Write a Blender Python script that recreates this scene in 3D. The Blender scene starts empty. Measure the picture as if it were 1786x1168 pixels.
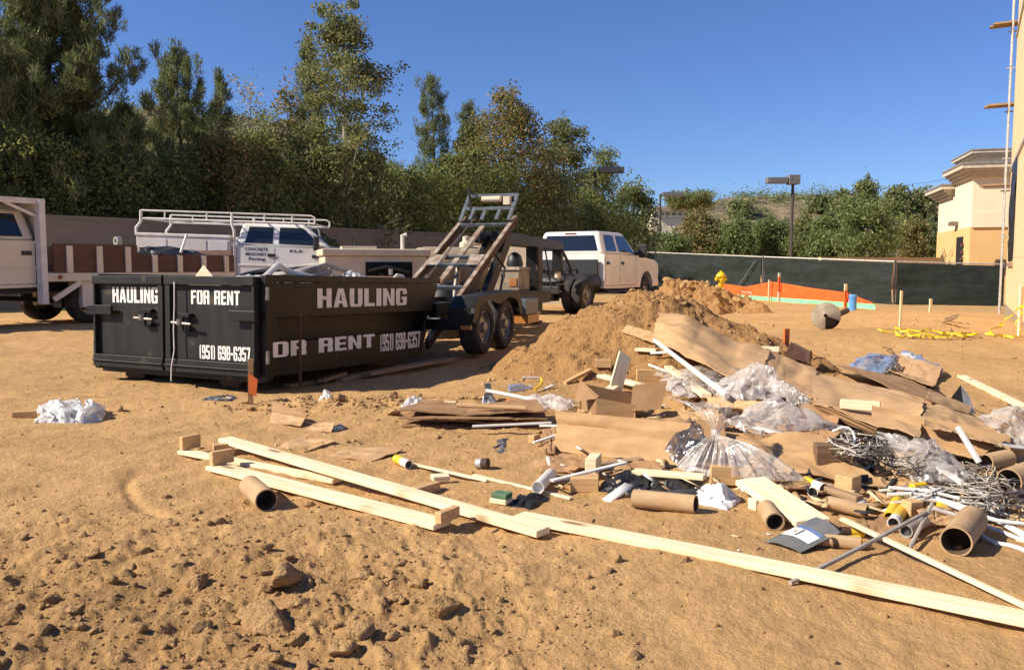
import bpy, bmesh, math, random
import numpy as np
from mathutils import Vector, Matrix

random.seed(11)
SC = bpy.context.scene
COL = SC.collection
R = math.radians

# ------------------------------------------------------------------ camera, sky, sun, exposure
F0, CX, CY, CAMZ = 1450.0, 893.0, 584.0, 1.12
TH = math.atan(119.0 / 1450.0)
cam = bpy.data.cameras.new('camera'); camo = bpy.data.objects.new('camera', cam); COL.objects.link(camo)
camo.location = (0, 0, CAMZ); camo.rotation_euler = (R(90) - TH, 0, 0)
cam.sensor_width = 36; cam.lens = 36 * F0 / 1786; cam.clip_start = 0.05; cam.clip_end = 3000
SC.camera = camo
SUN_EL = R(37); SUNV = Vector((-0.972, -0.235, 0)).normalized() * math.cos(SUN_EL); SUNV.z = math.sin(SUN_EL)
wd = bpy.data.worlds.new('World'); SC.world = wd; wd.use_nodes = True
nt = wd.node_tree; bg = nt.nodes['Background']
sky = nt.nodes.new('ShaderNodeTexSky'); sky.sky_type = 'NISHITA'; sky.sun_disc = False
sky.sun_elevation = SUN_EL; sky.sun_rotation = math.atan2(SUNV.x, SUNV.y)
sky.altitude = 400; sky.air_density = 1.0; sky.dust_density = 0.05; sky.ozone_density = 4.5
tint = nt.nodes.new('ShaderNodeMix'); tint.data_type = 'RGBA'; tint.blend_type = 'MULTIPLY'; tint.inputs['Factor'].default_value = 1
tint.inputs['B'].default_value = (0.76, 0.90, 1.25, 1)      # deep desert blue
nt.links.new(sky.outputs[0], tint.inputs['A']); nt.links.new(tint.outputs['Result'], bg.inputs[0]); bg.inputs[1].default_value = 0.064
sl = bpy.data.lights.new('sun', 'SUN'); sl.energy = 4.6; sl.angle = R(0.55); sl.color = (1.0, 0.91, 0.78)
so = bpy.data.objects.new('sun', sl); COL.objects.link(so); so.location = (-30, -8, 30)
so.rotation_euler = (-SUNV).to_track_quat('-Z', 'Y').to_euler()
SC.view_settings.view_transform = 'Standard'; SC.view_settings.look = 'None'
SC.view_settings.exposure = 0.74; SC.view_settings.gamma = 1.0
SC.cycles.max_bounces = 8; SC.cycles.transparent_max_bounces = 24

# ------------------------------------------------------------------ noise
_rs = np.random.RandomState(5)
_perm = np.concatenate([_rs.permutation(512)] * 3)
_ga = _rs.rand(512) * 2 * np.pi
_gx, _gy = np.cos(_ga), np.sin(_ga)
def pn(x, y):
    xi = np.floor(x).astype(np.int64); yi = np.floor(y).astype(np.int64)
    xf = x - xi; yf = y - yi; xi &= 511; yi &= 511
    u = xf * xf * xf * (xf * (xf * 6 - 15) + 10); v = yf * yf * yf * (yf * (yf * 6 - 15) + 10)
    def gr(a, b, dx, dy):
        h = _perm[_perm[a] + b]
        return _gx[h] * dx + _gy[h] * dy
    n00 = gr(xi, yi, xf, yf); n10 = gr(xi + 1, yi, xf - 1, yf)
    n01 = gr(xi, yi + 1, xf, yf - 1); n11 = gr(xi + 1, yi + 1, xf - 1, yf - 1)
    return ((n00 * (1 - u) + n10 * u) * (1 - v) + (n01 * (1 - u) + n11 * u) * v) * 1.5
def fbm(x, y, o=4, gain=0.5):
    s = 0; a = 1.0
    for i in range(o):
        s = s + a * pn(x + 17.3 * i, y - 9.1 * i); x = x * 2.03; y = y * 2.03; a *= gain
    return s
def ss(x, a, b):
    t = np.clip((x - a) / (b - a), 0, 1); return t * t * (3 - 2 * t)

# ------------------------------------------------------------------ terrain
def ground_h(x, y):
    x = np.asarray(x, float); y = np.asarray(y, float)
    d = np.hypot(x, y)
    fade = 1 - ss(d, 14, 45)
    z = -0.2 * ss(x, 9, 14) * ss(y, 10, 18)
    z = z + 0.20 * np.exp(-((x - 1.9) / 1.25) ** 2 - ((y - 5.7) / 1.0) ** 2)          # rise under the debris
    z = z + 0.07 * np.exp(-((x + 0.95) / 1.1) ** 2 - ((y - 6.65) / 0.28) ** 2) * (1 + 0.7 * fbm(x * 5, y * 5, 2))
    z = z + 0.22 * np.exp(-((x - 5.6) / 2.2) ** 2 - ((y - 12.2) / 0.9) ** 2)          # low rise by the drum
    z = z - 0.07 * np.exp(-((x + 2.3) / 2.4) ** 2 - ((y - 9.3) / 1.9) ** 2)             # worn hollow under the dumpster
    rough = (1 - ss(y + 0.35 * fbm(x * 1.1, y * 1.1, 2), 3.0, 4.2)) * (1 - ss(x, -0.25, 0.55))
    clod = np.clip(fbm(x * 6.5 + 3, y * 6.5, 3), -0.3, 1)
    z = z + rough * (0.023 * np.clip(fbm(x * 7.5 + y * 2.5, y * 5.0 - x * 2.0, 4, 0.55) - 0.05, -0.12, 0.9) + 0.024 * fbm(x * 2.2, y * 2.2, 2) + 0.014 * np.clip(fbm(x * 17, y * 17, 3, 0.6) - 0.15, 0, 1))
    u = 0.68 * x + 0.73 * y; v = -0.73 * x + 0.68 * y
    z = z + fade * (0.010 * fbm(u * 0.8, v * 5.0, 3) * (1 - ss(x, 0.0, 2.0)) + 0.028 * fbm(x * 0.55, y * 0.55, 2)
                    + 0.011 * fbm(x * 3.1, y * 3.1, 3) + 0.004 * fbm(x * 15, y * 15, 2))
    # wheel tracks crossing the yard
    for (px, py, qx, qy) in ((-6.5, 6.6, 0.4, 7.3), (-6.2, 7.7, -2.2, 7.0), (-3.0, 4.2, 0.2, 6.1)):
        L = math.hypot(qx - px, qy - py); ex, ey = (qx - px) / L, (qy - py) / L
        al = (x - px) * ex + (y - py) * ey; ac = -(x - px) * ey + (y - py) * ex + 0.16 * np.sin(al * 1.1)
        w = ss(al, 0, 0.8) * (1 - ss(al, L - 0.8, L))
        for off in (-0.11, 0.11):
            z = z - 0.016 * w * np.exp(-((ac - off) / 0.045) ** 2)
        z = z + 0.008 * w * np.exp(-(ac / 0.05) ** 2)
    # a scraped curved rut
    rr = np.hypot(x + 0.75, y - 4.75); an = np.arctan2(y - 4.75, x + 0.75)
    z = z - 0.018 * np.exp(-((rr - 1.35) / 0.03) ** 2) * ss(an, -3.05, -2.8) * (1 - ss(an, -2.3, -2.1))
    return z
def mound_a(x, y):
    dx = x - 1.45; dy = y - 9.4
    r = np.hypot(np.where(dx < 0, dx / 1.72, dx / 2.3), np.where(dy < 0, dy / 1.75, dy / 1.9))
    r = r * (1 + 0.10 * fbm(x * 0.9, y * 0.9, 2))
    z = 0.98 * np.clip(1 - np.sqrt(r * r + 0.012), -0.15, 1)
    m = np.clip(z * 5, 0, 1)
    sl = fbm(x * 3.2 + y * 0.6, y * 1.0, 3)
    return z - 0.03 + m * (0.065 * fbm(x * 2.1, y * 2.1, 3) + 0.034 * sl + 0.034 * np.clip(fbm(x * 7, y * 7, 4, 0.6), -0.1, 1) + 0.022 * np.clip(fbm(x * 17, y * 17, 2), 0, 1))
def mound_b(x, y):
    dx = x - 4.45; dy = y - 21.2
    r = np.hypot(np.where(dx < 0, dx / 1.7, dx / 2.0), dy / 1.6)
    r = r * (1 + 0.22 * fbm(x * 0.9 + 7, y * 0.9, 2))
    z = 0.95 * np.clip(1 - np.sqrt(r * r + 0.03), -0.15, 1)
    m = np.clip(z * 5, 0, 1)
    return z - 0.03 + m * (0.13 * fbm(x * 1.9, y * 1.9, 3) + 0.09 * np.clip(fbm(x * 6, y * 6, 3, 0.6), -0.1, 1))
def H(x, y):
    x = np.asarray(x, float); y = np.asarray(y, float)
    return np.maximum(ground_h(x, y), np.maximum(mound_a(x, y), mound_b(x, y)))
def hz(x, y): return float(H(np.array([x]), np.array([y]))[0])

def ray(px, py):
    x = (px - CX) / F0; y = (CY - py) / F0; c, s = math.cos(TH), math.sin(TH)
    return Vector((x, c + y * s, -s + y * c))
def P(px, py, d):
    r = ray(px, py); t = d / r.y
    return Vector((r.x * t, r.y * t, CAMZ + r.z * t))
_T = np.geomspace(1.5, 90, 500)
def G(px, py, h=0.0):
    """point on the terrain (raised by h) seen at a place in the photograph"""
    r = ray(px, py)
    X = r.x * _T; Y = r.y * _T; Z = CAMZ + r.z * _T
    e = Z - H(X, Y) - h
    i = np.argmax(e < 0)
    if i == 0: i = len(_T) - 1
    a = e[i - 1] / (e[i - 1] - e[i]); t = _T[i - 1] + a * (_T[i] - _T[i - 1])
    return Vector((r.x * t, r.y * t, CAMZ + r.z * t))

# ------------------------------------------------------------------ object helpers
def link(o):
    COL.objects.link(o); return o
def tag(o, label, cat, group=None, kind=None):
    if label: o['label'] = label
    if cat: o['category'] = cat
    if group: o['group'] = group
    if kind: o['kind'] = kind
    return o
def thing(name, label, cat, loc=(0, 0, 0), rz=0.0, group=None):
    o = link(bpy.data.objects.new(name, None)); o.location = loc; o.rotation_euler = (0, 0, rz)
    o.empty_display_size = 0.2
    return tag(o, label, cat, group)
def dup(root, label=None, **kw):
    r = link(root.copy())
    if label: r['label'] = label
    for ch in root.children:
        c = link(ch.copy()); c.parent = r
        for g in ch.children:
            d = link(g.copy()); d.parent = c
    return r
def np_mesh(name, V, Fq, smooth=False):
    V = np.asarray(V, float); Fq = np.asarray(Fq, np.int32)
    me = bpy.data.meshes.new(name); n, k = Fq.shape
    me.vertices.add(len(V)); me.vertices.foreach_set('co', V.ravel())
    me.loops.add(n * k); me.loops.foreach_set('vertex_index', Fq.ravel())
    me.polygons.add(n); me.polygons.foreach_set('loop_start', np.arange(0, n * k, k, dtype=np.int32))
    try: me.polygons.foreach_set('loop_total', np.full(n, k, np.int32))
    except Exception: pass
    me.update(calc_edges=True); me.validate()
    if smooth: me.polygons.foreach_set('use_smooth', np.ones(n, bool))
    return me
def ob(name, me, m, parent=None):
    o = link(bpy.data.objects.new(name, me))
    if m and not me.materials: me.materials.append(m)
    if parent: o.parent = parent
    return o

class MB:
    def __init__(s): s.v = []; s.f = []
    def add(s, vs, fs):
        n = len(s.v); s.v += [tuple(v) for v in vs]; s.f += [tuple(i + n for i in f) for f in fs]; return s
    def box(s, x0, x1, y0, y1, z0, z1):
        vs = [(x, y, z) for x in (x0, x1) for y in (y0, y1) for z in (z0, z1)]
        return s.add(vs, [(0, 1, 3, 2), (4, 6, 7, 5), (0, 4, 5, 1), (2, 3, 7, 6), (0, 2, 6, 4), (1, 5, 7, 3)])
    def hexa(s, b, t):      # 4 bottom points, 4 top points (same order)
        return s.add(list(b) + list(t), [(3, 2, 1, 0), (4, 5, 6, 7)] + [(i, (i + 1) % 4, 4 + (i + 1) % 4, 4 + i) for i in range(4)])
    def beam(s, p, q, w, h, up=(0, 0, 1)):
        p = Vector(p); q = Vector(q); d = (q - p).normalized(); up = Vector(up)
        sd = d.cross(up)
        if sd.length < 1e-4: sd = d.cross(Vector((1, 0, 0)))
        sd.normalize(); u = sd.cross(d); a = sd * (w / 2); b = u * (h / 2)
        o = [-a - b, a - b, a + b, -a + b]
        return s.hexa([p + k for k in o], [q + k for k in o])
    def tube(s, pts, r, n=8, cap=True):
        pts = [Vector(p) for p in pts]; rs = r if isinstance(r, (list, tuple)) else [r] * len(pts)
        base = len(s.v); ref = None
        for i, p in enumerate(pts):
            d = (pts[min(i + 1, len(pts) - 1)] - pts[max(i - 1, 0)])
            d = d.normalized() if d.length > 1e-9 else Vector((0, 0, 1))
            if ref is None: ref = d.orthogonal().normalized()
            ref = (ref - d * ref.dot(d))
            ref = ref.normalized() if ref.length > 1e-6 else d.orthogonal().normalized()
            b = d.cross(ref)
            for k in range(n):
                a = 2 * math.pi * k / n
                s.v.append(tuple(p + (ref * math.cos(a) + b * math.sin(a)) * rs[i]))
        for i in range(len(pts) - 1):
            for k in range(n):
                a = base + i * n + k; b2 = base + i * n + (k + 1) % n
                s.f.append((a, b2, b2 + n, a + n))
        if cap:
            s.f.append(tuple(base + k for k in reversed(range(n))))
            s.f.append(tuple(base + (len(pts) - 1) * n + k for k in range(n)))
        return s
    def lathe(s, prof, M=None, n=24, close=False):   # prof: (r, a) along local axis Z of M
        M = M or Matrix(); base = len(s.v)
        for (r, a) in prof:
            for k in range(n):
                t = 2 * math.pi * k / n
                s.v.append(tuple(M @ Vector((r * math.cos(t), r * math.sin(t), a))))
        m = len(prof)
        for i in range(m - 1 + (1 if close else 0)):
            for k in range(n):
                a = base + i * n + k; b = base + i * n + (k + 1) % n
                c = base + ((i + 1) % m) * n + (k + 1) % n; d = base + ((i + 1) % m) * n + k
                s.f.append((a, b, c, d))
        return s
    def prism(s, poly, y0, y1, M=None):   # poly in (x, z), extruded along y
        M = M or Matrix(); n = len(poly)
        vs = [M @ Vector((x, y0, z)) for x, z in poly] + [M @ Vector((x, y1, z)) for x, z in poly]
        return s.add(vs, [tuple(range(n)), tuple(reversed(range(n, 2 * n)))] + [(i, i + n, (i + 1) % n + n, (i + 1) % n) for i in range(n)])
    def plate(s, pts, off):    # polygon with a thickness vector
        n = len(pts); off = Vector(off)
        return s.add([Vector(p) for p in pts] + [Vector(p) + off for p in pts],
                     [tuple(reversed(range(n))), tuple(range(n, 2 * n))] + [(i, (i + 1) % n, (i + 1) % n + n, i + n) for i in range(n)])
    def build(s, name, m, parent=None, bevel=0, smooth=False, seg=2, origin=None):
        me = bpy.data.meshes.new(name)
        v = s.v
        if origin is not None: v = [tuple(Vector(p) - Vector(origin)) for p in v]
        me.from_pydata(v, [], s.f); me.update()
        b = bmesh.new(); b.from_mesh(me); bmesh.ops.recalc_face_normals(b, faces=b.faces); b.to_mesh(me); b.free()
        if smooth:
            me.polygons.foreach_set('use_smooth', np.ones(len(me.polygons), bool))
            try: me.set_sharp_from_angle(angle=R(38))
            except Exception: pass
        o = ob(name, me, m, parent)
        if origin is not None: o.location = origin
        if bevel:
            bm = o.modifiers.new('bevel', 'BEVEL'); bm.width = bevel; bm.segments = seg; bm.limit_method = 'ANGLE'; bm.angle_limit = R(35)
            if seg > 1:
                me.polygons.foreach_set('use_smooth', np.ones(len(me.polygons), bool)); bm.harden_normals = True
        return o
def axis_m(p, d, up=(0, 0, 1)):   # matrix whose Z runs along d, origin p
    d = Vector(d).normalized(); x = d.orthogonal().normalized() if abs(d.dot(Vector(up))) > 0.98 else Vector(up).cross(d).normalized()
    y = d.cross(x); M = Matrix.Identity(4)
    for i in range(3): M[i][0] = x[i]; M[i][1] = y[i]; M[i][2] = d[i]; M[i][3] = p[i]
    return M
def frame_m(p, x, z):             # matrix with local X along x, local Z near z
    x = Vector(x).normalized(); y = Vector(z).cross(x).normalized(); z = x.cross(y); M = Matrix.Identity(4)
    for i in range(3): M[i][0] = x[i]; M[i][1] = y[i]; M[i][2] = z[i]; M[i][3] = p[i]
    return M

# ------------------------------------------------------------------ materials
def _n(t, kind, **kw):
    n = t.nodes.new(kind)
    for k, v in kw.items(): setattr(n, k, v)
    return n
def mat(name, col, rough=0.7, metal=0.0, col2=None, scale=4.0, detail=4.0, bump=0.0, bscale=30.0, stretch=None, alpha=1.0,
        spots=None, spot_scale=6.0, spot_at=0.62, coat=0.0, spec=0.5, lo=0.38, hi=0.62):
    m = bpy.data.materials.new(name); m.use_nodes = True; t = m.node_tree; b = t.nodes['Principled BSDF']
    L = t.links.new
    tc = _n(t, 'ShaderNodeTexCoord'); mp = _n(t, 'ShaderNodeMapping')
    if stretch: mp.inputs['Scale'].default_value = stretch
    L(tc.outputs['Object'], mp.inputs['Vector'])
    nz = _n(t, 'ShaderNodeTexNoise'); nz.inputs['Scale'].default_value = scale; nz.inputs['Detail'].default_value = detail
    L(mp.outputs[0], nz.inputs['Vector'])
    c2 = col2 or tuple(c * 0.8 for c in col)
    rp = _n(t, 'ShaderNodeValToRGB'); e = rp.color_ramp.elements
    e[0].position = lo; e[1].position = hi; e[0].color = (*c2, 1); e[1].color = (*col, 1)
    L(nz.outputs['Fac'], rp.inputs[0]); out = rp.outputs[0]
    if spots:
        n2 = _n(t, 'ShaderNodeTexNoise'); n2.inputs['Scale'].default_value = spot_scale; n2.inputs['Detail'].default_value = 6
        L(tc.outputs['Object'], n2.inputs['Vector'])
        r2 = _n(t, 'ShaderNodeValToRGB'); r2.color_ramp.elements[0].position = spot_at; r2.color_ramp.elements[1].position = spot_at + 0.08
        L(n2.outputs['Fac'], r2.inputs[0])
        mx = _n(t, 'ShaderNodeMix', data_type='RGBA'); L(r2.outputs[0], mx.inputs['Factor']); L(out, mx.inputs['A'])
        mx.inputs['B'].default_value = (*spots, 1); out = mx.outputs['Result']
    L(out, b.inputs['Base Color'])
    b.inputs['Roughness'].default_value = rough; b.inputs['Metallic'].default_value = metal; b.inputs['Alpha'].default_value = alpha
    b.inputs['Coat Weight'].default_value = coat; b.inputs['Specular IOR Level'].default_value = spec
    if bump:
        n3 = _n(t, 'ShaderNodeTexNoise'); n3.inputs['Scale'].default_value = bscale; n3.inputs['Detail'].default_value = 5
        L(mp.outputs[0], n3.inputs['Vector'])
        bp = _n(t, 'ShaderNodeBump'); bp.inputs['Strength'].default_value = bump; bp.inputs['Distance'].default_value = 0.02
        L(n3.outputs['Fac'], bp.inputs['Height']); L(bp.outputs[0], b.inputs['Normal'])
    return m
def dirt_mat(name, a, b_, c, bump=0.5, crumb=1.0, damp=()):
    m = bpy.data.materials.new(name); m.use_nodes = True; t = m.node_tree; b = t.nodes['Principled BSDF']; L = t.links.new
    tc = _n(t, 'ShaderNodeTexCoord')
    def noise(s, d=6, ro=0.6):
        n = _n(t, 'ShaderNodeTexNoise'); n.inputs['Scale'].default_value = s; n.inputs['Detail'].default_value = d
        n.inputs['Roughness'].default_value = ro; L(tc.outputs['Object'], n.inputs['Vector']); return n
    n1 = noise(0.55); n2 = noise(7, 8, 0.7); n3 = noise(60, 5, 0.7); n4 = noise(22, 8, 0.75)
    r1 = _n(t, 'ShaderNodeValToRGB'); e = r1.color_ramp.elements
    e[0].position = 0.36; e[0].color = (*b_, 1); e[1].position = 0.66; e[1].color = (*a, 1)
    ad = _n(t, 'ShaderNodeMath', operation='MULTIPLY_ADD'); ad.inputs[1].default_value = 0.55
    L(n2.outputs['Fac'], ad.inputs[0])
    m2 = _n(t, 'ShaderNodeMath', operation='MULTIPLY'); m2.inputs[1].default_value = 0.45; L(n1.outputs['Fac'], m2.inputs[0])
    L(m2.outputs[0], ad.inputs[2]); L(ad.outputs[0], r1.inputs[0])
    r2 = _n(t, 'ShaderNodeValToRGB'); r2.color_ramp.elements[0].position = 0.60; r2.color_ramp.elements[1].position = 0.72
    L(n4.outputs['Fac'], r2.inputs[0])
    mx = _n(t, 'ShaderNodeMix', data_type='RGBA'); L(r2.outputs[0], mx.inputs['Factor']); L(r1.outputs[0], mx.inputs['A']); mx.inputs['B'].default_value = (*c, 1)
    out = mx.outputs['Result']
    for (cx, cy, rx, ry, k) in damp:      # freshly turned, still moist soil: an irregular patch lying on the ground
        mp = _n(t, 'ShaderNodeMapping'); mp.vector_type = 'POINT'; mp.inputs['Location'].default_value = (-cx / rx, -cy / ry, 0); mp.inputs['Scale'].default_value = (1 / rx, 1 / ry, 0)
        L(tc.outputs['Object'], mp.inputs[0]); ln = _n(t, 'ShaderNodeVectorMath', operation='LENGTH'); L(mp.outputs[0], ln.inputs[0])
        ad2 = _n(t, 'ShaderNodeMath', operation='ADD'); L(ln.outputs['Value'], ad2.inputs[0]); L(n2.outputs['Fac'], ad2.inputs[1])
        mr = _n(t, 'ShaderNodeMapRange'); mr.inputs[1].default_value = 0.75; mr.inputs[2].default_value = 1.65; mr.inputs[3].default_value = k; mr.inputs[4].default_value = 0.0
        L(ad2.outputs[0], mr.inputs[0]); m3 = _n(t, 'ShaderNodeMix', data_type='RGBA'); L(mr.outputs[0], m3.inputs['Factor']); L(out, m3.inputs['A'])
        m3.inputs['B'].default_value = (*[q * 0.85 for q in b_], 1); out = m3.outputs['Result']
    L(out, b.inputs['Base Color']); b.inputs['Roughness'].default_value = 0.95; b.inputs['Specular IOR Level'].default_value = 0.15
    s = _n(t, 'ShaderNodeMath', operation='MULTIPLY_ADD'); s.inputs[1].default_value = 0.5; L(n3.outputs['Fac'], s.inputs[0]); L(n4.outputs['Fac'], s.inputs[2])
    v1 = _n(t, 'ShaderNodeTexVoronoi'); v1.inputs['Scale'].default_value = 34; L(tc.outputs['Object'], v1.inputs['Vector'])     # crumbs
    v2 = _n(t, 'ShaderNodeTexVoronoi'); v2.inputs['Scale'].default_value = 90; L(tc.outputs['Object'], v2.inputs['Vector'])
    mk = _n(t, 'ShaderNodeMath', operation='MULTIPLY'); L(v1.outputs['Distance'], mk.inputs[0]); L(n2.outputs['Fac'], mk.inputs[1])
    s2 = _n(t, 'ShaderNodeMath', operation='MULTIPLY_ADD'); s2.inputs[1].default_value = -1.1 * crumb; L(mk.outputs[0], s2.inputs[0]); L(s.outputs[0], s2.inputs[2])
    s3 = _n(t, 'ShaderNodeMath', operation='MULTIPLY_ADD'); s3.inputs[1].default_value = -0.35 * crumb; L(v2.outputs['Distance'], s3.inputs[0]); L(s2.outputs[0], s3.inputs[2])
    bp = _n(t, 'ShaderNodeBump'); bp.inputs['Strength'].default_value = bump; bp.inputs['Distance'].default_value = 0.028
    L(s3.outputs[0], bp.inputs['Height']); L(bp.outputs[0], b.inputs['Normal'])
    return m
def leaf_mat(name, cols, trans=0.48):
    m = bpy.data.materials.new(name); m.use_nodes = True; t = m.node_tree; L = t.links.new
    t.nodes.remove(t.nodes['Principled BSDF']); out = t.nodes['Material Output']
    g = _n(t, 'ShaderNodeNewGeometry'); rp = _n(t, 'ShaderNodeValToRGB'); rp.color_ramp.interpolation = 'LINEAR'
    el = rp.color_ramp.elements
    while len(el) < len(cols): el.new(0.5)
    for i, c in enumerate(cols): el[i].position = i / max(1, len(cols) - 1); el[i].color = (*c, 1)
    L(g.outputs['Random Per Island'], rp.inputs[0])
    d = _n(t, 'ShaderNodeBsdfDiffuse'); tr = _n(t, 'ShaderNodeBsdfTranslucent'); mx = _n(t, 'ShaderNodeMixShader'); mx.inputs[0].default_value = trans
    gl = _n(t, 'ShaderNodeBsdfGlossy'); gl.inputs['Roughness'].default_value = 0.6; gl.inputs['Color'].default_value = (0.9, 0.95, 1, 1)
    m2 = _n(t, 'ShaderNodeMixShader'); m2.inputs[0].default_value = 0.02
    L(rp.outputs[0], d.inputs[0]); L(rp.outputs[0], tr.inputs[0]); L(d.outputs[0], mx.inputs[1]); L(tr.outputs[0], mx.inputs[2])
    L(mx.outputs[0], m2.inputs[1]); L(gl.outputs[0], m2.inputs[2]); L(m2.outputs[0], out.inputs[0])
    return m
def film_mat(name, col, clear, gloss=0.25, rough=0.18, bump=0.6):
    m = bpy.data.materials.new(name); m.use_nodes = True; t = m.node_tree; L = t.links.new
    t.nodes.remove(t.nodes['Principled BSDF']); out = t.nodes['Material Output']
    d = _n(t, 'ShaderNodeBsdfDiffuse'); d.inputs[0].default_value = (*col, 1)
    tl = _n(t, 'ShaderNodeBsdfTranslucent'); tl.inputs[0].default_value = (*col, 1)
    g = _n(t, 'ShaderNodeBsdfGlossy'); g.inputs[0].default_value = (0.9, 0.9, 0.9, 1); g.inputs['Roughness'].default_value = rough
    tr = _n(t, 'ShaderNodeBsdfTransparent')
    tc = _n(t, 'ShaderNodeTexCoord'); n = _n(t, 'ShaderNodeTexNoise'); n.inputs['Scale'].default_value = 14; n.inputs['Detail'].default_value = 6
    n.inputs['Distortion'].default_value = 1.5
    L(tc.outputs['Object'], n.inputs['Vector'])
    bp = _n(t, 'ShaderNodeBump'); bp.inputs['Strength'].default_value = bump; bp.inputs['Distance'].default_value = 0.03; L(n.outputs['Fac'], bp.inputs['Height'])
    for s in (d, g, tl): L(bp.outputs[0], s.inputs['Normal'])
    a = _n(t, 'ShaderNodeMixShader'); a.inputs[0].default_value = 0.4; L(d.outputs[0], a.inputs[1]); L(tl.outputs[0], a.inputs[2])
    b = _n(t, 'ShaderNodeMixShader'); b.inputs[0].default_value = gloss; L(a.outputs[0], b.inputs[1]); L(g.outputs[0], b.inputs[2])
    mr = _n(t, 'ShaderNodeMapRange'); mr.inputs[1].default_value = 0.35; mr.inputs[2].default_value = 0.68
    mr.inputs[3].default_value = min(1, clear + 0.25); mr.inputs[4].default_value = max(0, clear - 0.3)
    L(n.outputs['Fac'], mr.inputs[0])
    c = _n(t, 'ShaderNodeMixShader'); L(mr.outputs[0], c.inputs[0]); L(b.outputs[0], c.inputs[1]); L(tr.outputs[0], c.inputs[2])
    L(c.outputs[0], out.inputs[0]); return m
def wood_mat(name, a, b_, knot=(0.30, 0.16, 0.06)):
    m = mat(name, a, 0.75, col2=b_, scale=9, detail=6, stretch=(0.35, 6, 6), bump=0.12, bscale=25, spots=tuple(c * k for c, k in zip(a, (0.72, 0.62, 0.52))), spot_scale=3.5, spot_at=0.63)
    t = m.node_tree; L = t.links.new; b = t.nodes['Principled BSDF']; src = b.inputs['Base Color'].links[0].from_socket
    tc = _n(t, 'ShaderNodeTexCoord'); mp = _n(t, 'ShaderNodeMapping'); mp.inputs['Scale'].default_value = (2.4, 9, 0.4); L(tc.outputs['Object'], mp.inputs[0])
    vo = _n(t, 'ShaderNodeTexVoronoi'); vo.inputs['Scale'].default_value = 1.0; L(mp.outputs[0], vo.inputs['Vector'])
    r = _n(t, 'ShaderNodeValToRGB'); r.color_ramp.elements[0].position = 0.10; r.color_ramp.elements[0].color = (1, 1, 1, 1)
    r.color_ramp.elements[1].position = 0.19; r.color_ramp.elements[1].color = (0, 0, 0, 1); L(vo.outputs['Distance'], r.inputs[0])
    mx = _n(t, 'ShaderNodeMix', data_type='RGBA'); L(r.outputs[0], mx.inputs['Factor']); L(src, mx.inputs['A']); mx.inputs['B'].default_value = (*knot, 1)
    L(mx.outputs['Result'], b.inputs['Base Color']); return m

M = {}
M['dirt'] = dirt_mat('dirt', (0.61, 0.372, 0.158), (0.43, 0.248, 0.098), (0.25, 0.138, 0.054), 0.72, 0.4, ((-1.3, 2.55, 1.7, 0.9, 0.8), (0.2, 7.0, 1.8, 0.45, 0.6), (5.2, 12.2, 2.6, 1.0, 0.6), (1.2, 7.6, 1.5, 0.6, 0.7), (-3.5, 5.2, 1.6, 0.35, 0.4)))
M['mound'] = dirt_mat('mound_dirt', (0.46, 0.255, 0.10), (0.33, 0.175, 0.064), (0.23, 0.118, 0.043), 0.9)
M['clod'] = dirt_mat('clod_dirt', (0.55, 0.34, 0.155), (0.42, 0.245, 0.10), (0.28, 0.155, 0.062), 0.9)
M['black'] = mat('black_paint', (0.010, 0.010, 0.009), 0.42, spec=0.28, col2=(0.018, 0.016, 0.013), scale=3, bump=0.05, bscale=9, spots=(0.085, 0.06, 0.036), spot_scale=4.2, spot_at=0.63)
M['black_door'] = mat('black_door_paint', (0.013, 0.014, 0.012), 0.5, spec=0.26, col2=(0.022, 0.021, 0.017), scale=2, stretch=(1, 4, 0.7), bump=0.04, bscale=8, spots=(0.07, 0.055, 0.035), spot_scale=5, spot_at=0.64)
M['gap'] = mat('dark_gap', (0.006, 0.006, 0.006), 0.9)
M['letter'] = mat('white_letter_paint', (0.86, 0.83, 0.76), 0.6, col2=(0.74, 0.69, 0.60), scale=30)
M['blue_letter'] = mat('navy_letter_paint', (0.02, 0.05, 0.11), 0.5)
M['steel'] = mat('worn_steel', (0.30, 0.28, 0.25), 0.45, 0.6, col2=(0.20, 0.15, 0.11), scale=14)
M['rail'] = mat('scuffed_rail_steel', (0.44, 0.36, 0.27), 0.5, 0.15, col2=(0.22, 0.14, 0.085), scale=7, stretch=(1, 1, 1))
M['rust'] = mat('rusty_steel', (0.105, 0.052, 0.027), 0.75, 0.1, col2=(0.05, 0.028, 0.017), scale=9, bump=0.15)
M['greysteel'] = mat('blue_grey_steel', (0.16, 0.19, 0.20), 0.4, 0.3, col2=(0.11, 0.12, 0.12), scale=9)
M['rubber'] = mat('tyre_rubber', (0.018, 0.017, 0.016), 0.85, col2=(0.05, 0.04, 0.03), scale=5, bump=0.15)
M['rim'] = mat('grey_rim', (0.36, 0.34, 0.31), 0.4, 0.5, col2=(0.26, 0.23, 0.19), scale=8)
M['white'] = mat('white_truck_paint', (0.74, 0.73, 0.70), 0.28, col2=(0.66, 0.63, 0.57), scale=1.6, coat=0.4, spots=(0.55, 0.47, 0.36), spot_scale=2.2, spot_at=0.66)
M['dusty'] = mat('dusty_white_paint', (0.78, 0.76, 0.71), 0.35, col2=(0.70, 0.66, 0.58), scale=1.4, coat=0.25, spots=(0.58, 0.50, 0.38), spot_scale=2.0, spot_at=0.66)
M['cream'] = mat('cream_truck_paint', (0.74, 0.68, 0.56), 0.35, col2=(0.66, 0.58, 0.45), scale=1.5, coat=0.3)
M['white_rack'] = mat('white_rack_paint', (0.76, 0.74, 0.69), 0.45, col2=(0.66, 0.62, 0.54), scale=6)
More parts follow.
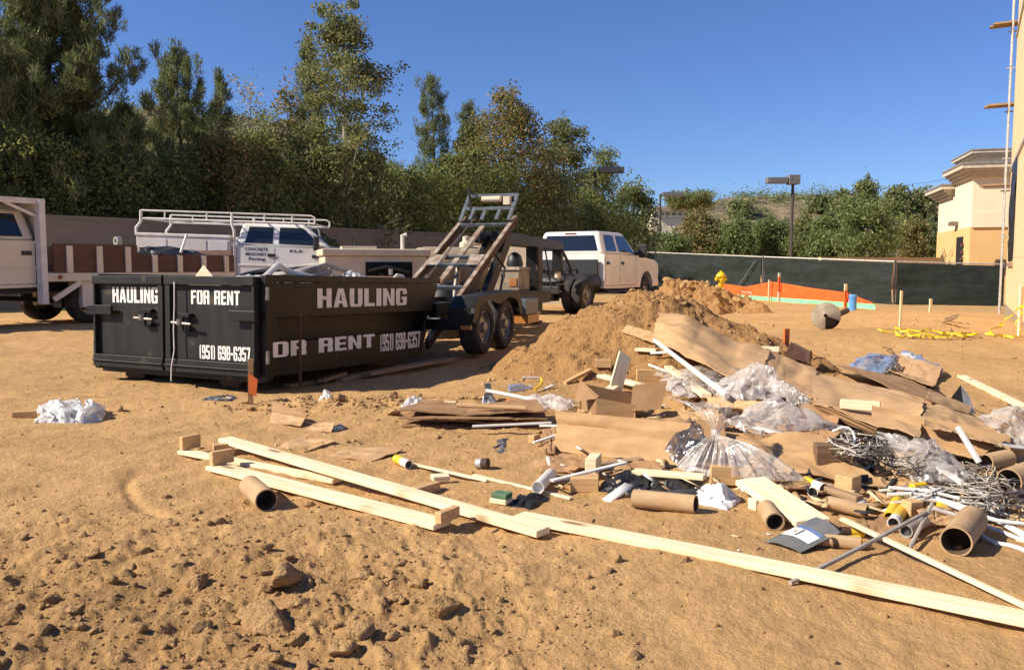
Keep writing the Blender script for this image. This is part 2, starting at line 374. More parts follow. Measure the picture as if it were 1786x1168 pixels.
M['glass'] = mat('tinted_glass', (0.012, 0.016, 0.02), 0.06, spec=0.8)
M['darkplastic'] = mat('black_plastic', (0.02, 0.02, 0.02), 0.5)
M['brownply'] = mat('brown_stained_plywood', (0.115, 0.05, 0.028), 0.6, col2=(0.085, 0.036, 0.02), scale=3, stretch=(1, 1, 4))
M['red'] = mat('red_lens', (0.35, 0.03, 0.02), 0.25)
M['amber'] = mat('amber_lens', (0.5, 0.2, 0.05), 0.3)
M['chrome'] = mat('dull_chrome', (0.55, 0.55, 0.55), 0.25, 0.9)
M['wood'] = wood_mat('pale_lumber', (0.86, 0.71, 0.46), (0.77, 0.59, 0.34))
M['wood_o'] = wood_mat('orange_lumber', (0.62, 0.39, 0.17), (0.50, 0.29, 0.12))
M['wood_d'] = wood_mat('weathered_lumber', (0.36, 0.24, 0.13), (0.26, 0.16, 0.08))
M['timber'] = wood_mat('dark_timber', (0.20, 0.115, 0.055), (0.12, 0.065, 0.03), (0.08, 0.04, 0.02))
M['ply'] = wood_mat('sheathing_plywood', (0.80, 0.60, 0.34), (0.68, 0.47, 0.23))
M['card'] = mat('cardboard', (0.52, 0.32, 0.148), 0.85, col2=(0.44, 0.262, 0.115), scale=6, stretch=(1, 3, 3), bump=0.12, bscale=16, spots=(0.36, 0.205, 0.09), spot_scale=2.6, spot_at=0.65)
M['card_m'] = mat('shaded_cardboard', (0.44, 0.265, 0.118), 0.85, col2=(0.38, 0.22, 0.095), scale=5, stretch=(1, 3, 3), bump=0.12, bscale=14, spots=(0.30, 0.17, 0.075), spot_scale=3, spot_at=0.66)  # darker copy of the cardboard: shade of steep sheets put into its colour
M['card_d'] = mat('brown_cardboard', (0.33, 0.185, 0.08), 0.85, col2=(0.27, 0.145, 0.06), scale=6, bump=0.10, bscale=18)  # brown board; box flaps and turned-away sheets also get their shade from it
M['tube_card'] = mat('tube_cardboard', (0.46, 0.30, 0.155), 0.8, col2=(0.38, 0.235, 0.11), scale=8, stretch=(4, 4, 1), bump=0.06)
M['tube_in'] = mat('tube_inside', (0.12, 0.075, 0.04), 0.95)  # bore of the tubes, coloured much darker than their outside
M['film'] = film_mat('clear_plastic_film', (0.80, 0.72, 0.62), 0.62, gloss=0.18, bump=0.3)
M['film_w'] = film_mat('milky_plastic_film', (0.82, 0.75, 0.66), 0.44, gloss=0.12, bump=0.25)
M['film_b'] = film_mat('blue_plastic_film', (0.34, 0.46, 0.68), 0.40, gloss=0.15, bump=0.3)
M['film_d'] = film_mat('smoky_plastic_film', (0.07, 0.065, 0.06), 0.3, gloss=0.22, bump=0.3)
M['whitebag'] = film_mat('white_bag_plastic', (0.84, 0.83, 0.80), 0.0, gloss=0.08)
M['greybag'] = mat('grey_packaging', (0.14, 0.14, 0.13), 0.35, col2=(0.18, 0.17, 0.15), scale=9, bump=0.2, bscale=9)
M['darkbag'] = mat('black_bag_plastic', (0.022, 0.021, 0.020), 0.38, bump=0.4, bscale=12, spec=0.35)
M['white_pl'] = mat('white_plastic', (0.76, 0.74, 0.68), 0.45, col2=(0.66, 0.61, 0.52), scale=10)
M['yellow'] = mat('yellow_plastic', (0.80, 0.55, 0.03), 0.4, col2=(0.70, 0.44, 0.02), scale=12)
M['hydrant'] = mat('hydrant_yellow', (0.78, 0.52, 0.015), 0.4, col2=(0.70, 0.44, 0.01), scale=9)
M['orange'] = mat('orange_netting', (0.74, 0.12, 0.014), 0.7, col2=(0.64, 0.095, 0.012), scale=4)
M['orange_pt'] = mat('orange_marking_paint', (0.75, 0.16, 0.03), 0.7)
M['green_strip'] = mat('pale_green_sheet', (0.24, 0.70, 0.38), 0.6, col2=(0.20, 0.62, 0.33), scale=3)
M['bluepipe'] = mat('blue_pvc', (0.11, 0.33, 0.72), 0.4)
M['drumdark'] = mat('drum_wedge_shade', (0.06, 0.045, 0.03), 0.95)  # shade of the drum's recessed wedge, put into the colour
M['greenscreen'] = mat('green_black_windscreen', (0.023, 0.031, 0.026), 0.8, spec=0.25, col2=(0.015, 0.020, 0.017), scale=2.5, stretch=(1, 1, 3))
M['greenpt'] = mat('green_package', (0.10, 0.22, 0.10), 0.6, col2=(0.07, 0.13, 0.07), scale=14)
M['galv'] = mat('galvanised_pipe', (0.50, 0.48, 0.44), 0.5, 0.25, col2=(0.36, 0.33, 0.29), scale=12)
M['wire'] = mat('grey_cable', (0.30, 0.28, 0.25), 0.5, 0.2, col2=(0.10, 0.09, 0.08), scale=5, lo=0.42, hi=0.58)
M['fpost'] = mat('fence_post_steel', (0.20, 0.20, 0.19), 0.5, 0.3)
M['conc'] = mat('dusty_concrete', (0.36, 0.29, 0.20), 0.9, col2=(0.25, 0.19, 0.125), scale=5, bump=0.3, bscale=14)
M['wallblock'] = mat('grey_block_wall', (0.245, 0.205, 0.165), 0.95, col2=(0.20, 0.165, 0.13), scale=1.2, bump=0.2, bscale=10)
M['stucco_c'] = mat('cream_stucco', (0.78, 0.675, 0.46), 0.9, col2=(0.74, 0.635, 0.43), scale=0.6, bump=0.1, bscale=20)
M['stucco_o'] = mat('ochre_stucco', (0.70, 0.455, 0.185), 0.9, col2=(0.65, 0.41, 0.16), scale=0.6, bump=0.1, bscale=20)
M['cornice'] = mat('taupe_cornice', (0.62, 0.53, 0.40), 0.85)
M['roofedge'] = mat('grey_roof_edge', (0.26, 0.235, 0.20), 0.7)
M['pole'] = mat('bronze_pole', (0.085, 0.07, 0.055), 0.6, 0.2)
M['poleg'] = mat('weathered_head', (0.22, 0.22, 0.21), 0.55, 0.3)
M['bark'] = mat('bark', (0.10, 0.075, 0.05), 0.95, col2=(0.06, 0.045, 0.03), scale=8, bump=0.5)
M['pale_bark'] = mat('pale_bark', (0.50, 0.45, 0.38), 0.9, col2=(0.30, 0.26, 0.2), scale=4, bump=0.3)
M['leaf_oliv'] = leaf_mat('olive_leaves', [(0.077, 0.110, 0.032), (0.178, 0.218, 0.058), (0.273, 0.301, 0.079), (0.359, 0.336, 0.116)])
M['leaf_syc'] = leaf_mat('sycamore_leaves', [(0.072, 0.103, 0.033), (0.165, 0.192, 0.057), (0.244, 0.263, 0.085), (0.346, 0.280, 0.131)])
M['leaf_red'] = leaf_mat('turning_leaves', [(0.074, 0.098, 0.031), (0.158, 0.175, 0.048), (0.235, 0.237, 0.070), (0.287, 0.237, 0.085), (0.514, 0.269, 0.130)])
M['leaf_pine'] = leaf_mat('pine_needles', [(0.070, 0.104, 0.047), (0.137, 0.172, 0.066), (0.216, 0.244, 0.090), (0.293, 0.269, 0.117)], 0.38)
M['leaf_far'] = leaf_mat('far_leaves', [(0.107, 0.152, 0.047), (0.198, 0.251, 0.077), (0.270, 0.315, 0.099)])
M['leaf_dark'] = leaf_mat('dark_leaves', [(0.099, 0.130, 0.047), (0.198, 0.235, 0.080), (0.339, 0.339, 0.117)])
M['leaf_pale'] = leaf_mat('pale_leaves', [(0.216, 0.235, 0.126), (0.396, 0.379, 0.216), (0.576, 0.522, 0.341)])
M['hill'] = mat('scrub_hillside', (0.26, 0.185, 0.105), 0.95, col2=(0.10, 0.085, 0.045), scale=0.22, detail=9, bump=0.0, lo=0.44, hi=0.58)
M['tape'] = mat('yellow_tape', (0.86, 0.66, 0.02), 0.5, col2=(0.75, 0.55, 0.02), scale=9)
M['beige'] = mat('beige_equipment_paint', (0.66, 0.56, 0.40), 0.5, col2=(0.58, 0.48, 0.33), scale=3)
M['roof'] = mat('brown_roof', (0.20, 0.14, 0.10), 0.9)
M['hose'] = mat('grey_hose', (0.42, 0.37, 0.30), 0.6, col2=(0.33, 0.28, 0.22), scale=10)
M['tarp'] = mat('black_tarp', (0.018, 0.018, 0.02), 0.5, bump=0.5, bscale=7)
M['foil'] = mat('silver_foil', (0.42, 0.42, 0.42), 0.3, 0.6, col2=(0.08, 0.08, 0.08), scale=20, bump=0.6)
M['blue'] = mat('blue_label', (0.12, 0.20, 0.42), 0.5)
M['paper'] = mat('white_paper', (0.80, 0.78, 0.74), 0.8, bump=0.2, bscale=9)

def text_part(name, s, m, parent, org, right, up, w, h, bold=0.02, lift=0.003, space=1.0):
    cu = bpy.data.curves.new(name, 'FONT'); cu.body = s; cu.offset = bold; cu.resolution_u = 3; cu.space_character = space
    t = link(bpy.data.objects.new(name, cu)); dg = bpy.context.evaluated_depsgraph_get()
    me = bpy.data.meshes.new_from_object(t.evaluated_get(dg)); bpy.data.objects.remove(t); bpy.data.curves.remove(cu)
    co = np.zeros(len(me.vertices) * 3); me.vertices.foreach_get('co', co); co = co.reshape(-1, 3)
    mn, mx = co.min(0), co.max(0); org, right, up = Vector(org), Vector(right), Vector(up)
    nrm = right.cross(up).normalized()
    a = (co[:, 0] - mn[0]) / (mx[0] - mn[0]) * w; b = (co[:, 1] - mn[1]) / (mx[1] - mn[1]) * h
    V = np.array(org) + a[:, None] * np.array(right) + b[:, None] * np.array(up) + np.array(nrm) * lift
    me.vertices.foreach_set('co', V.ravel()); me.update(); me.name = name; me.materials.clear()
    return ob(name, me, m, parent)
def _ch(*pts): return list(pts)
def _rc(x0, y0, x1, y1): return [(x0, y0), (x1, y0), (x1, y1), (x0, y1)]
_TOP = [(0, .86), (1, .86), (.88, 1), (.12, 1)]; _BOT = [(.12, 0), (.88, 0), (1, .14), (0, .14)]
_LF = _rc(0, .14, .36, .86); _RT = _rc(.64, .14, 1, .86)
GLYPH = {
 'H': (1, [_rc(0, 0, .36, 1), _rc(.64, 0, 1, 1), _rc(.36, .42, .64, .60)]),
 'A': (1.05, [[(0, 0), (.34, 0), (.5, .78), (.5, 1), (.30, 1)], [(.66, 0), (1, 0), (.70, 1), (.5, 1), (.5, .78)], [(.381, .2), (.619, .2), (.586, .36), (.414, .36)]]),
 'U': (1, [_rc(0, .14, .36, 1), _rc(.64, .14, 1, 1), _BOT]),
 'L': (.86, [_rc(0, 0, .42, 1), _rc(.42, 0, 1, .18)]),
 'I': (.42, [_rc(0, 0, 1, 1)]),
 'N': (1, [_rc(0, 0, .33, 1), _rc(.67, 0, 1, 1), [(.33, .60), (.67, 0), (.67, .40), (.33, 1)]]),
 'G': (1, [_LF, _TOP, _BOT, _rc(.64, .66, 1, .86), _rc(.64, .14, 1, .5), _rc(.5, .36, .64, .5)]),
 'F': (.86, [_rc(0, 0, .40, 1), _rc(.40, .82, 1, 1), _rc(.40, .43, .9, .60)]),
 'O': (1, [_LF, _RT, _TOP, _BOT]),
 'R': (1, [_rc(0, 0, .36, 1), [(.36, .84), (1, .84), (.88, 1), (.36, 1)], _rc(.64, .58, 1, .84), [(.36, .42), (.92, .42), (1, .5), (1, .58), (.36, .58)], [(.62, 0), (1, 0), (.99, .36), (.92, .42), (.62, .42)]]),
 'E': (.86, [_rc(0, 0, .40, 1), _rc(.40, .82, 1, 1), _rc(.40, .42, .92, .58), _rc(.40, 0, 1, .18)]),
 'T': (.95, [_rc(0, .82, 1, 1), _rc(.31, 0, .69, .82)]),
 '(': (.5, [_rc(0, .1, .6, .9), [(0, .9), (.6, .9), (1, 1), (.35, 1)], [(.35, 0), (1, 0), (.6, .1), (0, .1)]]),
 ')': (.5, [_rc(.4, .1, 1, .9), [(.4, .9), (1, .9), (.65, 1), (0, 1)], [(0, 0), (.65, 0), (1, .1), (.4, .1)]]),
 '9': (1, [_rc(0, .5, .36, .86), _RT, _TOP, _BOT, _rc(.36, .42, .64, .53), [(.1, .42), (.36, .42), (.36, .5), (0, .5)], _rc(0, .14, .36, .28)]),
 '5': (1, [_rc(0, .84, .95, 1), _rc(0, .48, .36, .84), _rc(.36, .48, .64, .62), [(.64, .14), (1, .14), (1, .55), (.9, .62), (.64, .62)], _BOT, _rc(0, .14, .36, .28)]),
 '1': (.62, [_rc(.32, 0, 1, 1), [(0, .70), (.32, .76), (.32, .95)]]),
 '6': (1, [_LF, _TOP, _BOT, _rc(.64, .70, 1, .86), _rc(.64, .14, 1, .52), [(.36, .46), (.64, .46), (.64, .52), (.9, .52), (.8, .60), (.36, .60)]]),
 '8': (1, [_LF, _RT, _TOP, _BOT, _rc(.36, .43, .64, .56)]),
 '3': (1, [_RT, _TOP, _BOT, _rc(.36, .43, .64, .56), _rc(0, .14, .36, .28), _rc(0, .72, .36, .86)]),
 '7': (.95, [_rc(0, .83, 1, 1), [(.22, 0), (.62, 0), (1, .83), (.60, .83)]]),
 '-': (.6, [_rc(0, .38, 1, .54)]), ' ': (.55, [])}
def block_text(name, s, m, parent, org, right, up, w, h, lift=0.004, gap=0.14):
    """heavy condensed painted capitals, one flat mesh"""
    tot = sum(GLYPH[c][0] for c in s) + gap * (len(s) - 1); x = 0; V, F = [], []
    org, right, up = Vector(org), Vector(right), Vector(up); nrm = right.cross(up).normalized() * lift
    for c in s:
        a, polys = GLYPH[c]
        for p in polys:
            F.append(tuple(range(len(V), len(V) + len(p))))
            V += [tuple(org + right * ((x + a * q[0]) / tot * w) + up * (q[1] * h) + nrm) for q in p]
        x += a + gap
    me = bpy.data.meshes.new(name); me.from_pydata(V, [], F); me.update(); return ob(name, me, m, parent)
def on_plane(M4, axis, val, px, py):
    """local coordinates where the line of sight meets a plane of a placed thing"""
    inv = M4.inverted(); o = inv @ Vector((0, 0, CAMZ)); d = inv.to_3x3() @ ray(px, py)
    t = (val - o[axis]) / d[axis]; return o + d * t

# ================================================================== SETTING
def make_ground():
    r = np.concatenate([np.geomspace(0.6, 1.5, 12, endpoint=False), np.geomspace(1.5, 45, 560, endpoint=False), np.geomspace(45, 900, 40)])
    a = np.concatenate([np.linspace(-45, 45, 620, endpoint=False), np.linspace(45, 315, 70, endpoint=False)]) * math.pi / 180
    rr, aa = np.meshgrid(r, a, indexing='ij')
    X = rr * np.sin(aa); Y = rr * np.cos(aa); Z = ground_h(X, Y)
    V = np.stack([X, Y, Z], -1).reshape(-1, 3); nr, na = len(r), len(a)
    i, j = np.meshgrid(np.arange(nr - 1), np.arange(na), indexing='ij'); j2 = (j + 1) % na
    F = np.stack([i * na + j, (i + 1) * na + j, (i + 1) * na + j2, i * na + j2], -1).reshape(-1, 4)[:, ::-1]
    V = np.vstack([V, [[0, 0, float(ground_h(np.array([0.]), np.array([0.]))[0])]]]); c = len(V) - 1
    me = np_mesh('ground', V, F, True)
    o = ob('ground', me, M['dirt']); tag(o, 'bare tan construction yard dirt with ruts and clods', None, kind='structure')
make_ground()
def make_mound(fn, x0, x1, y0, y1, n, label):
    xs = np.linspace(x0, x1, n); ys = np.linspace(y0, y1, n)
    X, Y = np.meshgrid(xs, ys, indexing='ij'); Z = np.maximum(fn(X, Y), ground_h(X, Y) - 0.06)
    V = np.stack([X, Y, Z], -1).reshape(-1, 3)
    i, j = np.meshgrid(np.arange(n - 1), np.arange(n - 1), indexing='ij')
    F = np.stack([i * n + j, (i + 1) * n + j, (i + 1) * n + j + 1, i * n + j + 1], -1).reshape(-1, 4)
    c = V.mean(0); c[2] = 0
    o = ob('dirt_mound', np_mesh('dirt_mound', V - c, F, True), M['mound']); o.location = c
    tag(o, label, 'dirt mound')
make_mound(mound_a, -0.7, 4.2, 7.3, 11.6, 260, 'large heap of loose tan dirt behind the cardboard pile')
make_mound(mound_b, 2.4, 6.8, 19.2, 23.2, 150, 'smaller dirt heap beside the right front wheel of the white crew cab pickup')

# loose clods: one object nobody could count, plus the few big ones as things
def ico(sub):
    b = bmesh.new(); bmesh.ops.create_icosphere(b, subdivisions=sub, radius=1.0)
    v = np.array([tuple(p.co) for p in b.verts]); f = np.array([[q.index for q in p.verts] for p in b.faces]); b.free(); return v, f
IV1, IF1 = ico(1); IV2, IF2 = ico(2); IV3, IF3 = ico(3); IV4, IF4 = ico(4)
def lump(v, rg, rough=0.35, planes=13):
    d = v / np.linalg.norm(v, axis=1)[:, None]; rad = np.ones(len(d)) * 1.35
    for _ in range(planes):                                     # facets: cut by random planes
        n = rg.normal(size=3); n /= np.linalg.norm(n); c = d @ n; lim = rg.uniform(0.55, 0.95)
        rad = np.where(c > 1e-3, np.minimum(rad, lim / np.maximum(c, 1e-3)), rad)
    w = d * rad[:, None]
    return w + rough * np.stack([0.10 * pn(w[:, 0] * 3 + k, w[:, 1] * 3 + w[:, 2] * 2.3 + k) + 0.09 * pn(w[:, 0] * 8 + k, w[:, 1] * 8 + w[:, 2] * 7 + k) for k in (3, 11, 19)], -1)
def make_clods():
    rg = np.random.default_rng(3); bases = [lump(IV2, rg, 0.0, 10) for _ in range(14)] + [lump(IV3, rg, 0.5) for _ in range(8)]
    VV, FF = [], []; n = 0
    def put(x, y, s):
        nonlocal n
        big = s > 0.02; k = rg.integers(14, 22) if big else rg.integers(0, 14)
        v = bases[k]; f = IF3 if big else IF2
        a = rg.uniform(0, 6.28); ca, sa = math.cos(a), math.sin(a)
        w = v * np.array([s * rg.uniform(0.8, 1.3), s * rg.uniform(0.7, 1.1), s * rg.uniform(0.5, 0.8)])
        w = np.stack([w[:, 0] * ca - w[:, 1] * sa, w[:, 0] * sa + w[:, 1] * ca, w[:, 2]], -1) + np.array([x, y, 0])
        VV.append((w, f, s)); 
    for _ in range(5200):      # rough foreground
        y = rg.uniform(2.0, 4.0); x = rg.uniform(-0.75 * y, 0.4)
        if rg.random() < ss(np.array(y), 2.4, 3.9) * 0.72 + 0.45 * ss(np.array(x), -0.6, 0.3): continue
        put(x, y, min(0.030, 0.0034 * (rg.pareto(2.1) + 1)))
    for _ in range(900):       # all over the near yard
        y = rg.uniform(2.2, 9.0); x = rg.uniform(-0.68 * y, 0.68 * y); put(x, y, min(0.028, 0.0045 * (rg.pareto(2.4) + 1)))
    for _ in range(520):       # berm in front of the dumpster
        x = rg.normal(-1.05, 0.75); y = rg.normal(6.6, 0.16); put(x, y, min(0.045, 0.008 * (rg.pareto(2.3) + 1)))
    for _ in range(700):       # mound and its foot
        t = rg.uniform(0, 6.28); rr = rg.uniform(0.1, 1.06); x = 1.45 + 2.0 * rr * math.cos(t); y = 9.4 + 1.8 * rr * math.sin(t)
        put(x, y, min(0.06, 0.010 * (rg.pareto(2.3) + 1)))
    for _ in range(300):
        x = rg.uniform(2.5, 9); y = rg.uniform(10, 19); put(x, y, min(0.07, 0.012 * (rg.pareto(2.0) + 1)))
    for _ in range(160):
        t = rg.uniform(0, 6.28); rr = rg.uniform(0.1, 1.06); put(4.45 + 1.8 * rr * math.cos(t), 21.2 + 1.6 * rr * math.sin(t), min(0.13, 0.025 * (rg.pareto(1.9) + 1)))
    cx = np.array([w[:, 0].mean() for w, f, s in VV]); cy = np.array([w[:, 1].mean() for w, f, s in VV]); z = H(cx, cy)
    A, B = [], []; n = 0
    for (w, f, s), zz in zip(VV, z):
        A.append(w + np.array([0, 0, zz + s * 0.08])); B.append(f + n); n += len(w)
    o = ob('dirt_clods', np_mesh('dirt_clods', np.vstack(A), np.vstack(B), False), M['clod'])
    tag(o, 'loose dirt clods and pebbles strewn over the yard', 'dirt clods', kind='stuff')
make_clods()
def big_clod(px, py, s, label, sd, flat=0.62):
    rg = np.random.default_rng(sd); p = G(px, py, 0)
    v = lump(IV4, rg, 0.8, 13) * np.array([s * 1.15, s * 0.9, s * flat])
    a = rg.uniform(0, 6.28); ca, sa = math.cos(a), math.sin(a)
    v = np.stack([v[:, 0] * ca - v[:, 1] * sa, v[:, 0] * sa + v[:, 1] * ca, v[:, 2]], -1)
    o = ob('dirt_clod', np_mesh('dirt_clod', v, IF4, False), M['clod']); o.location = (p.x, p.y, hz(p.x, p.y) + s * flat * 0.25)
    tag(o, label, 'dirt clod', 'big dirt clods in the foreground')
for a in ((500, 1012, 0.075, 'broad flat-topped dirt clod below the lower stud, left of a sharp small clod', 21),
          (462, 1090, 0.080, 'largest dirt clod at the bottom, throwing a dark shadow to its right', 22),
          (768, 1062, 0.052, 'squarish dirt clod alone at the right end of the rough dirt', 23),
          (160, 968, 0.034, 'small rounded dirt clod, first above the rough dirt at left', 24),
          (625, 1008, 0.036, 'pointed dirt clod catching light right of the broad clod', 25),
          (620, 1105, 0.042, 'upright dirt clod near the bottom centre of the rough dirt', 26),
          (520, 1058, 0.045, 'oblong dirt clod just behind the largest clod', 27),
          (127, 1065, 0.045, 'flat dirt clod at the far left of the rough dirt', 28),
          (600, 1132, 0.045, 'low dirt clod touching the bottom rubble, below the upright clod', 29),
          (728, 1022, 0.040, 'grey-sided dirt clod behind the squarish clod', 30),
          (340, 1020, 0.045, 'cracked dirt clod with a dark hollow on its right side', 31),
          (890, 632, 0.075, 'round boulder-like clod at the left foot of the large dirt heap', 32),
          (683, 722, 0.060, 'dusty round clod left of the flattened brown cardboard stack', 33)):
    big_clod(*a)

# ------------------------------------------------------------------ far hills
def leaves(rg, C, size, up=0.0, asp=0.55):
    n = len(C); nrm = rg.normal(size=(n, 3)); nrm[:, 2] = np.abs(nrm[:, 2]) * (1 + up); nrm /= np.linalg.norm(nrm, axis=1)[:, None]
    t = rg.normal(size=(n, 3)); t -= nrm * (t * nrm).sum(1)[:, None]; t /= np.linalg.norm(t, axis=1)[:, None]; b = np.cross(nrm, t)
    s = (size * rg.uniform(0.6, 1.3, n))[:, None]
    return np.stack([C - t * s, C + b * s * asp, C + t * s, C - b * s * asp], 1).reshape(-1, 3)
def quads(n): return np.arange(n * 4).reshape(-1, 4)
def hill(label, pts, depth, base_y, sd, y_of=None):
    # ridge line given as (x, y, z) points, slope falling toward the viewer
    n = 160; xs = np.array([p[0] for p in pts]); X = np.linspace(xs[0], xs[-1], n)
    Yr = np.interp(X, xs, [p[1] for p in pts]); Zr = np.interp(X, xs, [p[2] for p in pts])
    k = 40; T = np.linspace(0, 1, k)
    V = []
    for t in T:
        yy = Yr - depth * (1 - t) ; prof = ss(np.array(t), 0, 0.92) if t < 0.92 else 1 - (t - 0.92) * 2
        zz = -0.4 + (Zr + 0.4) * prof * (1 + 0.06 * fbm(X * 0.05 + sd, yy * 0.05, 3)) + (0.7 * fbm(X * 0.12 + sd, yy * 0.12, 3)) * prof
        V.append(np.stack([X, yy, zz], -1))
    V = np.stack(V, 0); i, j = np.meshgrid(np.arange(k - 1), np.arange(n - 1), indexing='ij')
    F = np.stack([i * n + j, i * n + j + 1, (i + 1) * n + j + 1, (i + 1) * n + j], -1).reshape(-1, 4)
    rg = np.random.default_rng(sd + 50); C = []
    for _ in range(1500 if sd == 1 else 750):
        ti, xi = rg.uniform(0.25, 0.98), rg.uniform(0, n - 2); p = V[int(ti * (k - 1)), int(xi)]
        s = rg.uniform(0.4, 1.3) * (2.2 if rg.random() < 0.10 else 1); m = int(80 * s)
        C.append(p + rg.normal(size=3) * np.array([1.0, 1.0, 0.0]) + np.abs(rg.normal(size=(m, 3))) * np.array([1, 1, 0.9]) * s * rg.choice([-1, 1], (m, 3)) * np.array([1, 1, 0.5]) + np.array([0, 0, 0.5 * s]))
    C = np.vstack(C); so_ = ob('scrub', np_mesh('scrub', leaves(rg, C, 0.22), quads(len(C))), M['leaf_dark'])
    tag(so_, 'low scrub covering the ' + label.split(' ')[0] + (' hill behind the trees at left' if sd == 1 else ' hill beyond the right hand trees'), 'scrub', kind='stuff')
    o = ob('hill', np_mesh('hill', V.reshape(-1, 3), F, True), M['hill']); tag(o, label, None, kind='structure')
def Pz(px, py, d): p = P(px, py, d); return (p.x, p.y, p.z)
hill('brown scrub hill behind the trees at left', [Pz(-400, 330, 150), Pz(0, 240, 155), Pz(250, 218, 160), Pz(330, 212, 160), Pz(480, 232, 160), Pz(700, 300, 165), Pz(1000, 380, 175), Pz(1120, 430, 180)], 70, 0, 1)
hill('dry scrub hill beyond the right hand trees', [Pz(900, 400, 190), Pz(1100, 384, 190), Pz(1180, 374, 195), Pz(1260, 352, 200), Pz(1330, 348, 200), Pz(1440, 352, 205), Pz(1540, 352, 210), Pz(1640, 342, 215), Pz(1800, 335, 220), Pz(2300, 330, 220)], 80, 0, 2)

# ------------------------------------------------------------------ block walls
def wall(name, p, q, z0, z1, th, m, label, cap=True, cat='wall'):
    p = Vector((p[0], p[1], 0)); q = Vector((q[0], q[1], 0)); c = (p + q) / 2; d = q - p; L = d.length
    t = thing(name, label, cat, (c.x, c.y, 0), math.atan2(d.y, d.x))
    MB().box(-L / 2, L / 2, -th / 2, th / 2, z0, z1).build('wall_face', m, t)
    if cap: MB().box(-L / 2 - 0.02, L / 2 + 0.02, -th / 2 - 0.03, th / 2 + 0.03, z1 + 0.002, z1 + 0.08).build('coping', m, t, bevel=0.01)
    return t
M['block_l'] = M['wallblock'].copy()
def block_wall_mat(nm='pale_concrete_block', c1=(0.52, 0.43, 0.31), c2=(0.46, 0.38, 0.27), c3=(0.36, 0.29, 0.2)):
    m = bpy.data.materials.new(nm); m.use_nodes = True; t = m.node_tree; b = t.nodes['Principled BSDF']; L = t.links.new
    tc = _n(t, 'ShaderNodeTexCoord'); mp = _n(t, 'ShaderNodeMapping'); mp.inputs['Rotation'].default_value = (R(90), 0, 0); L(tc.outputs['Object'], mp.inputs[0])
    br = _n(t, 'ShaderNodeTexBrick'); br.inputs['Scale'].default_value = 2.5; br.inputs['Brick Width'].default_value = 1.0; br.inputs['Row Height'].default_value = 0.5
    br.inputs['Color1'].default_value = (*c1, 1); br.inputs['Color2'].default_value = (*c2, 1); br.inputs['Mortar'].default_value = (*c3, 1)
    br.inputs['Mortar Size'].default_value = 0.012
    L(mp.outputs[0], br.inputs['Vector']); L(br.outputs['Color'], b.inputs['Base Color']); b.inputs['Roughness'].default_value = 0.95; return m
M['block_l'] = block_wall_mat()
M['wall_j'] = block_wall_mat('shaded_grey_block', (0.235, 0.195, 0.155), (0.205, 0.17, 0.135), (0.15, 0.125, 0.10))  # dark copy of the block; the wall's shade is in the colour
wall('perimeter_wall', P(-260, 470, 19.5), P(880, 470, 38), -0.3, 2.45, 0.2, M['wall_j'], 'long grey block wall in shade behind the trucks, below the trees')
wall('concrete_block_bin', P(812, 470, 25.5), P(985, 470, 25.0), -0.2, 1.80, 0.4, M['block_l'], 'pale sunlit concrete block wall seen under the black gooseneck beam')

# ------------------------------------------------------------------ windscreened construction fence
def fence(p, q, label, zt0, zt1, sheen, brace=False):
    p = Vector((p.x, p.y, 0)); q = Vector((q.x, q.y, 0)); d = q - p; L = d.length; ex = d / L
    t = thing('construction_fence', label, 'fence', (p.x, p.y, 0), math.atan2(d.y, d.x), 'windscreened fence runs around the yard')
    n = int(L * 7); k = 14; rg = np.random.default_rng(int(L * 10))
    xs = np.linspace(0.03, L - 0.03, n); V = []
    for j in range(k + 1):
        f = j / k; gz = ground_h(p.x + ex.x * xs, p.y + ex.y * xs) - 0.03
        zt = zt0 + (zt1 - zt0) * xs / L - 0.05
        zz = gz + (zt - gz) * f
        ph = 0.075 * fbm(xs * 0.7, np.full(n, f * 2.2 + L), 3) * math.sin(math.pi * min(1, f * 1.02)) + 0.012 * fbm(xs * 0.5, np.full(n, f * 9), 2)
        V.append(np.stack([xs, -0.035 + ph, zz], -1))
    V = np.stack(V, 0).reshape(-1, 3); i, j = np.meshgrid(np.arange(k), np.arange(n - 1), indexing='ij')
    F = np.stack([i * n + j, i * n + j + 1, (i + 1) * n + j + 1, (i + 1) * n + j], -1).reshape(-1, 4)
    ob('windscreen', np_mesh('windscreen', V, F, True), M['greenscreen'], t)
    MB().tube([(0, 0, zt0), (L, 0, zt1)], 0.024, 8).build('top_rail', M['galv'], t, smooth=True)
    m = max(2, round(L / 3.0)); 
    for a in range(m + 1):
        x = L * a / m; g0 = hz(p.x + ex.x * x, p.y + ex.y * x)
        MB().tube([(x, 0.03, g0 - 0.2), (x, 0.03, zt0 + (zt1 - zt0) * a / m + 0.06)], 0.026, 8).build('post', M['fpost'], t, smooth=True)
    if brace:
        MB().tube([(L - 0.25, -0.12, zt1 - 0.15), (L - 1.3, -0.12, hz(q.x, q.y))], 0.02, 6).build('brace', M['fpost'], t)
A0, A1, A2, A3 = P(1060, 437, 40), P(1330, 448, 33), P(1560, 456, 29), P(1752, 461, 28)
fence(A0, A1, 'green windscreen fence run behind the dirt heap, starting beside the white pickup', A0.z, A1.z, 0, True)
fence(A1 + Vector((0.06, 0, 0)), A2, 'middle green windscreen fence run, behind the orange barrier mesh', A1.z, A2.z, 0)
fence(A2 + Vector((0.06, 0, 0)), A3, 'darkest windscreen fence run, below the cream stucco building', A2.z, A3.z, 0)

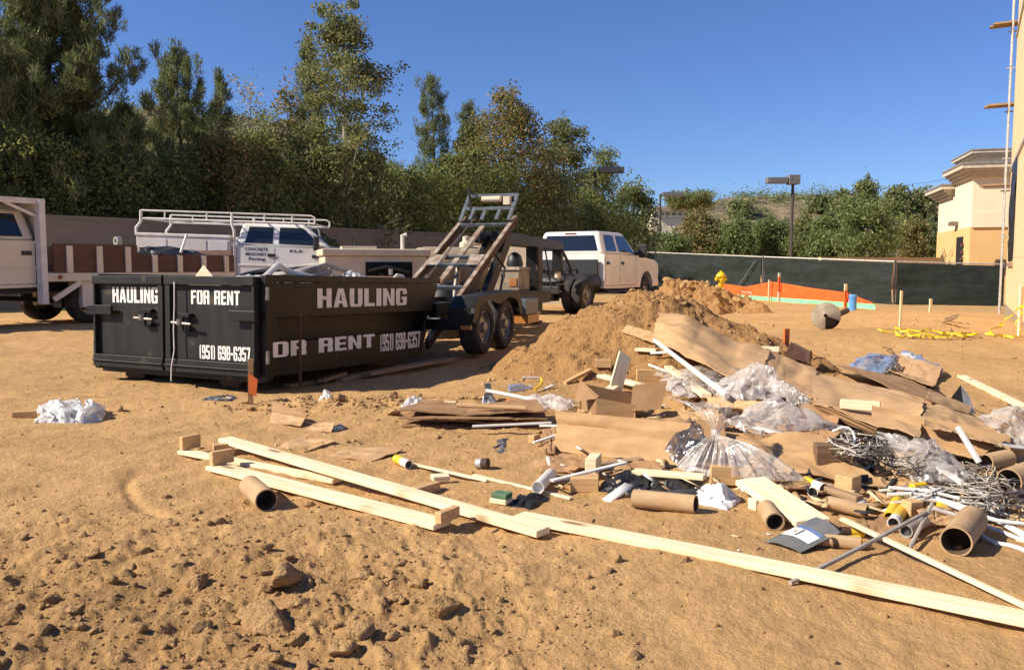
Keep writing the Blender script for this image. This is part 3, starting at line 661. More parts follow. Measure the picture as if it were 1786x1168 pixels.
# ------------------------------------------------------------------ cream stucco building
def stucco_building():
    C = P(1690, 465, 50); C.z = -0.2
    a = math.atan2(7.6, 2.2)              # left face runs away from the viewer
    t = thing('stucco_building', 'cream and ochre stucco building with stepped taupe cornices beyond the fence', 'building', C, a)
    # local: x along the left face (away), y to the left -> right face runs to -y
    Lx, Ly = 9.5, 12.0
    zt = 5.9; zm = 2.9
    def zpx(py, d): return P(1690, py, d).z + 0.2
    zt = zpx(310, 50); zm = zpx(396, 50)
    MB().box(0, Lx, -Ly, 0, -0.3, zm).build('lower_wall', M['stucco_o'], t)
    MB().box(0.03, 4.6, -Ly, -0.03, zm + 0.002, zt).build('upper_wall', M['stucco_c'], t)
    MB().box(4.603, Lx - 0.03, -Ly, -0.03, zm + 0.002, zt - 0.75).build('upper_wall', M['stucco_c'], t)
    def cornice(x0, x1, y0, y1, z, nm='cornice'):
        m = MB()
        for k, (o, h) in enumerate(((0.18, 0.16), (0.36, 0.16), (0.56, 0.16), (0.75, 0.22))):
            zz = z + 0.165 * k; m.box(x0 - o, x1 + (o if x1 > 9 else 0), y0 - o, y1 + o, zz, zz + h - 0.002)
        m.build(nm, M['cornice'], t)
        MB().box(x0 - 0.8, x1 + (0.8 if x1 > 9 else 0), y0 - 0.8, y1 + 0.8, z + 0.165 * 3 + 0.222, z + 0.165 * 3 + 0.34).build('roof_edge', M['roofedge'], t)
    cornice(0.0, 4.6, -Ly, 0.0, zt + 0.001)
    cornice(5.4, Lx, -Ly, 0.0, zt - 0.749)
    zz = zt + 0.9
    MB().box(1.2, 5.6, -5.2, -0.6, zz, zz + 0.35).build('tower', M['stucco_c'], t)
    m = MB()
    for k, o in enumerate((0.15, 0.35, 0.55)): m.box(1.2 - o, 5.6 + o, -5.2 - o, -0.6 + o, zz + 0.352 + 0.14 * k, zz + 0.352 + 0.14 * k + 0.138)
    m.build('tower_cornice', M['cornice'], t)
    MB().box(0.6, 6.2, -5.8, 0.0, zz + 0.775, zz + 0.86).build('roof_edge', M['roofedge'], t)
    # trims, openings, lights on the two faces
    MB().box(-0.12, -0.002, -3.2, -0.02, zm - 0.02, zm + 0.85).build('band_course', M['stucco_c'], t)
    d = MB().box(1.7, 3.4, 0.002, 0.03, 0.0, zm - 0.5).build('doorway', M['gap'], t)
    for k in range(6): MB().box(1.45, 1.72, 0.004, 0.16, 0.45 + 0.42 * k, 0.62 + 0.42 * k).build('quoin', M['brownply'], t)
    MB().box(3.3, 4.0, 0.0, 0.42, zm + 0.25, zm + 0.5).build('awning', M['roof'], t)
    MB().box(0.9, 1.25, 0.002, 0.2, 0.9, 1.3).build('wall_lamp', M['rust'], t)
    MB().box(5.2, 5.5, 0.002, 0.2, 0.9, 1.25).build('wall_lamp', M['rust'], t)
    MB().box(-0.25, -0.002, -2.0, -1.35, 1.1, 1.75).build('wall_lamp', M['rust'], t, bevel=0.08)
    MB().box(-0.35, -0.002, -5.5, -5.0, zt - 1.9, zt - 1.45).build('wall_lamp', M['roof'], t, bevel=0.08)
stucco_building()

# ------------------------------------------------------------------ plywood sheathed building under construction and its scaffold
def wood_building():
    C = G(1752, 545); Q = G(1790, 574)
    Q = C + (Q - C).normalized() * 14
    d = (Q - C); d.z = 0; L = d.length; ex = d.normalized()
    t = thing('sheathed_building', 'tall plywood sheathed building under construction at the right edge', 'building', (C.x, C.y, 0), math.atan2(ex.y, ex.x))
    # local x runs along the visible face toward the viewer; interior is to +y (left of travel) or -y
    s = 1 if (Vector((-ex.y, ex.x, 0)).x > 0) else -1
    y0, y1 = (0, 8) if s > 0 else (-8, 0)
    MB().box(0, L, y0, y1, -0.4, 0.10).build('foundation', M['conc'], t)
    f = 0.0
    m = MB()
    zz = 0.102; k = 0
    while zz < 11:
        x = 0.0 if k % 2 == 0 else -1.22
        while x < L:
            a, b = max(0.02, x + 0.004), min(L - 0.02, x + 2.436)
            # leave an opening for the wrapped window
            if not (zz > 1.3 and zz < 3.5 and a < 3.9 and b > 1.5):
                m.box(a, b, (-0.014 if s > 0 else 0.002), (-0.002 if s > 0 else 0.014), zz, zz + 1.214)
            else:
                if a < 1.5: m.box(a, 1.5, (-0.014 if s > 0 else 0.002), (-0.002 if s > 0 else 0.014), zz, zz + 1.214)
                if b > 3.9: m.box(3.9, b, (-0.014 if s > 0 else 0.002), (-0.002 if s > 0 else 0.014), zz, zz + 1.214)
            x += 2.44
        zz += 1.22; k += 1
    m.build('plywood_sheathing', M['ply'], t)
    MB().box(0.03, L - 0.03, y0 + 0.001, y1 - 0.001, 0.101, 11.0).build('wall_frame', M['wood_d'], t)
    yy = -0.05 if s > 0 else 0.05
    for z in (3.72, 7.38):
        MB().box(0, L, min(0, yy) - 0.001, max(0, yy), z, z + 0.07).build('flashing', M['galv'], t)
    # window wrapped in black plastic, a little ballooned
    n = 26; xs = np.linspace(1.45, 3.95, n); zs = np.linspace(1.25, 3.75, n); X, Z = np.meshgrid(xs, zs, indexing='ij')
    bul = np.sin(np.pi * np.linspace(0, 1, n))[:, None] * np.sin(np.pi * np.linspace(0, 1, n))[None, :]
    Y = (-1 if s > 0 else 1) * (0.02 + 0.06 * bul ** 0.5 + 0.03 * fbm(X * 2.2, Z * 2.2, 3))
    V = np.stack([X, Y, Z], -1).reshape(-1, 3); i, j = np.meshgrid(np.arange(n - 1), np.arange(n - 1), indexing='ij')
    F = np.stack([i * n + j, (i + 1) * n + j, (i + 1) * n + j + 1, i * n + j + 1], -1).reshape(-1, 4)
    ob('window_wrap', np_mesh('window_wrap', V, F, True), M['darkbag'], t)
    MB().box(1.3, 4.05, (-0.06 if s > 0 else 0.002), (-0.015 if s > 0 else 0.06), 1.12, 1.22).build('sill', M['wood_d'], t)
    # scaffold standing off the far corner
    sc = thing('scaffold', 'steel pole scaffold with plank ends jutting out, left of the plywood wall', 'scaffold', (C.x, C.y, 0), math.atan2(ex.y, ex.x))
    oy = -0.13 if s > 0 else 0.13
    g0 = hz(C.x, C.y)
    for x in (-0.35, 0.25):
        MB().tube([(x, oy, g0 - 0.05), (x, oy, 11)], 0.024, 8).build('upright', M['galv'], sc, smooth=True)
    for x in (-0.35,):
        MB().tube([(x, oy + s * 1.2, g0 - 0.05), (x, oy + s * 1.2, 11)], 0.024, 8).build('upright', M['galv'], sc, smooth=True)
    for z in (1.9, 3.2, 4.1, 5.4, 6.6, 7.6):
        MB().tube([(-0.45, oy, z), (0.35, oy, z)], 0.02, 8).build('ledger', M['galv'], sc, smooth=True)
        MB().tube([(-0.35, oy - s * 0.1, z + 0.06), (-0.35, oy + s * 1.3, z + 0.06)], 0.02, 8).build('transom', M['galv'], sc, smooth=True)
    MB().tube([(-0.35, oy, 0.4), (0.25, oy, 2.6)], 0.015, 6).build('brace', M['galv'], sc)
    for py, ln in ((322, 0.62), (180, 0.60), (36, 0.55)):
        z = P(1755, py, C.y).z
        MB().box(-0.62, -0.38, oy - s * ln, oy + s * 1.4, z, z + 0.05).build('plank', M['wood_d'], sc)
        MB().box(-0.36, -0.12, oy - s * (ln - 0.08), oy + s * 1.4, z + 0.001, z + 0.051).build('plank', M['wood_d'], sc)
    return C, ex
WB_C, WB_X = wood_building()

# ------------------------------------------------------------------ trees
def broad_tree(label, px, top, d, span, leafm, nl=46, per=230, r0=0.20, base=0.12, shape='oval', barkm='bark', leaf=0.068, name='tree', sd=1, lean=0.0, elev=(25, 60), group='trees along the perimeter wall', spread=0.30, ground=None, cat='tree'):
    rg = np.random.default_rng(sd); b = P(px, 465, d); z0 = -0.1 if ground is None else ground
    hgt = P(px, top, d).z - z0; rad = span * d / F0 / 2
    t = thing(name, label, cat, (b.x, b.y, z0), 0, group)
    tr = MB(); pts = []; 
    for k in range(9):
        f = k / 8; pts.append(Vector((lean * f * hgt + 0.12 * math.sin(f * 5 + sd) * f, 0.1 * math.sin(f * 4 + 2 * sd) * f, f * hgt * 0.96)))
    tr.tube(pts, [max(0.015, r0 * (1 - f / 8.6) * (1.25 if f == 0 else 1)) for f in range(9)], 8)
    def ctr(f):
        x = f * 8 / 0.96; i = min(7, int(x)); return pts[i].lerp(pts[i + 1], min(1, x - i))
    CC = []
    for k in range(nl):
        f = base + (0.97 - base) * ((k + rg.random()) / nl) ** 0.9
        u = (f - base) / (1 - base)
        if shape == 'oval': e = math.sqrt(max(0.02, 1 - (2 * (u - 0.42) / 1.18) ** 2))
        elif shape == 'cone': e = (1 - u) ** 0.58 * (0.75 + 0.25 * min(1, u * 5)) + 0.09
        elif shape == 'flat': e = 1.0
        else: e = math.sqrt(max(0.02, 1 - (2 * (u - 0.5)) ** 2)) * (0.8 + 0.2 * math.sin(5 * u + sd))
        ln = rad * e * rg.uniform(0.55, 1.12); az = k * 2.4 + rg.normal() * 0.4
        el = R(rg.uniform(*elev)) * (0.5 + 0.8 * u)
        p0 = ctr(f * 0.93); q = p0 + Vector((math.cos(az) * ln, math.sin(az) * ln, math.tan(min(el, 1.25)) * ln * 0.55))
        q.z = min(q.z, hgt * 1.0)
        mid = p0.lerp(q, 0.55) + Vector((0, 0, -0.06 * ln))
        rb = max(0.010, r0 * 0.32 * (1 - f)); tr.tube([p0, mid, q], [rb, rb * 0.6, 0.006], 5, cap=False)
        nsub = 4 + int(4 * ln / max(rad, 0.1))
        for s_ in range(nsub):
            w = rg.uniform(0.30, 1.05) ** 0.8; c = np.array(p0.lerp(q, min(w, 1.0))) + rg.normal(size=3) * np.array([0.20, 0.20, 0.15]) * ln * 0.75
            sg = spread * rg.uniform(0.55, 1.15) * (0.7 + 0.5 * e)
            g3 = rg.normal(size=(int(per / nsub * rg.uniform(0.5, 1.5)), 3)); rn = np.linalg.norm(g3, axis=1)[:, None]
            CC.append(c + g3 * np.minimum(1, 1.75 / rn) * np.array([sg, sg, sg * 0.72]))
    tip = np.array(ctr(0.96)); CC.append(tip + rg.normal(size=(per // 2, 3)) * np.array([0.16, 0.16, 0.36]))
    C = np.vstack(CC); C = C[C[:, 2] > 0.25]
    ob('crown', np_mesh('crown', leaves(rg, C, leaf), quads(len(C))), leafm, t)
    tr.build('trunk', M[barkm], t, smooth=True); return t
def pine_tree(label, px, top, d, span, nl=70, r0=0.2, base=0.12, sd=1, tufts=9, name='pine_tree', needle=0.17, dens=26, ground=None, group='trees along the perimeter wall', top_only=None, shape=0.7):
    rg = np.random.default_rng(sd); b = P(px, 465, d); z0 = -0.1 if ground is None else ground
    hgt = P(px, top, d).z - z0; rad = span * d / F0 / 2
    t = thing(name, label, 'pine tree', (b.x, b.y, z0), 0, group)
    tr = MB(); pts = [Vector((0.10 * math.sin(k * 0.8 + sd), 0.08 * math.sin(k * 1.1), hgt * 0.97 * k / 8)) for k in range(9)]
    tr.tube(pts, [max(0.02, r0 * (1 - k / 8.8)) for k in range(9)], 8)
    Q = []
    def tuft(c, sc):
        n = int(1.9 * dens * rg.uniform(0.7, 1.3)); hgt_ = 0.34 * sc
        ax = rg.normal(size=(n, 3)) * np.array([0.5, 0.5, 0.28]) + np.array([0, 0, 0.75]); ax /= np.linalg.norm(ax, axis=1)[:, None]
        base_ = c + np.stack([rg.normal(size=n) * 0.07 * sc, rg.normal(size=n) * 0.07 * sc, rg.uniform(-0.6, 0.6, n) * hgt_], -1)
        ln = (0.8 * needle * sc * rg.uniform(0.7, 1.3, n))[:, None]; sd_ = np.cross(ax, rg.normal(size=(n, 3))); sd_ /= np.linalg.norm(sd_, axis=1)[:, None]
        w = 0.0125 * sc
        Q.append(np.stack([base_ - sd_ * w, base_ + sd_ * w, base_ + ax * ln + sd_ * w * 0.5, base_ + ax * ln - sd_ * w * 0.5], 1).reshape(-1, 3))
    for k in range(nl):
        f = base + (0.96 - base) * (k + rg.random()) / nl; u = (f - base) / (1 - base)
        e = (1 - u) ** shape * (0.72 + 0.28 * min(1, u * 4)) + 0.07
        ln = rad * e * rg.uniform(0.6, 1.15); az = k * 2.4 + rg.normal() * 0.5
        i = min(7, int(f * 8 / 0.97)); p0 = pts[i].lerp(pts[i + 1], min(1, f * 8 / 0.97 - i))
        rise = rg.uniform(0.15, 0.6) * ln
        q1 = p0 + Vector((math.cos(az) * ln * 0.6, math.sin(az) * ln * 0.6, rise * 0.30)); q2 = p0 + Vector((math.cos(az) * ln, math.sin(az) * ln, rise))
        rb = max(0.012, r0 * 0.28 * (1 - f)); tr.tube([p0, q1, q2], [rb, rb * 0.6, 0.008], 5, cap=False)
        for s_ in range(max(2, int(tufts * (0.4 + 0.6 * e)))):
            w = rg.uniform(0.25, 1.0)
            c = p0.lerp(q1, w / 0.6) if w < 0.6 else q1.lerp(q2, (w - 0.6) / 0.4)
            c = np.array(c) + rg.normal(size=3) * np.array([0.16, 0.16, 0.08]) * ln * 0.6 + np.array([0, 0, 0.10])
            tuft(c, rg.uniform(0.7, 1.35) * (1.15 - 0.25 * u))
    for s_ in range(6): tuft(np.array(pts[8]) + rg.normal(size=3) * np.array([0.06, 0.06, 0.2]), 1.2)
    V = np.vstack(Q); ob('crown', np_mesh('crown', V, quads(len(V) // 4)), M['leaf_pine'], t)
    tr.build('trunk', M['bark'], t, smooth=True); return t

pine_tree('huge dark pine with open branches rising out of the frame at top left', 95, -70, 27, 400, nl=150, r0=0.24, sd=3, tufts=16, base=0.10, shape=0.5, needle=0.24, dens=40)
pine_tree('bushy dark pine at the far left edge, partly out of frame', -60, 60, 24, 300, nl=80, r0=0.22, sd=33, tufts=14, base=0.08, shape=0.6, needle=0.24, dens=36)
pine_tree('dark pine with three spiky tops between the huge pine and the thin pale tree', 322, 88, 31, 235, nl=90, r0=0.18, sd=5, tufts=11, base=0.06, shape=0.6, dens=34)
pine_tree('lower dark pine filling in between the two left pines', 225, 185, 29, 190, nl=70, r0=0.16, sd=6, tufts=12, base=0.05, dens=36)
pine_tree('short pointed pine right of the three spiky tops', 388, 132, 33, 115, nl=60, r0=0.13, sd=8, tufts=8, base=0.06, dens=30)
pine_tree('dark pointed pine just behind the tall sycamore', 543, 64, 37, 130, nl=80, r0=0.16, sd=9, tufts=10, base=0.1, dens=30)
pine_tree('slender blue-green pine with thin upright twigs in the sky gap', 755, 132, 40, 118, nl=80, r0=0.15, sd=10, tufts=8, base=0.12, dens=24, shape=0.5)
pine_tree('small dark conifer right of the slender pine', 822, 180, 43, 90, nl=60, r0=0.14, sd=12, tufts=8, base=0.1, dens=26, shape=0.55)
broad_tree('tall sycamore with a white trunk and tapering top, the highest tree at centre left', 608, 12, 33, 255, M['leaf_syc'], nl=74, per=340, r0=0.17, base=0.13, shape='cone', barkm='pale_bark', sd=14, name='sycamore_tree', elev=(42, 68), spread=0.27)
broad_tree('thin pale see-through tree with sparse leaves', 440, 138, 32, 125, M['leaf_pale'], nl=26, per=50, r0=0.07, base=0.3, shape='oval', barkm='pale_bark', sd=15, elev=(45, 70), spread=0.2, leaf=0.06)
broad_tree('light reddish-topped tree just left of the white-trunked sycamore', 503, 132, 34, 105, M['leaf_red'], nl=34, per=110, r0=0.08, base=0.2, shape='cone', barkm='pale_bark', sd=16, elev=(40, 66), spread=0.22)
broad_tree('broad green tree with a red and orange tinged crown, left of the tall lamps', 893, 158, 38.5, 215, M['leaf_red'], nl=60, per=380, r0=0.15, base=0.14, shape='cone', sd=17, elev=(30, 60), spread=0.36)
broad_tree('olive green tree beside the red tinged crown on its left', 830, 200, 41, 140, M['leaf_oliv'], nl=44, per=300, r0=0.13, base=0.1, shape='cone', sd=18, elev=(30, 60), spread=0.34)
broad_tree('greyish olive tree with a loose twiggy top, just behind the left lamp', 985, 210, 45, 165, M['leaf_syc'], nl=54, per=320, r0=0.14, base=0.1, shape='cone', sd=19, elev=(35, 65), spread=0.36, leaf=0.075)
broad_tree('thinner olive tree between the two lamps beside the pickup roof', 1052, 262, 48, 130, M['leaf_oliv'], nl=40, per=260, r0=0.12, base=0.08, shape='cone', sd=20, elev=(30, 60), spread=0.36, leaf=0.075)
broad_tree('dark rounded tree right of the lamps, last of the tall left row', 1106, 322, 51, 95, M['leaf_dark'], nl=44, per=230, r0=0.13, base=0.06, shape='oval', sd=21, spread=0.40, leaf=0.09)
# understorey that closes the row down to the wall
for i, (px, top, d, span, m, lab) in enumerate((
        (70, 235, 24.5, 260, 'leaf_oliv', 'dark leafy understorey tree below the huge pine'),
        (205, 255, 26.5, 190, 'leaf_dark', 'dark bush behind the cab guard of the near flatbed truck'),
        (300, 262, 28.5, 180, 'leaf_dark', 'dark low tree above the left end of the white ladder rack'),
        (395, 226, 29.5, 170, 'leaf_red', 'low tree with a patch of rusty leaves above the ladder rack'),
        (470, 222, 30.5, 170, 'leaf_oliv', 'olive bush below the thin pale tree'),
        (560, 230, 30.8, 190, 'leaf_syc', 'full leafy bush at the left foot of the white-trunked sycamore'),
        (655, 262, 31.5, 190, 'leaf_oliv', 'dense olive bush at the right foot of the sycamore'),
        (725, 296, 34, 150, 'leaf_oliv', 'dark low tree beneath the slender blue-green pine'),
        (800, 262, 35, 170, 'leaf_oliv', 'olive bush straight behind the raised trailer ramp'),
        (875, 285, 37, 180, 'leaf_oliv', 'dark lower foliage under the red tinged tree'),
        (960, 290, 40, 170, 'leaf_dark', 'dark lower tree above the black gooseneck beam'),
        (1030, 330, 43, 120, 'leaf_oliv', 'low olive tree above the roof of the white crew cab pickup'))):
    wk = (px - CX) / F0; wy = 31.48 / (0.8195 - wk) if px < 870 else d - 3
    d = max(wy + span * wy / F0 / 2 * 0.9 + 0.5, d)
    broad_tree(lab, px, top, d, span, M[m], nl=34, per=360, r0=0.10, base=0.12, shape='round', sd=40 + i, elev=(5, 45), spread=0.40, leaf=0.064, name='understorey_tree', group='understorey trees behind the wall')
# far trees at right
for i, (px, top, d, span, m, lab, sh) in enumerate((
        (1225, 372, 62, 76, 'leaf_red', 'reddish autumn tree below the flat-topped pine', 'oval'),
        (1172, 414, 58, 70, 'leaf_far', 'low green tree right of the fence start, below the hillside house', 'round'),
        (1283, 384, 60, 66, 'leaf_far', 'green feathery tree left of the middle of the fence', 'round'),
        (1340, 382, 62, 62, 'leaf_far', 'green feathery tree between the hydrant and the right lamp', 'round'),
        (1405, 384, 60, 56, 'leaf_dark', 'darker small tree right behind the right lamp pole', 'round'),
        (1400, 376, 75, 40, 'leaf_red', 'brownish tree showing above the dark tree at the right lamp', 'oval'),
        (1440, 380, 58, 64, 'leaf_far', 'green rounded tree left of the biggest far tree', 'round'),
        (1502, 346, 56, 112, 'leaf_far', 'biggest far tree, broad and green behind the dark fence', 'oval'),
        (1592, 384, 66, 50, 'leaf_red', 'brown and green tree between the biggest far tree and the stucco building', 'round'),
        (1616, 386, 75, 40, 'leaf_dark', 'dark tree touching the left edge of the stucco building', 'round'),
        (1250, 392, 66, 60, 'leaf_dark', 'dark low tree behind the hydrant', 'round'),
        (1370, 392, 66, 60, 'leaf_dark', 'dark bush left of the right lamp pole', 'round'))):
    broad_tree(lab, px, top, d, span, M[m], nl=34, per=420, r0=0.14, base=0.14, shape=sh, sd=70 + i, elev=(5, 45), spread=0.40, leaf=0.10, name='far_tree', group='trees beyond the fence')
broad_tree('tall airy gum tree rising above the biggest far tree', 1507, 306, 80, 40, M['leaf_dark'], nl=20, per=260, r0=0.14, base=0.70, shape='round', sd=90, spread=0.42, leaf=0.12, name='gum_tree', group='trees beyond the fence')
broad_tree('umbrella-shaped pine with a flat crown on the hillside', 1195, 334, 95, 74, M['leaf_dark'], nl=40, per=330, r0=0.16, base=0.88, shape='flat', sd=91, spread=0.36, leaf=0.12, name='umbrella_pine', elev=(15, 35), group='trees beyond the fence', cat='pine tree')
for i, (px, top, d, span, lab) in enumerate(((1290, 350, 165, 40, 'tiny dark scrub tree on the ridge left of the right lamp'), (1470, 338, 160, 55, 'round dark tree on the ridge left of the gum tree'),
        (1560, 330, 170, 60, 'dark ridge tree left of the hillside house'), (1605, 334, 170, 60, 'dark ridge tree right of the hillside house'), (1425, 344, 165, 40, 'small palm-like dark tree on the ridge beside the right lamp'))):
    broad_tree(lab, px, top, d, span, M['leaf_dark'], nl=18, per=130, r0=0.2, base=0.2, shape='round', sd=100 + i, spread=1.1, leaf=0.36, name='ridge_tree', group='small trees on the right hill', ground=7.0)
def house(px0, px1, pyt, pyb, d, label, cols):
    a = P(px0, pyb, d); b = P(px1, pyb, d); zt = P(px0, pyt, d).z; w = b.x - a.x
    t = thing('hillside_house', label, 'house', ((a.x + b.x) / 2, d, a.z - 3), 0)
    h = zt - a.z + 3
    MB().box(-w / 2, w / 2, 0, 6, 0, h * 0.96).build('wall', M['stucco_c'], t)
    MB().hexa([(-w / 2 - .6, -.8, h * .96), (w / 2 + .6, -.8, h * .96), (w / 2 + .6, 6.8, h * .96), (-w / 2 - .6, 6.8, h * .96)], [(-w / 2 + 1, 2.5, h + .9), (w / 2 - 1, 2.5, h + .9), (w / 2 - 1, 3.5, h + .9), (-w / 2 + 1, 3.5, h + .9)]).build('roof', M['roof'], t)
    for k in range(cols):
        x = -w / 2 + w * (k + 0.5) / cols
        MB().box(x - w / cols * 0.3, x + w / cols * 0.3, -0.05, -0.002, 3.3, h * 0.88).build('window', M['glass'], t)
house(1138, 1202, 367, 378, 150, 'long low house with a brown roof on the slope under the flat-topped pine', 6)
house(1566, 1590, 338, 350, 185, 'small pale house on the right ridge above the brown tree', 3)
# low tan wall behind the fence on the right
wall('boundary_wall', P(1430, 440, 48), P(1640, 440, 50), -0.4, 1.66, 0.25, M['stucco_o'], 'low sunlit tan wall at the foot of the biggest far tree', cap=False)

# ------------------------------------------------------------------ parking-lot lamps and wires
def lamp(px, top, d, hx0, hx1, label, right=True, cap=False, group='parking lot lamps beyond the yard'):
    b = P(px, 465, d); z = P(px, top, d).z
    t = thing('lot_lamp', label, 'lamp', (b.x, b.y, -0.3), 0, group)
    h = z + 0.3
    MB().tube([(0, 0, 0), (0, 0, h)], 0.085, 8).build('pole', M['pole'], t, smooth=True)
    MB().box(-0.25, 0.25, -0.25, 0.25, 0, 0.45).build('pole_base', M['conc'], t, bevel=0.03)
    x0 = (hx0 - px) * d / F0; x1 = (hx1 - px) * d / F0
    MB().box(x0, x1, -0.28, 0.28, h - 0.16, h + 0.16).build('lamp_head', M['poleg'], t, bevel=0.03)
    MB().beam((0, 0, h), ((x0 if x0 > 0 else x1), 0, h), 0.1, 0.1).build('arm', M['pole'], t)
    if cap: MB().box(-0.3, 0.32, -0.3, 0.3, h - 0.22, h + 0.30).build('fixture_box', M['poleg'], t, bevel=0.03)
lamp(1037, 297, 46, 1042, 1086, 'lot lamp with its head to the right of the pole, above the pickup roof')
lamp(960, 274, 52, 968, 1012, 'dark lot lamp almost lost against the trees, left of the pickup roof')
lamp(1379, 315, 47, 1333, 1368, 'lot lamp with head to the left and a box on its pole', cap=True)
lamp(1150, 339, 66, 1153, 1187, 'thin farther lot lamp in front of the flat-topped pine')
for (y0, y1, d, lab) in ((352, 298, 120, 'upper of two faint overhead wires in the right sky'), (368, 318, 120, 'lower of two faint overhead wires in the right sky')):
    a = P(1050, y0 + 20, d); b = P(1900, y1 - 26, d); pts = [a.lerp(b, k / 12) + Vector((0, 0, -1.2 * math.sin(math.pi * k / 12))) for k in range(13)]
    tag(MB().tube(pts, 0.022, 5).build('overhead_wire', M['darkplastic'], origin=pts[6]), lab, 'wire', 'overhead wires')

# ================================================================== DUMPSTER
def dumpster():
    u = Vector((0.44, 0.90, 0)).normalized(); left = Vector((-u.y, u.x, 0))
    O = Vector((-2.235, 7.55, -0.005)) + left * 1.14
    t = thing('dumpster', 'black roll-off dumpster with HAULING FOR RENT lettering on its doors and side', 'dumpster', O, math.atan2(u.y, u.x))
    t.rotation_euler = (0, R(1.3), math.atan2(u.y, u.x))
    bpy.context.view_layer.update(); Mx = t.matrix_world.copy()
    L, W, zb, zt = 3.02, 1.14, 0.115, 1.04
    # body shell with the recessed band along each side
    MB().box(0.06, L - 0.43, -W + 0.05, W - 0.05, zb + 0.02, zb + 0.07).build('floor', M['black'], t)
    def xe(z): return L - 0.42 * (zt - z) / (zt - zb)          # the front end slopes in toward the bottom
    for s in (-1, 1):
        m = MB()
        def slab(z0, z1, o0, o1, x0): m.prism([(x0, z0), (xe(z0), z0), (xe(z1), z1), (x0, z1)], *sorted((s * (W - o0), s * (W - o1))))
        slab(0.655, zt - 0.06, 0, 0.035, 0.06); slab(zb, 0.42, 0, 0.035, 0.06); slab(0.40, 0.675, 0.165, 0.20, 0.14)
        slab(0.656, 0.675, 0.036, 0.166, 0.14); slab(0.40, 0.419, 0.036, 0.166, 0.14)
        m.box(0.06, 0.139, *sorted((s * (W - 0.001), s * (W - 0.16))), 0.421, 0.654)
        m.build('side_wall', M['black'], t, bevel=0.006)
        MB().box(0.0, L + 0.02, *sorted((s * (W + 0.012), s * (W - 0.06))), zt - 0.058, zt + 0.012).build('top_rail', M['black'], t, bevel=0.01)
        MB().box(-0.03, 0.058, *sorted((s * (W + 0.014), s * (W - 0.06))), zb - 0.03, zt + 0.010).build('corner_post', M['black'], t, bevel=0.008)
    MB().hexa([(xe(zb) - 0.04, -W + 0.036, zb), (xe(zb), -W + 0.036, zb), (xe(zb), W - 0.036, zb), (xe(zb) - 0.04, W - 0.036, zb)], [(xe(zt - .06) - 0.04, -W + 0.036, zt - .06), (xe(zt - .06), -W + 0.036, zt - .06), (xe(zt - .06), W - 0.036, zt - .06), (xe(zt - .06) - 0.04, W - 0.036, zt - .06)]).build('front_wall', M['black'], t, bevel=0.006)
    MB().box(L - 0.05, L + 0.02, -W + 0.06, W - 0.06, zt - 0.058, zt + 0.010).build('top_rail', M['black'], t, bevel=0.01)
    MB().box(0.0, 0.10, -W + 0.06, W - 0.06, zb - 0.06, zb - 0.002).build('rear_sill', M['black_door'], t, bevel=0.008)
    m = MB()
    for y in (-0.55, 0.55): m.box(0.15, L - 0.45, y - 0.05, y + 0.05, zb - 0.05, zb + 0.018)
    m.build('skid', M['black'], t)
    # doors: local plane at x = -0.03, seen from -x
    seam = on_plane(Mx, 0, -0.05, 293, 560).y
    for y0, y1, words in ((seam + 0.015, W - 0.065, 'l'), (-W + 0.065, seam - 0.015, 'r')):
        d = MB(); xo = -0.055
        d.box(xo, -0.001, y0 + 0.02, y1 - 0.02, zb + 0.13, zt - 0.09)
        dd = d.build('door', M['black_door'], t, bevel=0.004)
        f = MB()
        f.box(xo - 0.055, 0.0, y0, y1, zt - 0.088, zt - 0.005); f.box(xo - 0.055, 0.0, y0, y1, zb + 0.005, zb + 0.128)
        e0, e1 = (0.068, 0.03) if words == 'l' else (0.03, 0.068)
        f.box(xo - 0.045, 0.0, y0, y0 + e0, zb + 0.129, zt - 0.089); f.box(xo - 0.045, 0.0, y1 - e1, y1, zb + 0.129, zt - 0.089)
        f.box(xo - 0.075, xo - 0.0555, y0, y1, zb + 0.06, zb + 0.075)
        fo = f.build('door_frame', M['black_door'], t, bevel=0.006)
        def lab(s, x0, y0_, x1, y1_, bold):
            a = on_plane(Mx, 0, xo, x0, y1_); b = on_plane(Mx, 0, xo, x1, y1_); c = on_plane(Mx, 0, xo, x0, y0_)
            block_text('lettering', s, M['letter'], dd, (xo - 0.0, a.y, a.z), (0, -1, 0), (0, 0, 1), abs(b.y - a.y), c.z - a.z)
        if words == 'l':
            lab('HAULING', 197, 500, 276, 527, 0.045)
            hy, hz_, ky = on_plane(Mx, 0, xo, 262, 552), 0, on_plane(Mx, 0, xo, 183, 540)
            hinge_y = (y1 - 0.30, y1 + 0.03)
        else:
            lab('FOR RENT', 334, 505, 419, 530, 0.045)
            lab('(951) 698-6357', 349, 601, 437, 625, 0.035)
            hy, ky = on_plane(Mx, 0, xo, 328, 560), on_plane(Mx, 0, xo, 430, 551)
            hinge_y = (y0 - 0.03, y0 + 0.28)
        g = MB(); yy = hy.y; z = hy.z
        g.box(xo - 0.06, xo - 0.001, yy - 0.075, yy + 0.075, z + 0.04, z + 0.075)
        g.box(xo - 0.05, xo - 0.001, yy - 0.06, yy + 0.06, z - 0.095, z - 0.075)
        g.tube([(xo - 0.045, yy + 0.02, z - 0.09), (xo - 0.045, yy + 0.02, z + 0.06)], 0.016, 8)
        g.build('latch', M['black'], dd, bevel=0.003)
        g = MB(); g.tube([(xo - 0.07, yy + 0.14, z - 0.012), (xo - 0.085, yy - 0.13, z - 0.022)], 0.014, 8); g.tube([(xo - 0.085, yy + 0.02, z - 0.03), (xo - 0.085, yy + 0.02, z + 0.02)], 0.028, 8)
        g.build('latch_handle', M['steel'], dd)
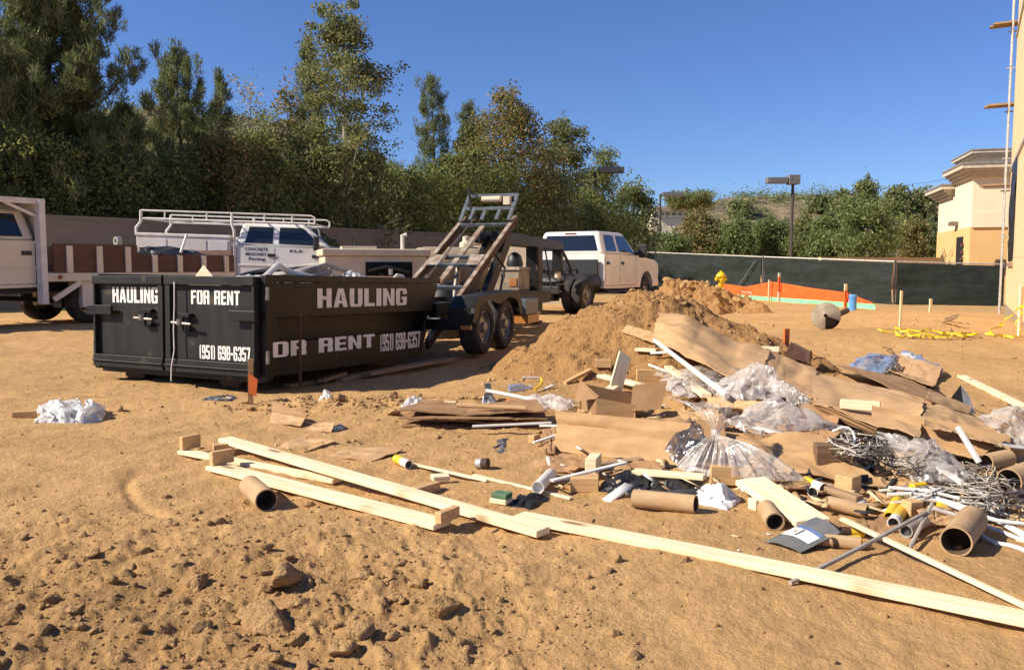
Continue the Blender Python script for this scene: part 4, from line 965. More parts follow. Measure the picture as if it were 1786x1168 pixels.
        MB().box(xo - 0.075, xo - 0.046, hinge_y[0], hinge_y[1], ky.z - 0.045, ky.z + 0.05).build('hinge_strap', M['black'], dd, bevel=0.006)
    # bungee hanging down the seam
    ys = on_plane(Mx, 0, -0.12, 303, 560).y
    MB().tube([(-0.125, ys - 0.02, zt - 0.06), (-0.13, ys - 0.022, 0.75), (-0.128, ys - 0.005, 0.52), (-0.13, ys - 0.012, 0.33), (-0.13, ys + 0.03, 0.16), (-0.135, ys + 0.03, 0.03)], 0.007, 6).build('tie_cord', M['white_pl'], t, smooth=True)
    # hinge knuckles at the near corner
    for z in (0.30, 0.88):
        MB().tube([(-0.02, -W - 0.018, z - 0.06), (-0.02, -W - 0.018, z + 0.06)], 0.018, 8).build('hinge_pin', M['steel'], t, smooth=True)
        MB().tube([(-0.02, W + 0.018, z - 0.06), (-0.02, W + 0.018, z + 0.06)], 0.018, 8).build('hinge_pin', M['steel'], t, smooth=True)
    # ground rollers
    for px in (240, 405):
        y = on_plane(Mx, 0, 0.15, px, 655).y
        MB().lathe([(0.0, -0.11), (0.082, -0.11), (0.09, -0.10), (0.09, 0.10), (0.082, 0.11), (0.0, 0.11)], axis_m((0.2, y, 0.02), (0, 1, 0)), 20).build('roller', M['rust'], t, smooth=True)
        MB().box(0.12, 0.28, y - 0.14, y - 0.115, 0.0, zb + 0.02).build('roller_bracket', M['black'], t)
        MB().box(0.12, 0.28, y + 0.115, y + 0.14, 0.0, zb + 0.02).build('roller_bracket', M['black'], t)
    # side lettering
    yv = -W
    def slab(s, x0, yt, x1, yb, bold, up=(0, 0, 1)):
        a = on_plane(Mx, 1, yv, x0, yb); c = on_plane(Mx, 1, yv, x0, yt); b = on_plane(Mx, 1, yv, x1, yb)
        block_text('lettering', s, M['letter'], t, (a.x, yv, a.z), (1, 0, 0), up, b.x - a.x, c.z - a.z)
    slab('HAULING', 553, 503, 709, 537, 0.05)
    slab('OR RENT', 474, 597, 653, 624, 0.05)
    slab('(951) 698-6357', 663, 583, 732, 613, 0.035)
    return t, Mx
DUMP, DM = dumpster()
def dl(x, y, z): return DM @ Vector((x, y, z))

# things lying in the dumpster and showing above its rim
def hose_coil(c, r, n, label, m, rad=0.022, tilt=0.2, sd=1, name='hose_coil', cat='hose'):
    rg = random.Random(sd); pts = []
    for i in range(n * 26):
        a = i / 26 * 2 * math.pi; rr = r * (1 + 0.10 * math.sin(a * 0.37 + sd)) - 0.012 * (i / 26)
        pts.append(Vector((rr * math.cos(a), rr * 0.85 * math.sin(a), 0.035 * (i / 26) + tilt * rr * math.sin(a + 0.6 + 0.05 * i / 26))))
    pts.append(pts[-1] + Vector((0.25, 0.3, -0.1)))
    o = MB().tube(pts, rad, 7).build(name, m, smooth=True); o.location = c; return tag(o, label, cat)
hose_coil(dl(1.35, -0.35, 0.97), 0.36, 5, 'grey hose coil heaped above the rim of the dumpster', M['hose'], 0.026, 0.20, 2)
hose_coil(dl(1.15, 0.1, 0.96), 0.33, 3, 'dark rubber hose coil behind the grey hose in the dumpster', M['darkplastic'], 0.026, 0.28, 5)
def crumple(name, label, cat, pts, m, puff=0.05, amp=0.03, freq=7.0, n=34, group=None, th=0.0, sd=0, kind=None, edge=0.6):
    """a crumpled sheet over four corner points, bellied up in the middle"""
    a, b, c, d = [np.array(p, float) for p in pts]
    u, v = np.meshgrid(np.linspace(0, 1, n), np.linspace(0, 1, n), indexing='ij')
    B = (a * (1 - u[..., None]) * (1 - v[..., None]) + b * u[..., None] * (1 - v[..., None]) + c * u[..., None] * v[..., None] + d * (1 - u[..., None]) * v[..., None])
    S = max(np.linalg.norm(b - a), np.linalg.norm(d - a)); cen = B.reshape(-1, 3).mean(0)
    e = (np.sin(np.pi * u) * np.sin(np.pi * v))
    w = u + 0.25 * fbm(u * 2 + sd, v * 2, 2); q = v + 0.25 * fbm(u * 2, v * 2 + sd, 2)
    rid = np.abs(fbm(w * freq * 0.5 + sd, q * freq * 0.5, 3)); rid2 = np.abs(pn(w * freq * 1.7, q * freq * 1.1 + sd))
    Z = puff * e ** 0.5 * (0.75 + 0.6 * fbm(u * 2.5 + sd * 2, v * 2.5, 2)) + amp * (0.45 - rid) * (0.4 + 0.6 * e ** 0.5) * 1.6 - amp * 0.5 * rid2
    B[..., 2] += Z
    ex = (b - a) / (np.linalg.norm(b - a) + 1e-9); ey = (d - a) / (np.linalg.norm(d - a) + 1e-9)
    k1 = fbm(u * 4 + sd, v * 4, 3)[..., None] * edge * 0.12 * S; k2 = fbm(u * 4, v * 4 + 5 + sd, 3)[..., None] * edge * 0.12 * S
    B = B + ex * k1 + ey * k2
    V = B.reshape(-1, 3) - cen; i, j = np.meshgrid(np.arange(n - 1), np.arange(n - 1), indexing='ij')
    F = np.stack([i * n + j, (i + 1) * n + j, (i + 1) * n + j + 1, i * n + j + 1], -1).reshape(-1, 4)
    o = ob(name, np_mesh(name, V, F, True), m); o.location = cen; return tag(o, label, cat, group, kind)
crumple('plastic_sheet', 'white plastic bunched at the near corner inside the dumpster', 'plastic', [dl(0.1, -0.95, 1.0), dl(0.85, -1.0, 0.97), dl(0.85, -0.5, 1.0), dl(0.1, -0.3, 1.0)], M['whitebag'], 0.05, 0.04, 6, sd=3)
crumple('plastic_bag', 'crumpled white bag peeping over the dumpster side above the letter U', 'bag', [dl(1.45, -1.0, 1.0), dl(1.9, -1.0, 1.0), dl(1.9, -0.7, 1.02), dl(1.45, -0.7, 1.02)], M['whitebag'], 0.09, 0.04, 6, sd=4)
tag(MB().tube([dl(0.4, -0.7, 1.0), dl(0.75, -0.6, 1.16), dl(1.0, -0.5, 1.10), dl(1.3, -0.7, 1.02)], 0.03, 8).build('white_pipe', M['white_pl'], smooth=True, origin=dl(0.75, -0.6, 1.1)), 'bent white pipe poking out of the dumpster before the hose coils', 'pipe')
tag(MB().tube([dl(2.3, -0.9, 0.98), dl(2.45, -0.9, 1.08), dl(2.6, -0.88, 1.07), dl(2.75, -0.85, 0.98)], 0.02, 8).build('white_pipe', M['white_pl'], smooth=True, origin=dl(2.5, -0.9, 1.0)), 'curled white tubing at the far end of the dumpster rim', 'pipe')
MB_ = MB()
for k in range(4): MB_.box(0.0, 0.9, k * 0.09, k * 0.09 + 0.085, 0, 0.03)
o = MB_.build('wood_scrap', M['card_d']); o.location = dl(1.9, -0.95, 1.0); o.rotation_euler = (0.1, 0.02, math.atan2(0.9, 0.44)); tag(o, 'flat brown board layer showing along the dumpster rim', 'board')
MB_ = MB().plate([(0, 0, 0), (0.35, 0.04, 0.0), (0.12, 0.1, 0.22)], (0.02, -0.02, 0))
o = MB_.build('wood_scrap', M['wood']); o.location = dl(0.08, -0.05, 0.92); o.rotation_euler = (0, 0, -0.2); tag(o, 'pale pointed wood scrap sticking up behind the right dumpster door', 'wood scrap')
tag(MB().tube([dl(0.33, -1.235, 0.0), dl(0.35, -1.22, 0.70)], 0.014, 8).build('dark_bar', M['rust'], origin=dl(0.34, -1.23, 0.3)), 'rusty rod leaning against the dumpster side through the letter O', 'rod')

# ================================================================== wheels
def tyre_mesh(r, w):
    h = w / 2
    return MB().lathe([(r * 0.60, -h * 0.8), (r * 0.66, -h), (r * 0.90, -h), (r * 0.975, -h * 0.82), (r, -h * 0.55), (r * 0.985, -h * 0.5), (r * 0.985, -h * 0.42), (r, -h * 0.38), (r, h * 0.38), (r * 0.985, h * 0.42), (r * 0.985, h * 0.5), (r, h * 0.55), (r * 0.975, h * 0.82), (r * 0.90, h), (r * 0.66, h), (r * 0.60, h * 0.8)], axis_m((0, 0, 0), (0, 1, 0)), 32)
def add_wheel(t, x, y, z, r, w, out, name='wheel'):
    """out = +1/-1: side the rim faces"""
    o = tyre_mesh(r, w).build(name, M['rubber'], t, smooth=True); o.location = (x, y, z)
    A = axis_m((0, 0, 0), (0, out, 0)); h = w / 2
    m = MB().lathe([(r * 0.62, h * 0.82), (r * 0.58, h * 0.86), (r * 0.54, h * 0.45), (r * 0.44, h * 0.35), (r * 0.40, h * 0.55), (r * 0.20, h * 0.60), (r * 0.19, h * 0.98), (r * 0.12, h * 1.08), (0.0, h * 1.1)], A, 28)
    m.build('rim', M['rim'], o, smooth=True)
    g = MB()
    for k in range(8):
        a = 2 * math.pi * k / 8; c = A @ Vector((r * 0.475 * math.cos(a), r * 0.475 * math.sin(a), h * 0.38))
        g.lathe([(0, 0.012), (r * 0.052, 0.012), (r * 0.052, -0.004)], axis_m(c, (0, out, 0)), 10)
    g.build('rim_holes', M['gap'], o)
    return o

# ================================================================== TRAILER WITH RAISED ROLL-OFF FRAME
def trailer():
    u = Vector((0.33, 0.944, 0)).normalized(); P0 = P(746, 603, 10.3); n = Vector((u.y, -u.x, 0))
    C0 = Vector((P0.x, P0.y, 0)) - n * 0.45
    t = thing('rolloff_trailer', 'black gooseneck roll-off trailer with its rusty loading frame tilted up', 'trailer', C0, math.atan2(u.y, u.x))
    bpy.context.view_layer.update(); Mx = t.matrix_world.copy(); inv = Mx.inverted()
    top = inv @ P(880, 382, 13.6); z0 = P0.z
    dx, dz = top.x - 0.0, top.z - z0; Lr = math.hypot(dx, dz); ex, ez = dx / Lr, dz / Lr
    def fp(s, y, o=0.0): return Vector((ex * s - ez * o, y, z0 + ez * s + ex * o))   # along the tilted frame, o = above it
    def fbeam(m, s0, s1, y, w, h, o=0.0): m.beam(fp(s0, y, o), fp(s1, y, o), w, h, up=(-ez, 0, ex))
    for s in (-1, 1):
        m = MB(); fbeam(m, 0.0, Lr, s * 0.44, 0.05, 0.11); m.build('frame_rail', M['rust'], t, bevel=0.006)
        m = MB(); fbeam(m, 0.02, Lr - 0.02, s * 0.44, 0.062, 0.012, 0.062); m.build('rail_cap', M['rail'], t)
    m = MB(); fbeam(m, 0.3, Lr - 0.3, 0.02, 0.08, 0.04, 0.03); m.build('centre_rail', M['rail'], t)
    ks = lambda py: None
    for s in (0.90, 1.42, 2.10, 2.36, Lr - 0.34):
        MB().beam(fp(s, -0.409, 0.05), fp(s, 0.409, 0.05), 0.04, 0.05, up=(-ez, 0, ex)).build('cross_member', M['greysteel'], t)
    for s in (-1, 1):     # gusset plates between the two middle cross members
        a, b = s * 0.405, s * 0.18
        MB().plate([fp(2.395, a, 0.072), fp(2.395, b, 0.072), fp(2.065, b * 1.25, 0.072), fp(2.065, a, 0.072)], tuple(Vector((-ez, 0, ex)) * 0.008)).build('gusset_plate', M['rail'], t)
    m = MB(); m.tube([fp(0.4, 0.20, 0.09), fp(Lr - 0.1, 0.20, 0.11)], 0.010, 6); m.build('winch_cable', M['steel'], t)
    # headframe at the top
    m = MB(); e = Lr
    for y in (-0.42, 0.42): m.beam(fp(e - 0.30, y * 0.98, 0.10), fp(e + 0.28, y, 0.30), 0.05, 0.05)
    m.beam(fp(e - 0.02, -0.42, 0.20), fp(e - 0.02, 0.42, 0.20), 0.05, 0.05); m.beam(fp(e + 0.28, -0.44, 0.30), fp(e + 0.28, 0.44, 0.30), 0.05, 0.05)
    for y in (-0.2, 0.05, 0.25): m.beam(fp(e - 0.28, y, 0.11), fp(e, y, 0.20), 0.05, 0.04)
    m.build('head_frame', M['greysteel'], t)
    m = MB(); m.lathe([(0.0, -0.16), (0.05, -0.16), (0.05, 0.16), (0.0, 0.16)], axis_m(fp(e + 0.12, -0.02, 0.30), (0, 1, 0)), 14); m.box(*[v for q in zip(fp(e + .1, -0.3, .26) - Vector((.05, .05, .05)), fp(e + .1, -0.3, .26) + Vector((.06, .06, .08))) for v in q])
    m.build('winch', M['beige'], t, smooth=True)
    MB().tube([fp(e + 0.15, 0.24, 0.25), fp(e + 0.2, 0.22, 0.62)], 0.008, 6).build('aerial', M['darkplastic'], t)
    MB().tube([fp(e - 0.05, 0.3, 0.18), fp(e + 0.1, 0.33, 0.5), fp(e + 0.28, 0.36, 0.34)], 0.018, 6).build('hydraulic_hose', M['darkplastic'], t, smooth=True)
    po = inv @ P(932, 465, 16.3)
    # deck frame
    m = MB()
    for y in (-0.45, 0.45): m.box(0.15, 5.2, y - 0.05, y + 0.05, 0.48, 0.66)
    for x in (0.3, 1.6, 2.6, 3.4, 4.4, 5.15): m.box(x - 0.05, x + 0.05, -0.399, 0.399, 0.50, 0.62)
    m.box(5.0, po.x + 0.1, min(0, po.y) - 0.1, max(0, po.y) + 0.1, 0.5, 0.62)
    m.build('deck_frame', M['black'], t, bevel=0.008)
    MB().box(3.3, 5.2, -0.5, 0.5, 0.661, 0.69).build('front_deck', M['black'], t)
    # hydraulic ram lifting the frame
    MB().tube([(1.9, 0.0, 0.62), fp(2.3, 0.0, -0.03)], 0.045, 10).build('lift_ram', M['steel'], t, smooth=True)
    MB().tube([(3.0, -0.3, 0.66), (3.2, -0.32, 1.1), (2.75, -0.3, 1.35)], 0.02, 6).build('hydraulic_hose', M['darkplastic'], t, smooth=True)
    # axle group
    w1 = inv @ Vector((*P(832, 618, 10.62).xy, 0)); 
    y_w = w1.y; x1 = w1.x; x2 = x1 + 0.80; r = 0.345
    for x in (x1, x2):
        MB().tube([(x, y_w, r), (x, -y_w, r)], 0.04, 10).build('axle', M['black'], t, smooth=True)
        add_wheel(t, x, y_w, r, r, 0.24, -1); add_wheel(t, x, -y_w, r, r, 0.24, 1)
    for s in (-1, 1):
        yi, yo = s * abs(y_w) - s * 0.17, s * abs(y_w) + s * 0.17
        prof = [(x1 - 0.56, 0.44), (x1 - 0.50, 0.60), (x1 - 0.34, 0.74), (x2 + 0.34, 0.78), (x2 + 0.50, 0.62), (x2 + 0.54, 0.44)]
        m = MB()
        for k in range(len(prof) - 1):
            (a, b), (c, d) = prof[k], prof[k + 1]
            m.hexa([(a, yi, b), (a, yo, b), (c, yo, d), (c, yi, d)], [(a, yi, b + 0.014), (a, yo, b + 0.014), (c, yo, d + 0.014), (c, yi, d + 0.014)])
        ya, yb = sorted((yo - s * 0.008, yo))
        m.prism([(x1 - 0.56, 0.44), (x1 - 0.50, 0.60), (x1 - 0.34, 0.74), (x2 + 0.34, 0.78), (x2 + 0.50, 0.62), (x2 + 0.54, 0.44), (x2 + 0.44, 0.46), (x2 + 0.30, 0.66), (x2, 0.72), ((x1 + x2) / 2, 0.63), (x1, 0.70), (x1 - 0.30, 0.62), (x1 - 0.44, 0.44)], ya, yb)
        m.build('fender', M['black'], t)
        ya, yb = sorted((yi, yo))
        MB().box(x1 - 0.585, x1 - 0.57, ya + 0.02, yb - 0.02, 0.40, 0.62).build('mud_flap', M['black'], t)
        MB().box(x1 - 0.61, x1 - 0.587, *sorted((s * 0.94, s * 1.08)), 0.36, 0.41).build('tail_light', M['amber'], t)
    MB().box(0.02, 0.10, -0.85, 0.85, 0.34, 0.47).build('rear_bumper', M['black'], t, bevel=0.01)
    MB().box(x2 + 0.72, x2 + 1.25, -1.1, -0.85, 0.30, 0.42).build('side_marker', M['amber'], t)
    MB().box(x2 + 0.70, x2 + 1.28, -1.08, -0.55, 0.425, 0.655).build('side_toolbox', M['greysteel'], t, bevel=0.01)
    # gooseneck
    po = inv @ P(932, 465, 16.3); pe = inv @ P(972, 421, 19.5); zb = 1.60
    d = Vector((pe.x, pe.y, 0)) - Vector((3.3, 0, 0)); d.normalize()
    for s in (-0.15, 0.15):
        MB().beam((3.2, s, zb), Vector((pe.x, pe.y + s * 0.6, zb)), 0.10, 0.20).build('gooseneck_beam', M['black'], t, bevel=0.008)
        MB().beam((2.65, s, 0.55), (3.75, s, zb - 0.05), 0.10, 0.22).build('gooseneck_strut', M['black'], t, bevel=0.008)
    MB().box(po.x - 0.14, po.x + 0.14, po.y - 0.13, po.y + 0.13, 0.24, zb - 0.101).build('gooseneck_post', M['black'], t, bevel=0.01)
    MB().tube([(po.x - 0.18, po.y - 0.12, 1.05), (po.x - 0.18, po.y - 0.12, zb - 0.1)], 0.03, 8).build('jack_handle', M['rust'], t)
    MB().box(po.x - 0.16, po.x + 0.16, po.y - 0.12, po.y + 0.12, 0.02, 0.06).build('jack_foot', M['rust'], t)
    MB().tube([(po.x, po.y, 0.05), (po.x, po.y, 0.3)], 0.05, 10).build('landing_jack', M['black'], t)
    MB().beam((pe.x + 0.05, pe.y, zb), (pe.x + 0.05, pe.y, 1.0), 0.22, 0.22, up=(1, 0, 0)).build('coupler_neck', M['black'], t, bevel=0.01)
    MB().tube([(pe.x + 0.05, pe.y, 1.0), (pe.x + 0.05, pe.y, 0.86)], 0.07, 12).build('coupler', M['beige'], t, smooth=True)
    MB().tube([(pe.x - 0.3, pe.y - 0.2, zb - 0.1), (pe.x + 0.0, pe.y - 0.3, 1.15), (pe.x + 0.3, pe.y - 0.25, 1.0)], 0.035, 8).build('hydraulic_hose', M['darkplastic'], t, smooth=True)
    MB().tube([(po.x - 0.5, po.y - 0.5, 0.7), (po.x - 0.45, po.y - 0.42, 1.1), (po.x - 0.30, po.y - 0.3, zb - 0.1)], 0.015, 6).build('hydraulic_hose', M['darkplastic'], t, smooth=True)
    return t, Mx, po, pe
TRAIL, TM, TPO, TPE = trailer()
# hydraulic power box on the front deck
def power_box():
    c = P(889, 506, 15.2); c.z = 0.695; u = math.atan2(0.944, 0.33)
    t = thing('power_unit', 'pale grey hydraulic power box with an orange sticker on the trailer deck', 'power unit', c, u)
    MB().box(-0.30, 0.30, -0.28, 0.28, 0.0, 0.36).build('case', M['conc'], t, bevel=0.015)
    MB().hexa([(-.33, -.31, .362), (.33, -.31, .362), (.33, .31, .362), (-.33, .31, .362)], [(-.30, -.28, .42), (.30, -.28, .42), (.30, .28, .42), (-.30, .28, .42)]).build('lid', M['conc'], t, bevel=0.012)
    MB().box(-0.315, -0.302, -0.24, -0.10, 0.08, 0.22).build('warning_sticker', M['amber'], t)
    MB().box(-0.312, -0.302, 0.0, 0.06, 0.24, 0.30).build('switch', M['gap'], t)
    for y in (-0.25, 0.2): MB().box(-0.30, -0.2, y - .05, y + .05, -0.0, 0.0).build if False else None
    MB().lathe([(0, 0), (0.14, 0), (0.16, 0.05), (0.12, 0.2), (0.05, 0.26), (0, 0.27)], axis_m((0.05, -0.08, 0.422), (0, 0, 1)), 14).build('motor', M['darkplastic'], t, smooth=True)
    g = MB()
    for k in range(5): g.tube([(0.1, -0.45 - 0.03 * k, 0.02), (0.05, -0.55 - 0.05 * k, 0.18 + 0.05 * k), (0.2, -0.65 - 0.06 * k, 0.28 - 0.03 * k), (0.4, -0.5, 0.1)], 0.018, 6)
    for k in range(0): pass
    return t
power_box()
hose_coil(Vector(P(915, 500, 15.6)) + Vector((0, 0, -0.02)), 0.14, 5, 'dark hydraulic hoses coiled beside the power box', M['darkplastic'], 0.02, 0.3, 9)

# ================================================================== TRUCKS
def arc(cx, cz, r, a0, a1, n=10): return [(cx + r * math.cos(R(a0 + (a1 - a0) * k / n)), cz + r * math.sin(R(a0 + (a1 - a0) * k / n))) for k in range(n + 1)]
def truck(name, label, cat, O, yaw, paint, lift=0.0, body='pickup', wheel_r=0.40, handles=(1.22, 2.20)):
    t = thing(name, label, cat, O, yaw); lf = lift; wr = wheel_r
    def Z(p): return [(x, z + lf) for x, z in p]
    fx = 4.05; aR = wr + 0.10
    low = 0.52
    cab = [(0.98, low)] + [(2.0, low - 0.02), (fx - aR, low - 0.02)] + arc(fx, wr - lf * 0.0, aR, 180, 0, 12)[0:] + [(4.98, low + 0.02), (5.02, 0.98), (4.97, 1.14), (4.7, 1.24), (3.42, 1.36), (0.98, 1.38)]
    cab = [(x, max(z, low - 0.03)) for x, z in cab]
    W = 1.0
    MB().prism(Z(cab), -W, W).build('cab_body', paint, t, bevel=0.05, seg=3)
    # greenhouse
    zb, zt = 1.372 + lf, 1.96 + lf
    MB().hexa([(1.0, -0.955, zb), (3.44, -0.955, zb), (3.44, 0.955, zb), (1.0, 0.955, zb)], [(1.14, -0.78, zt), (2.72, -0.78, zt), (2.72, 0.78, zt), (1.14, 0.78, zt)]).build('cab_roof', paint, t, bevel=0.085, seg=3)
    def sy(z): return 0.955 + (0.78 - 0.955) * (z - zb) / (zt - zb)
    nz = Vector((0, zt - zb, 0.175)).normalized()
    for s in (-1, 1):
        nn = Vector((0, s * nz.y, nz.z))
        for poly in ([(1.24, 1.45), (1.94, 1.45), (1.94, 1.865), (1.33, 1.865)], [(2.10, 1.45), (3.16, 1.42), (2.74, 1.83), (2.66, 1.865), (2.10, 1.865)]):
            MB().plate([Vector((x, s * sy(z + lf), z + lf)) + nn * 0.004 for x, z in poly], nn * 0.006).build('side_window', M['glass'], t)
        # door seams, handles, mirror
        m = MB()
        for x in (1.06, 2.02, 3.22): m.box(x - 0.006, x + 0.006, *sorted((s * (W - 0.004), s * (W + 0.002))), low + 0.06 + lf, 1.33 + lf)
        m.box(1.06, 3.22, *sorted((s * (W - 0.004), s * (W + 0.002))), low + 0.05 + lf, low + 0.06 + lf)
        m.build('door_seam', M['gap'], t)
        for x in handles:
            MB().box(x - 0.09, x + 0.09, *sorted((s * (W - 0.01), s * (W + 0.022))), 1.11 + lf, 1.19 + lf).build('door_handle', M['darkplastic'], t, bevel=0.008)
        MB().box(1.05, 3.3, *sorted((s * (W - 0.01), s * (W + 0.012))), 0.86 + lf, 0.91 + lf).build('side_moulding', paint, t, bevel=0.006)
        MB().box(3.05, 3.17, *sorted((s * 1.12, s * 1.34)), 1.30 + lf, 1.66 + lf).build('mirror', M['darkplastic'], t, bevel=0.03)
        MB().beam((3.1, s * 0.96, 1.42 + lf), (3.1, s * 1.13, 1.44 + lf), 0.05, 0.05).build('mirror_arm', M['darkplastic'], t)
        MB().box(4.80, 5.03, *sorted((s * 0.62, s * 0.985)), 0.90 + lf, 1.12 + lf).build('headlight', M['chrome'], t, bevel=0.03)
        MB().box(1.15, 3.35, *sorted((s * 0.92, s * 1.03)), low - 0.12 + lf, low - 0.07 + lf).build('running_board', M['darkplastic'], t, bevel=0.015)
    n2 = Vector((-(zt - zb), 0, 0.14)).normalized()
    def rx(z): return 1.0 + 0.14 * (z - zb) / (zt - zb)
    MB().plate([Vector((rx(z + lf), y, z + lf)) + n2 * 0.004 for y, z in ((-0.80, 1.46), (0.80, 1.46), (0.66, 1.85), (-0.66, 1.85))], n2 * 0.006).build('rear_window', M['glass'], t)
    MB().box(1.10, 1.16, -0.16, 0.16, 1.888 + lf, 1.92 + lf).build('brake_light', M['red'], t, bevel=0.008)
    n3 = Vector((zt - zb, 0, 0.72)).normalized()
    def wx(z): return 3.44 - 0.72 * (z - zb) / (zt - zb)
    MB().plate([Vector((wx(z + lf), y, z + lf)) + n3 * 0.004 for y, z in ((-0.82, 1.43), (0.82, 1.43), (0.69, 1.88), (-0.69, 1.88))], n3 * 0.006).build('windscreen', M['glass'], t)
    MB().box(4.98, 5.035, -0.60, 0.60, 0.80 + lf, 1.12 + lf).build('grille', M['chrome'], t, bevel=0.02)
    MB().box(4.92, 5.16, -0.98, 0.98, 0.50 + lf, 0.70 + lf).build('front_bumper', M['chrome'], t, bevel=0.04)
    m = MB()
    for y in (-0.42, 0.42): m.box(-1.3, 4.8, y - 0.05, y + 0.05, 0.50 + lf * 0.6, 0.66 + lf * 0.6)
    m.box(-0.15, 0.15, -0.16, 0.16, wr - 0.14, wr + 0.14)
    m.tube([(0, -0.9, wr), (0, 0.9, wr)], 0.07, 10); m.tube([(fx, -0.9, wr), (fx, 0.9, wr)], 0.06, 10); m.tube([(0.1, 0, wr), (3.2, 0.1, 0.55 + lf * .5)], 0.05, 8)
    m.box(1.2, 3.3, -0.9, 0.9, 0.46 + lf, 0.50 + lf)
    m.build('chassis', M['darkplastic'], t)
    for x in (0, fx):
        for s in (-1, 1):
            add_wheel(t, x, s * 0.86, wr, wr, 0.26, s)
    m = MB()
    for s in (-1, 1): m.box(fx - aR + 0.01, fx + aR - 0.01, *sorted((s * 0.35, s * 0.72)), 0.45 + lf, 1.0 + lf)
    m.build('wheel_well', M['gap'], t)
    if body == 'hauler':     # bare hauler back: dark panel behind the cab, frame, coupler plate, dual wheels
        MB().box(0.86, 0.93, -0.86, 0.78, 0.74 + lf, 1.24 + lf).build('bulkhead', M['darkplastic'], t, bevel=0.01)  # near-black plate across the lower back of the cab
        MB().box(-1.35, 0.85, -0.40, 0.40, 0.70, 0.76).build('deck_plate', M['black'], t)
        MB().box(-0.25, 0.35, -0.34, 0.34, 0.762, 0.83).build('hitch_plate', M['steel'], t)
        for s in (-1, 1):
            add_wheel(t, 0, s * 0.58, wr, wr, 0.24, s)
            MB().lathe([(wr + 0.05, -0.28), (wr + 0.07, -0.28), (wr + 0.07, 0.16), (wr + 0.05, 0.16)], axis_m((0, s * 0.80, wr), (0, s, 0)), 28, close=True)
            MB().box(-1.33, -1.27, *sorted((s * 0.55, s * 0.85)), 0.55, 0.66).build('tail_light', M['red'], t, bevel=0.01)
        MB().box(-1.42, -1.34, -0.9, 0.9, 0.50, 0.68).build('rear_bumper', M['darkplastic'], t, bevel=0.02)
        MB().tube([(0.5, 0.62, 0.55), (-0.2, 0.4, 0.62), (-1.5, 0.55, 0.42)], 0.05, 8).build('exhaust_pipe', M['rust'], t, smooth=True)
        MB().lathe([(0, -0.4), (0.22, -0.4), (0.24, -0.36), (0.24, 0.36), (0.22, 0.4), (0, 0.4)], axis_m((0.55, -0.72, 0.72), (1, 0, 0)), 18).build('fuel_tank', M['darkplastic'], t, smooth=True)
        MB().lathe([(0, -0.06), (0.06, -0.05), (0.06, 0.05), (0, 0.06)], axis_m((-1.0, 0.1, 0.95), (0, 0, 1)), 12).build('air_bottle', M['amber'], t, smooth=True)
        MB().box(-1.1, -0.4, 0.5, 0.85, 0.78, 0.98).build('side_locker', M['darkplastic'], t, bevel=0.01)
        for k, (y0, y1) in enumerate(((-0.3, 0.25), (0.05, -0.35), (0.3, 0.1))):
            MB().tube([(0.85, y0, 1.05 + 0.05 * k), (0.3, y1, 0.72 + 0.2), (-0.7, y0 * 0.5, 1.05), (-1.2, y1, 0.78)], 0.022, 6).build('air_line', M['darkplastic' if k else 'rust'], t, smooth=True)
    return t, lf
# white crew cab pickup at the head of the trailer
u3 = Vector((0.487, 0.873, 0)); O3 = Vector((1.83, 20.0, 0)) + Vector((-0.873, 0.487, 0)) * 1.0
T3, _ = truck('pickup_truck', 'dusty white crew cab truck with a bare hauler back, hitched to the trailer', 'pickup truck', O3, math.atan2(u3.y, u3.x), M['dusty'], 0.06, 'hauler', 0.42)
MB().box(1.16, 1.3, 0.35, 0.55, 1.43, 1.56).build('headrest', M['beige'], T3)

